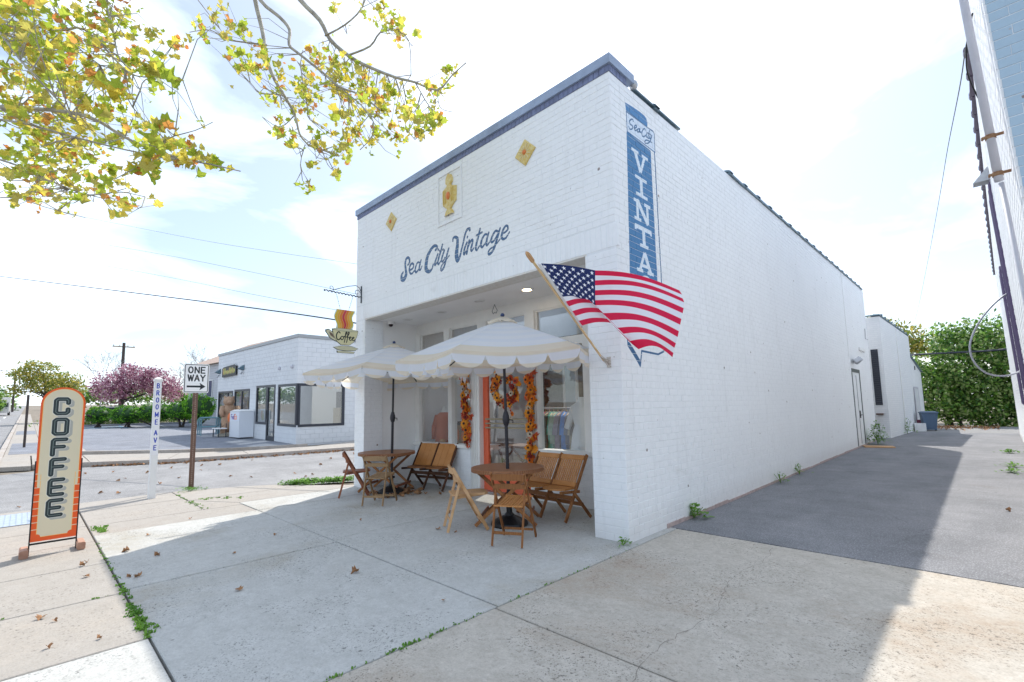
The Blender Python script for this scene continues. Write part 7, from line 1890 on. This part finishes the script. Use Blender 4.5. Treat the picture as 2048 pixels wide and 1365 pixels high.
mb = MB(); mb.box(-.6, .6, -.2, .2, .42, .47); mb.build('seat', M['white'], bh)
for s in (-1, 1):
    mb = MB(); mb.tube([(s * .5, -.15, 0), (s * .5, -.15, .42), (s * .5, .18, .7), (s * .5, .18, 0)], .025, 6); mb.build('leg', M['iron'], bh)
for i in range(3):
    rk = empty('trolley_rack', shz(-27.6 - i * .6, 2.35 + .05 * i, 0), label='bluish metal hoop of the trolley rack, %s of three' % ('nearest', 'middle', 'farthest')[i], cat='rack', group='metal hoops left of the shop door')
    mb = MB(); mb.tube([(0, -.45, 0), (0, -.45, .85), (0, -.35, .95), (0, .35, .95), (0, .45, .85), (0, .45, 0)], .03, 6); mb.tube([(0, -.45, .45), (0, .45, .45)], .02, 5); mb.build('hoop', mat('teal_steel', (.16, .30, .36), .4, metal=.5) if i == 0 else bpy.data.materials['teal_steel'], rk)
pk = empty('flower_pot_stand', shz(-25.3, 2.75, 0), label='orange ornament on a thin black stand beside the parcel box', cat='ornament')
mb = MB(); mb.tube([(0, 0, 0), (0, 0, .75)], .03, 6); mb.build('stand', M['black'], pk)
mb = MB(); mb.ball((0, 0, 1.0), .2, .2, .3, 10, 8); mb.build('ornament', mat('bright_orange', (.75, .18, .04), .5), pk, smooth=True)
# ------------------------------------------------------------------ house behind
hs = empty('house', (-42, 9.0, zt(-42)), R(6), label='pale grey sided house with tan shingle roof behind the corner shop', cat='house')
mb = MB(); mb.box(-6, 5.5, -3.2, 5, -.2, 5.0)
mb.build('wall', mat('grey_siding', (.58, .59, .61), .7), hs)
mb = MB()
for k in range(24): mb.box(-6.02, 5.52, -3.225, -3.19, .2 + k * .2, .36 + k * .2); mb.box(5.5, 5.525, -3.19, 5, .2 + k * .2, .36 + k * .2)
mb.build('siding', mat('lilac_siding', (.60, .60, .64), .7), hs, kind='stuff')
mb = MB(); mb.add([(-6.4, -3.6, 4.95), (5.9, -3.6, 4.95), (5.9, 5.4, 4.95), (-6.4, 5.4, 4.95), (-4.0, .9, 7.3), (4.4, .9, 7.3)], [(0, 1, 5, 4), (1, 2, 5), (2, 3, 4, 5), (3, 0, 4), (3, 2, 1, 0)])
mb.build('roof', mat('tan_shingle', (.42, .31, .25), .9, var=.15, scale=5), hs)
for x in (-4, -1, 2):
    w = empty('window', (x, -3.24, 2.2), parent=hs)
    mb = MB(); mb.box(-.6, .6, -.03, 0, 0, 1.5); mb.build('window_frame', M['white'], w)
    mb = MB(); mb.box(-.5, .5, -.045, -.031, .1, 1.4); mb.build('glass_pane', mat('blue_pane', (.12, .15, .22), .1), w)

# ------------------------------------------------------------------ trees and hedges
def leaf_cloud(blobs, n, size, seed, shell=.55, squash=1.0, up=.0):
    """many small leaf faces spread through a set of ellipsoids"""
    rr = random.Random(seed); mb = MB()
    tot = sum(b[3] * b[4] * b[5] for b in blobs)
    for (cx, cy, cz, rx, ry, rz) in blobs:
        k = int(n * rx * ry * rz / tot)
        for i in range(k):
            while 1:
                a, b_, c_ = rr.uniform(-1, 1), rr.uniform(-1, 1), rr.uniform(-1, 1); q = a * a + b_ * b_ + c_ * c_
                if q <= 1: break
            q = math.sqrt(q) + 1e-6; rad = (shell + (1 - shell) * rr.random()) if rr.random() < .75 else rr.random()
            lump = 1 + .15 * math.sin(5 * a / q + 3 * c_ / q + cx) + .11 * math.sin(9 * b_ / q + 7 * a / q + cy) + .07 * math.sin(17 * c_ / q + 13 * a / q)
            if math.sin(11 * a / q + 2 * cx) * math.sin(12 * c_ / q + cy) * math.sin(10 * b_ / q) > .42 and rr.random() < .7: continue
            x, y, z = cx + rx * a / q * rad * lump, cy + ry * b_ / q * rad * lump, cz + rz * c_ / q * rad * lump
            s = size * rr.uniform(.5, 1.4)
            u = Vector((rr.gauss(0, 1), rr.gauss(0, 1), rr.gauss(0, 1))).normalized(); v = u.orthogonal().normalized(); w = u.cross(v)
            t = rr.uniform(0, 6.28); p1 = v * math.cos(t) + w * math.sin(t); p2 = u.cross(p1)
            P = Vector((x, y, z))
            mb.add([P - p1 * s * .5, P + p2 * s * .3, P + p1 * s * .6, P - p2 * s * .3], [(0, 1, 2, 3)], rr.randrange(3))
    return mb
def make_tree(name, x, y, h, blobs, n, size, mats, label, seed, group=None, trunk_r=.15, cat='tree', crown='crown'):
    t = empty(name, (x, y, zt(x)), label=label, cat=cat, group=group)
    rr = random.Random(seed)
    zc = min(b[2] - b[5] * .4 for b in blobs)
    mb = MB(); mb.tube([(0, 0, 0), (.05, .02, zc * .5), (0, .05, zc), (0, 0, zc + .3 * h)], [trunk_r, trunk_r * .8, trunk_r * .6, trunk_r * .25], 8); mb.build('trunk', M['bark_dark'], t, smooth=True)
    mb = MB()
    for b in blobs:
        for q in range(3):
            mb.tube([(0, 0, zc * rr.uniform(.6, 1)), (b[0] * .5, b[1] * .5, (zc + b[2]) / 2), (b[0] + rr.gauss(0, b[3] * .4), b[1] + rr.gauss(0, b[4] * .4), b[2] + rr.gauss(0, b[5] * .4))], [trunk_r * .4, trunk_r * .22, .01], 5)
    mb.build('limb', M['bark_dark'], t)
    leaf_cloud(blobs, n, size, seed).build(crown, mats, t, kind='stuff')
    return t
YG = [leaf_mat('olive_leaf', (.24, .25, .05), (.34, .33, .08)), leaf_mat('yellow_leaf', (.46, .40, .08), (.56, .46, .12)), leaf_mat('green_leaf', (.16, .24, .05), (.24, .32, .07))]
PU = [leaf_mat('plum_leaf', (.36, .15, .23), (.48, .22, .31)), leaf_mat('mauve_leaf', (.62, .38, .46), (.72, .48, .54)), leaf_mat('dark_plum_leaf', (.16, .06, .11), (.24, .10, .15))]
GR = [leaf_mat('hedge_leaf', (.05, .13, .03), (.09, .20, .04), .35), leaf_mat('mid_green_leaf', (.16, .31, .05), (.24, .42, .07), .45), leaf_mat('pale_green_leaf', (.28, .38, .12), (.40, .48, .20), .4)]
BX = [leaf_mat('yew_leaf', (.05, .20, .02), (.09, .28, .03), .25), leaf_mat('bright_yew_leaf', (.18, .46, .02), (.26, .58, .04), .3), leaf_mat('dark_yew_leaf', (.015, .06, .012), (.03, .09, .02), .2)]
def bl(*a): return list(a)
make_tree('autumn_tree', -58, -3.6, 6, [(0, .2, 3.7, 2.2, 2.2, 1.2), (0, -1.4, 4.4, 1.6, 1.3, .7), (0, -.6, 5.2, 1.6, 1.5, .5), (0, 1.5, 3.2, 1.6, 1.3, 1.0), (0, -1.9, 3.0, 1.2, .9, .6)], 6500, .19, YG, 'loose yellow-green tree beyond the COFFEE sign, left of the purple tree', 3)
make_tree('plum_tree', -50, .9, 5, [(0, -.7, 3.1, 2, 1.6, 1.3), (0, .7, 3.9, 2, 1.6, 1.3), (0, 2.3, 3.6, 2, 1.6, 1.3), (0, 3.5, 2.9, 1.6, 1.0, 1.0), (0, .3, 4.8, 1, .8, .5), (0, 2.0, 4.6, 1, .8, .5)], 11000, .16, PU, 'wide purple-leaved plum tree behind the clipped hedge bushes', 4, trunk_r=.12)
def bare_tree(x, y, h, seed, label):
    t = empty('bare_tree', (x, y, zt(x)), label=label, cat='tree', group='leafless trees on the skyline')
    rr = random.Random(seed); mb = MB()
    def grow(p, d, l, r, k):
        q = p + d * l; mb.tube([p, p.lerp(q, .5) + Vector((rr.gauss(0, l * .05),) * 3), q], [r, r * .8, r * .6], 5, cap=False)
        if k == 0: return
        for i in range(3):
            nd = (d + Vector((rr.gauss(0, .4), rr.gauss(0, .5), rr.gauss(.1, .25)))).normalized(); grow(q, nd, l * rr.uniform(.6, .85), r * .6, k - 1)
    grow(Vector((0, 0, 0)), Vector((0, 0, 1)), h * .32, .10, 5)
    mb.build('branches', mat('pale_bark', (.30, .28, .30), .9) if 'pale_bark' not in bpy.data.materials else bpy.data.materials['pale_bark'], t)
bare_tree(-75, 1.6, 8.2, 5, 'leafless tree behind the purple tree, left of the tall utility pole')
bare_tree(-66, 7.2, 7.6, 8, 'leafless tree above the purple tree, between street post and one way sign')
bare_tree(-64, 9.6, 8.4, 9, 'leafless tree on the skyline just behind the one way sign')
HD = [(-44.5, -1.0, .95, .95, .55, .70, 'leftmost and lowest of the clipped dark green bushes'), (-43.0, .55, .95, 1.2, .62, 1.0, 'wide flat clipped bush, second from the left behind the car park'),
      (-41.6, 2.0, 1.1, 1.15, .62, 1.12, 'third clipped dark bush from the left, left of the street post'), (-39.6, 3.25, 1.2, 1.1, .62, .95, 'clipped bush right of the street post'), (-39.0, 4.15, 1.40, 1.1, 1.0, 1.05, 'largest bright green rounded bush behind the one way sign')]
for i, (x, y, zc, rx, rz, ry, lab) in enumerate(HD):
    t = empty('clipped_bush', (x, y, zt(x)), label=lab, cat='bush', group='clipped evergreen bushes along the car park')
    rr = random.Random(i); mb = MB()
    for q in range(5): mb.tube([(rr.gauss(0, .1), rr.gauss(0, .1), 0), (rr.gauss(0, .3), rr.gauss(0, .3), zc * .5), (rr.gauss(0, .5), rr.gauss(0, .5), zc)], [.06, .05, .03], 5)
    mb.build('stem', M['bark_dark'], t)
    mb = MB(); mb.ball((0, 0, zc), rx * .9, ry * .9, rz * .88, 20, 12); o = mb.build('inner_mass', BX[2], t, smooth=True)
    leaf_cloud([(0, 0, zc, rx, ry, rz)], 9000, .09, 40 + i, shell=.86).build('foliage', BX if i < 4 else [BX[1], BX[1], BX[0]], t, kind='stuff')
# dark retaining strip of plants under the bushes
leaf_cloud([(-48.5, 1.5, 1.2, 1.0, 5.5, .5)], 4500, .16, 60).build('ground_cover', GR, kind='stuff', label='low plants in the bed behind the clipped bushes')
# hedge at the end of the drive
hb = [(3.0, 33.0, 3.0, 2.3, 1.7, 2.9), (.9, 32.6, 1.9, 1.9, 1.5, 2.0), (5.2, 33.0, 2.4, 1.7, 1.5, 2.9), (3.6, 32.6, 1.2, 3.2, 1.3, 1.3), (2.3, 33.4, 4.9, 1.3, 1.1, 1.3), (3.9, 33.5, 4.5, 1.2, 1.1, 1.2), (.6, 32.2, 3.1, .9, .8, .8),
      (1.6, 32.0, 2.4, .8, .7, .6), (4.5, 32.0, 3.4, .8, .7, .7), (3.1, 31.9, 2.2, .9, .6, .6), (8.4, 33, 2.6, 2.2, 1.5, 2.6), (-1.5, 33.2, 1.4, 2.0, 1.4, 1.5)]
t = empty('hedge', (0, 0, 0), label='tall dense green hedge closing the end of the driveway', cat='hedge')
leaf_cloud(hb, 44000, .19, 70, shell=.70).build('foliage', GR, t, kind='stuff')
mb = MB(); rr = random.Random(6)
for i in range(16):
    x = rr.uniform(-2, 8); mb.tube([(x, 32.9 + rr.gauss(0, .3), 0), (x + rr.gauss(0, .3), 33, 1.5), (x + rr.gauss(0, .5), 33, 3.5)], [.09, .07, .03], 6)
mb.build('trunk', M['bark_dark'], t)
make_tree('autumn_tree', -2.6, 40.5, 9, [(0, 0, 6.6, 2.6, 2, 1.3), (1.9, 0, 6.0, 1.5, 1.5, 1.0), (3.0, 0, 5.2, 1.2, 1.2, .8)], 4200, .26, YG, 'reddish-yellow tree showing above the roof of the rear extension', 12)
far_blobs = [(-190, y, 3.5 + 1.5 * math.sin(y * .7), 5, 6, 3.2) for y in range(-60, 70, 8)]
mbx = leaf_cloud([(a, b_, c_ + 3.2, d_, e_, f_) for a, b_, c_, d_, e_, f_ in far_blobs if not -12 < b_ < -3], 14000, .9, 77)
mbx.build('distant_trees', GR, kind='stuff', label='line of distant trees at the end of the main street')
make_tree('roadside_tree', -105, -9.5, 7, [(0, 0, 3.4, 2, 2.2, 1.8), (0, .8, 1.6, 1.6, 1.6, 1.2)], 3500, .4, GR, 'green roadside tree at the far left edge of the street', 13)

# ------------------------------------------------------------------ overhead sycamore
sy = empty('sycamore_tree', (-8.4, -8.2, 0), label='sycamore tree with yellow-green autumn leaves reaching over the pavement from the left', cat='tree')
org = Vector((-8.4, -8.2, 0))
mb = MB(); mb.tube([(0, 0, 0), (.1, .1, 1.5), (.05, .2, 3.2), (.3, .5, 4.6), (.6, .9, 6.0), (1.2, 1.6, 7.6)], [.32, .26, .23, .2, .17, .12], 14); mb.build('trunk', M['bark'], sy, smooth=True)
SYL = [leaf_mat('sycamore_green', (.38, .48, .05), (.52, .58, .09), .62, 1.5), leaf_mat('sycamore_yellow', (.72, .60, .08), (.82, .70, .15), .62, 1.5), leaf_mat('sycamore_olive', (.46, .42, .09), (.60, .52, .14), .62, 1.5), leaf_mat('sycamore_orange', (.60, .22, .06), (.70, .38, .10), .6, 1.5)]
BP = []
for pts, r0, r1 in BRANCHES:
    P = [Vector(p) - org for p in pts]
    n = len(P)
    # smooth
    Q = []; RR = []
    for i in range(n - 1):
        a = P[max(0, i - 1)]; b_ = P[i]; c_ = P[i + 1]; d_ = P[min(n - 1, i + 2)]
        for t in (0, .33, .66): Q.append(cr(a, b_, c_, d_, t)); RR.append((r0 + (r1 - r0) * (i + t) / (n - 1)) * .72)
    Q.append(P[-1]); RR.append(r1)
    mb = MB(); mb.tube(Q, RR, 8); mb.build('branch', M['bark'], sy, smooth=True)
    BP += [(q, r_) for q, r_ in zip(Q, RR)]
for tgt in (0, 10, 12):
    P = Vector(BRANCHES[tgt][0][0]) - org
    mb = MB(); mb.tube([(.3, .5, 4.4), tuple(Vector((.3, .5, 4.6)).lerp(P, .45) + Vector((0, 0, 1.7))), tuple(P)], [.11, .06, BRANCHES[tgt][1]], 8); mb.build('branch', M['bark'], sy, smooth=True)
rr = random.Random(31)
pts = []
for (bx, by, bz, br_, bn) in LEAF_BLOBS:
    c0 = Vector((bx, by, bz)); view = (c0 - CAM).normalized()
    for i in range(bn):
        v = Vector((rr.gauss(0, .5), rr.gauss(0, .5), rr.gauss(0, .5)))
        if v.length > 1.25: v = v.normalized() * 1.25 * rr.random()
        p = c0 + v * br_ + view * rr.uniform(-.45, .45)
        if rr.random() < .035: p = p - view * rr.uniform(1.0, 2.0)
        pts.append(p - org)
rr = random.Random(9)
BPn = np.array([tuple(q) for q, _ in BP])
# twigs: cluster the leaves on short shoots
tw = MB(); anchor = []
idx = list(range(len(pts))); rr.shuffle(idx)
for i in idx[:520]:
    p = pts[i]; d = np.linalg.norm(BPn - np.array(tuple(p)), axis=1); j = int(d.argmin())
    if d[j] > 1.7: continue
    q = Vector(BPn[j]); mid = q.lerp(p, .5) + Vector((rr.gauss(0, .06), rr.gauss(0, .06), rr.gauss(-.02, .08)))
    tw.tube([q, mid, p], [.007, .0045, .002], 4, cap=False); anchor.append(p); anchor.append(mid)
tw.build('twigs', M['bark'], sy, kind='stuff')
AN = np.array([tuple(a) for a in anchor])
LMS = []
for k in range(12):
    mb = MB(); vs, fs = leaf_shape(1, .3 + .95 * rr.random(), 50 + k); mb.add(vs, fs, 0)
    mb.add([(-.012, -.2, 0), (.012, -.2, 0), (.008, -.62, -.05), (-.008, -.62, -.05)], [(0, 1, 2, 3)], 0)
    LMS.append((mb, mb.mesh('leaf', SYL[[0, 1, 2, 0, 2, 1, 0, 2, 0, 1, 3, 0][k]])))
order = sorted(range(len(pts)), key=lambda i: (pts[i] + org - CAM).length)
big = MB()
for n_, i in enumerate(order):
    p = pts[i]
    d = np.linalg.norm(AN - np.array(tuple(p)), axis=1); j = int(d.argmin())
    if d[j] > .10: p = p.lerp(Vector(AN[j]), rr.uniform(.25, .75))
    s = rr.uniform(.045, .125) * (1.3 if n_ < 300 else 1.0)
    e = Euler((rr.gauss(.9, .7), rr.gauss(0, .7), rr.uniform(0, 6.28)))
    k = rr.randrange(12)
    if n_ < 300:
        o = bpy.data.objects.new('leaf', LMS[k][1]); COL.objects.link(o); o.parent = sy; o.location = p; o.scale = (s, s, s); o.rotation_euler = e
    else:
        mt = e.to_matrix() * s; mi = [0, 1, 2, 0, 2, 1, 0, 2, 0, 1, 3, 0][k]
        b = LMS[k][0]; big.add([mt @ Vector(v) + p for v in b.v], b.f, mi)
big.build('foliage', SYL, sy, kind='stuff')

# ------------------------------------------------------------------ poles, wires and far vehicles
sp = empty('sign_post', (-24.6, -4.78, zt(-24.6)), label='bare dark steel sign post on the far pavement at the left', cat='post')
mb = MB(); mb.box(-.03, .03, -.04, .04, 0, 2.15); mb.build('post', M['bark_dark'], sp)
def util_pole(x, y, h, r, lab, arm=True, lean=0):
    p = empty('utility_pole', (x, y, zt(x)), label=lab, cat='utility pole', group='utility poles along the street')
    mb = MB(); mb.tube([(0, 0, 0), (lean, lean, h)], [r, r * .75], 10); mb.build('pole', M['bark_dark'], p)
    if arm:
        mb = MB(); mb.bar((lean, -1.1, h - .5), (lean, 1.1, h - .5), .12, .1); mb.build('cross_arm', M['wood_grey'], p)
        for s in (-1, -.4, .4, 1):
            mb = MB(); mb.tube([(lean, s, h - .44), (lean, s, h - .28)], .05, 6); mb.build('insulator', M['steel'], p)
util_pole(-74, 3.3, 9.4, .20, 'tall utility pole rising behind the purple tree', True)
util_pole(-130, -12.6, 9.0, .2, 'utility pole at the far end of the street, left edge'); util_pole(-118, -8.6, 8.0, .2, 'utility pole at the far end of the street beside the white truck')
util_pole(-150, -7.0, 9, .2, 'farthest utility pole at the end of the street')
hang([(-61.4, -12.98, 14.69), (-37.92, -6.36, 9.89), (-24.57, -2.85, 7.17), (-16.79, -0.69, 5.58), (-12.68, 0.61, 4.72), (-10.06, 1.28, 4.15), (-7.76, 1.9, 3.61)], 0.02, 'power_line', 'thick black overhead wire, lowest of the wires left of the shop', M['iron'], 5, 'power line', 'overhead wires left of the shop')
hang([(-93.2, -17.33, 25.43), (-62.49, -7.47, 17.65), (-38.93, 0.8, 11.64), (-27.41, 4.0, 8.56), (-19.87, 5.98, 6.61), (-16.67, 6.4, 5.73)], 0.009, 'power_line', 'thin overhead wire just above the thick black one', M['iron'], 5, 'power line', 'overhead wires left of the shop')
hang([(-93.0, -17.47, 27.82), (-62.32, -7.59, 19.59), (-41.26, 1.03, 13.86), (-29.45, 4.55, 10.45), (-20.36, 6.74, 7.75), (-18.37, 7.36, 7.12)], 0.009, 'power_line', 'thin overhead wire, second from the top', M['iron'], 5, 'power line', 'overhead wires left of the shop')
hang([(-86.01, -10.97, 29.64), (-55.45, -1.01, 20.06), (-38.45, 3.62, 14.72), (-29.02, 6.16, 11.94), (-21.88, 7.76, 9.89), (-20.0, 8.27, 9.33)], 0.009, 'power_line', 'thin overhead wire, topmost of those left of the shop', M['iron'], 5, 'power line', 'overhead wires left of the shop')
hang([(-167.74, -17.79, 13.42), (-151.12, -1.57, 12.48), (-95.17, 5.55, 8.7)], 0.03, 'power_line', 'distant wire running to the tall pole, upper', M['iron'], 5, 'power line', 'overhead wires left of the shop')
hang([(-167.86, -17.71, 12.04), (-151.24, -1.49, 11.1), (-95.22, 5.59, 8.07)], 0.03, 'power_line', 'distant wire running to the tall pole, lower', M['iron'], 5, 'power line', 'overhead wires left of the shop')
def vehicle(name, x, y, l, w, h, col, lab, cat, truck=False, rz=0):
    v = empty(name, (x, y, zt(x) - .06), rz, label=lab, cat=cat)
    bm_ = mat(name + '_paint', col, .25, spec=.6); z0 = .25
    mb = MB()
    if truck:
        mb.box(-l / 2, l * .18, -w / 2, w / 2, .6, h); mb.box(l * .18 + .05, l / 2, -w / 2 + .05, w / 2 - .05, .4, h * .72)
    else:
        prof = [(-l / 2, z0), (l / 2, z0), (l / 2, h * .48), (l * .28, h * .58), (l * .12, h * .98), (-l * .28, h), (-l * .44, h * .64), (-l / 2, h * .58)]
        n = len(prof); mb.add([(a, -w / 2, b_) for a, b_ in prof] + [(a, w / 2, b_) for a, b_ in prof], [tuple(range(n)), tuple(range(2 * n - 1, n - 1, -1))] + [(i, n + i, n + (i + 1) % n, (i + 1) % n) for i in range(n)])
    mb.build('body', bm_, v)
    gm_ = bpy.data.materials.get('vehicle_glass') or mat('vehicle_glass', (.03, .04, .06), .1, spec=.8)
    mb = MB()
    if truck: mb.box(l / 2 - .001, l / 2 + .01, -w / 2 + .15, w / 2 - .15, h * .45, h * .66)
    else:
        mb.add([(l * .272, -w / 2 + .1, h * .62), (l * .272, w / 2 - .1, h * .62), (l * .135, w / 2 - .14, h * .95), (l * .135, -w / 2 + .14, h * .95)], [(0, 1, 2, 3)])
        for s in (-1, 1): mb.add([(l * .24, s * (w / 2 + .005), h * .62), (l * .10, s * (w / 2 + .005), h * .93), (-l * .26, s * (w / 2 + .005), h * .94), (-l * .40, s * (w / 2 + .005), h * .66)], [(0, 1, 2, 3)])
    mb.build('window', gm_, v)
    for a in (-.3, .3):
        for s in (-1, 1):
            mb = MB(); mb.tube([(l * a, s * (w / 2 - .2), .33), (l * a, s * (w / 2 + .01), .33)], .33, 14); mb.build('wheel', M['rubber'], v)
    for s in (-1, 1):
        mb = MB(); mb.box(l / 2 - .01, l / 2 + .02, s * w * .36 - .12, s * w * .36 + .12, h * .34, h * .44); mb.build('headlight', M['steel'], v)
vehicle('truck', -110, -7.9, 6.5, 2.4, 2.9, (.72, .70, .70), 'small white box truck far down the street', 'truck', True)
vehicle('parked_car', -122, -10.6, 4.4, 1.8, 1.45, (.35, .06, .10), 'tiny dark red car far down the street left of the truck', 'car')
vehicle('parked_car', -54.5, 1.2, 4.6, 1.85, 1.55, (.70, .72, .76), 'silver car showing above the clipped bushes', 'car', rz=R(90))
fb_ = empty('far_building', (-140, -20, zt(-140)), label='low pale building beyond the far end of the street', cat='building')
mb = MB(); mb.box(-8, 8, -9, 6, 0, 4.5); mb.build('wall', mat('far_wall', (.45, .44, .44), .8), fb_); mb = MB(); mb.add([(-8.5, -9.5, 4.4), (8.5, -9.5, 4.4), (8.5, 6.5, 4.4), (-8.5, 6.5, 4.4), (0, -8, 6.4), (0, 5, 6.4)], [(0, 1, 4), (1, 2, 5, 4), (2, 3, 5), (3, 0, 4, 5)]); mb.build('roof', mat('far_roof', (.22, .20, .20), .9), fb_)
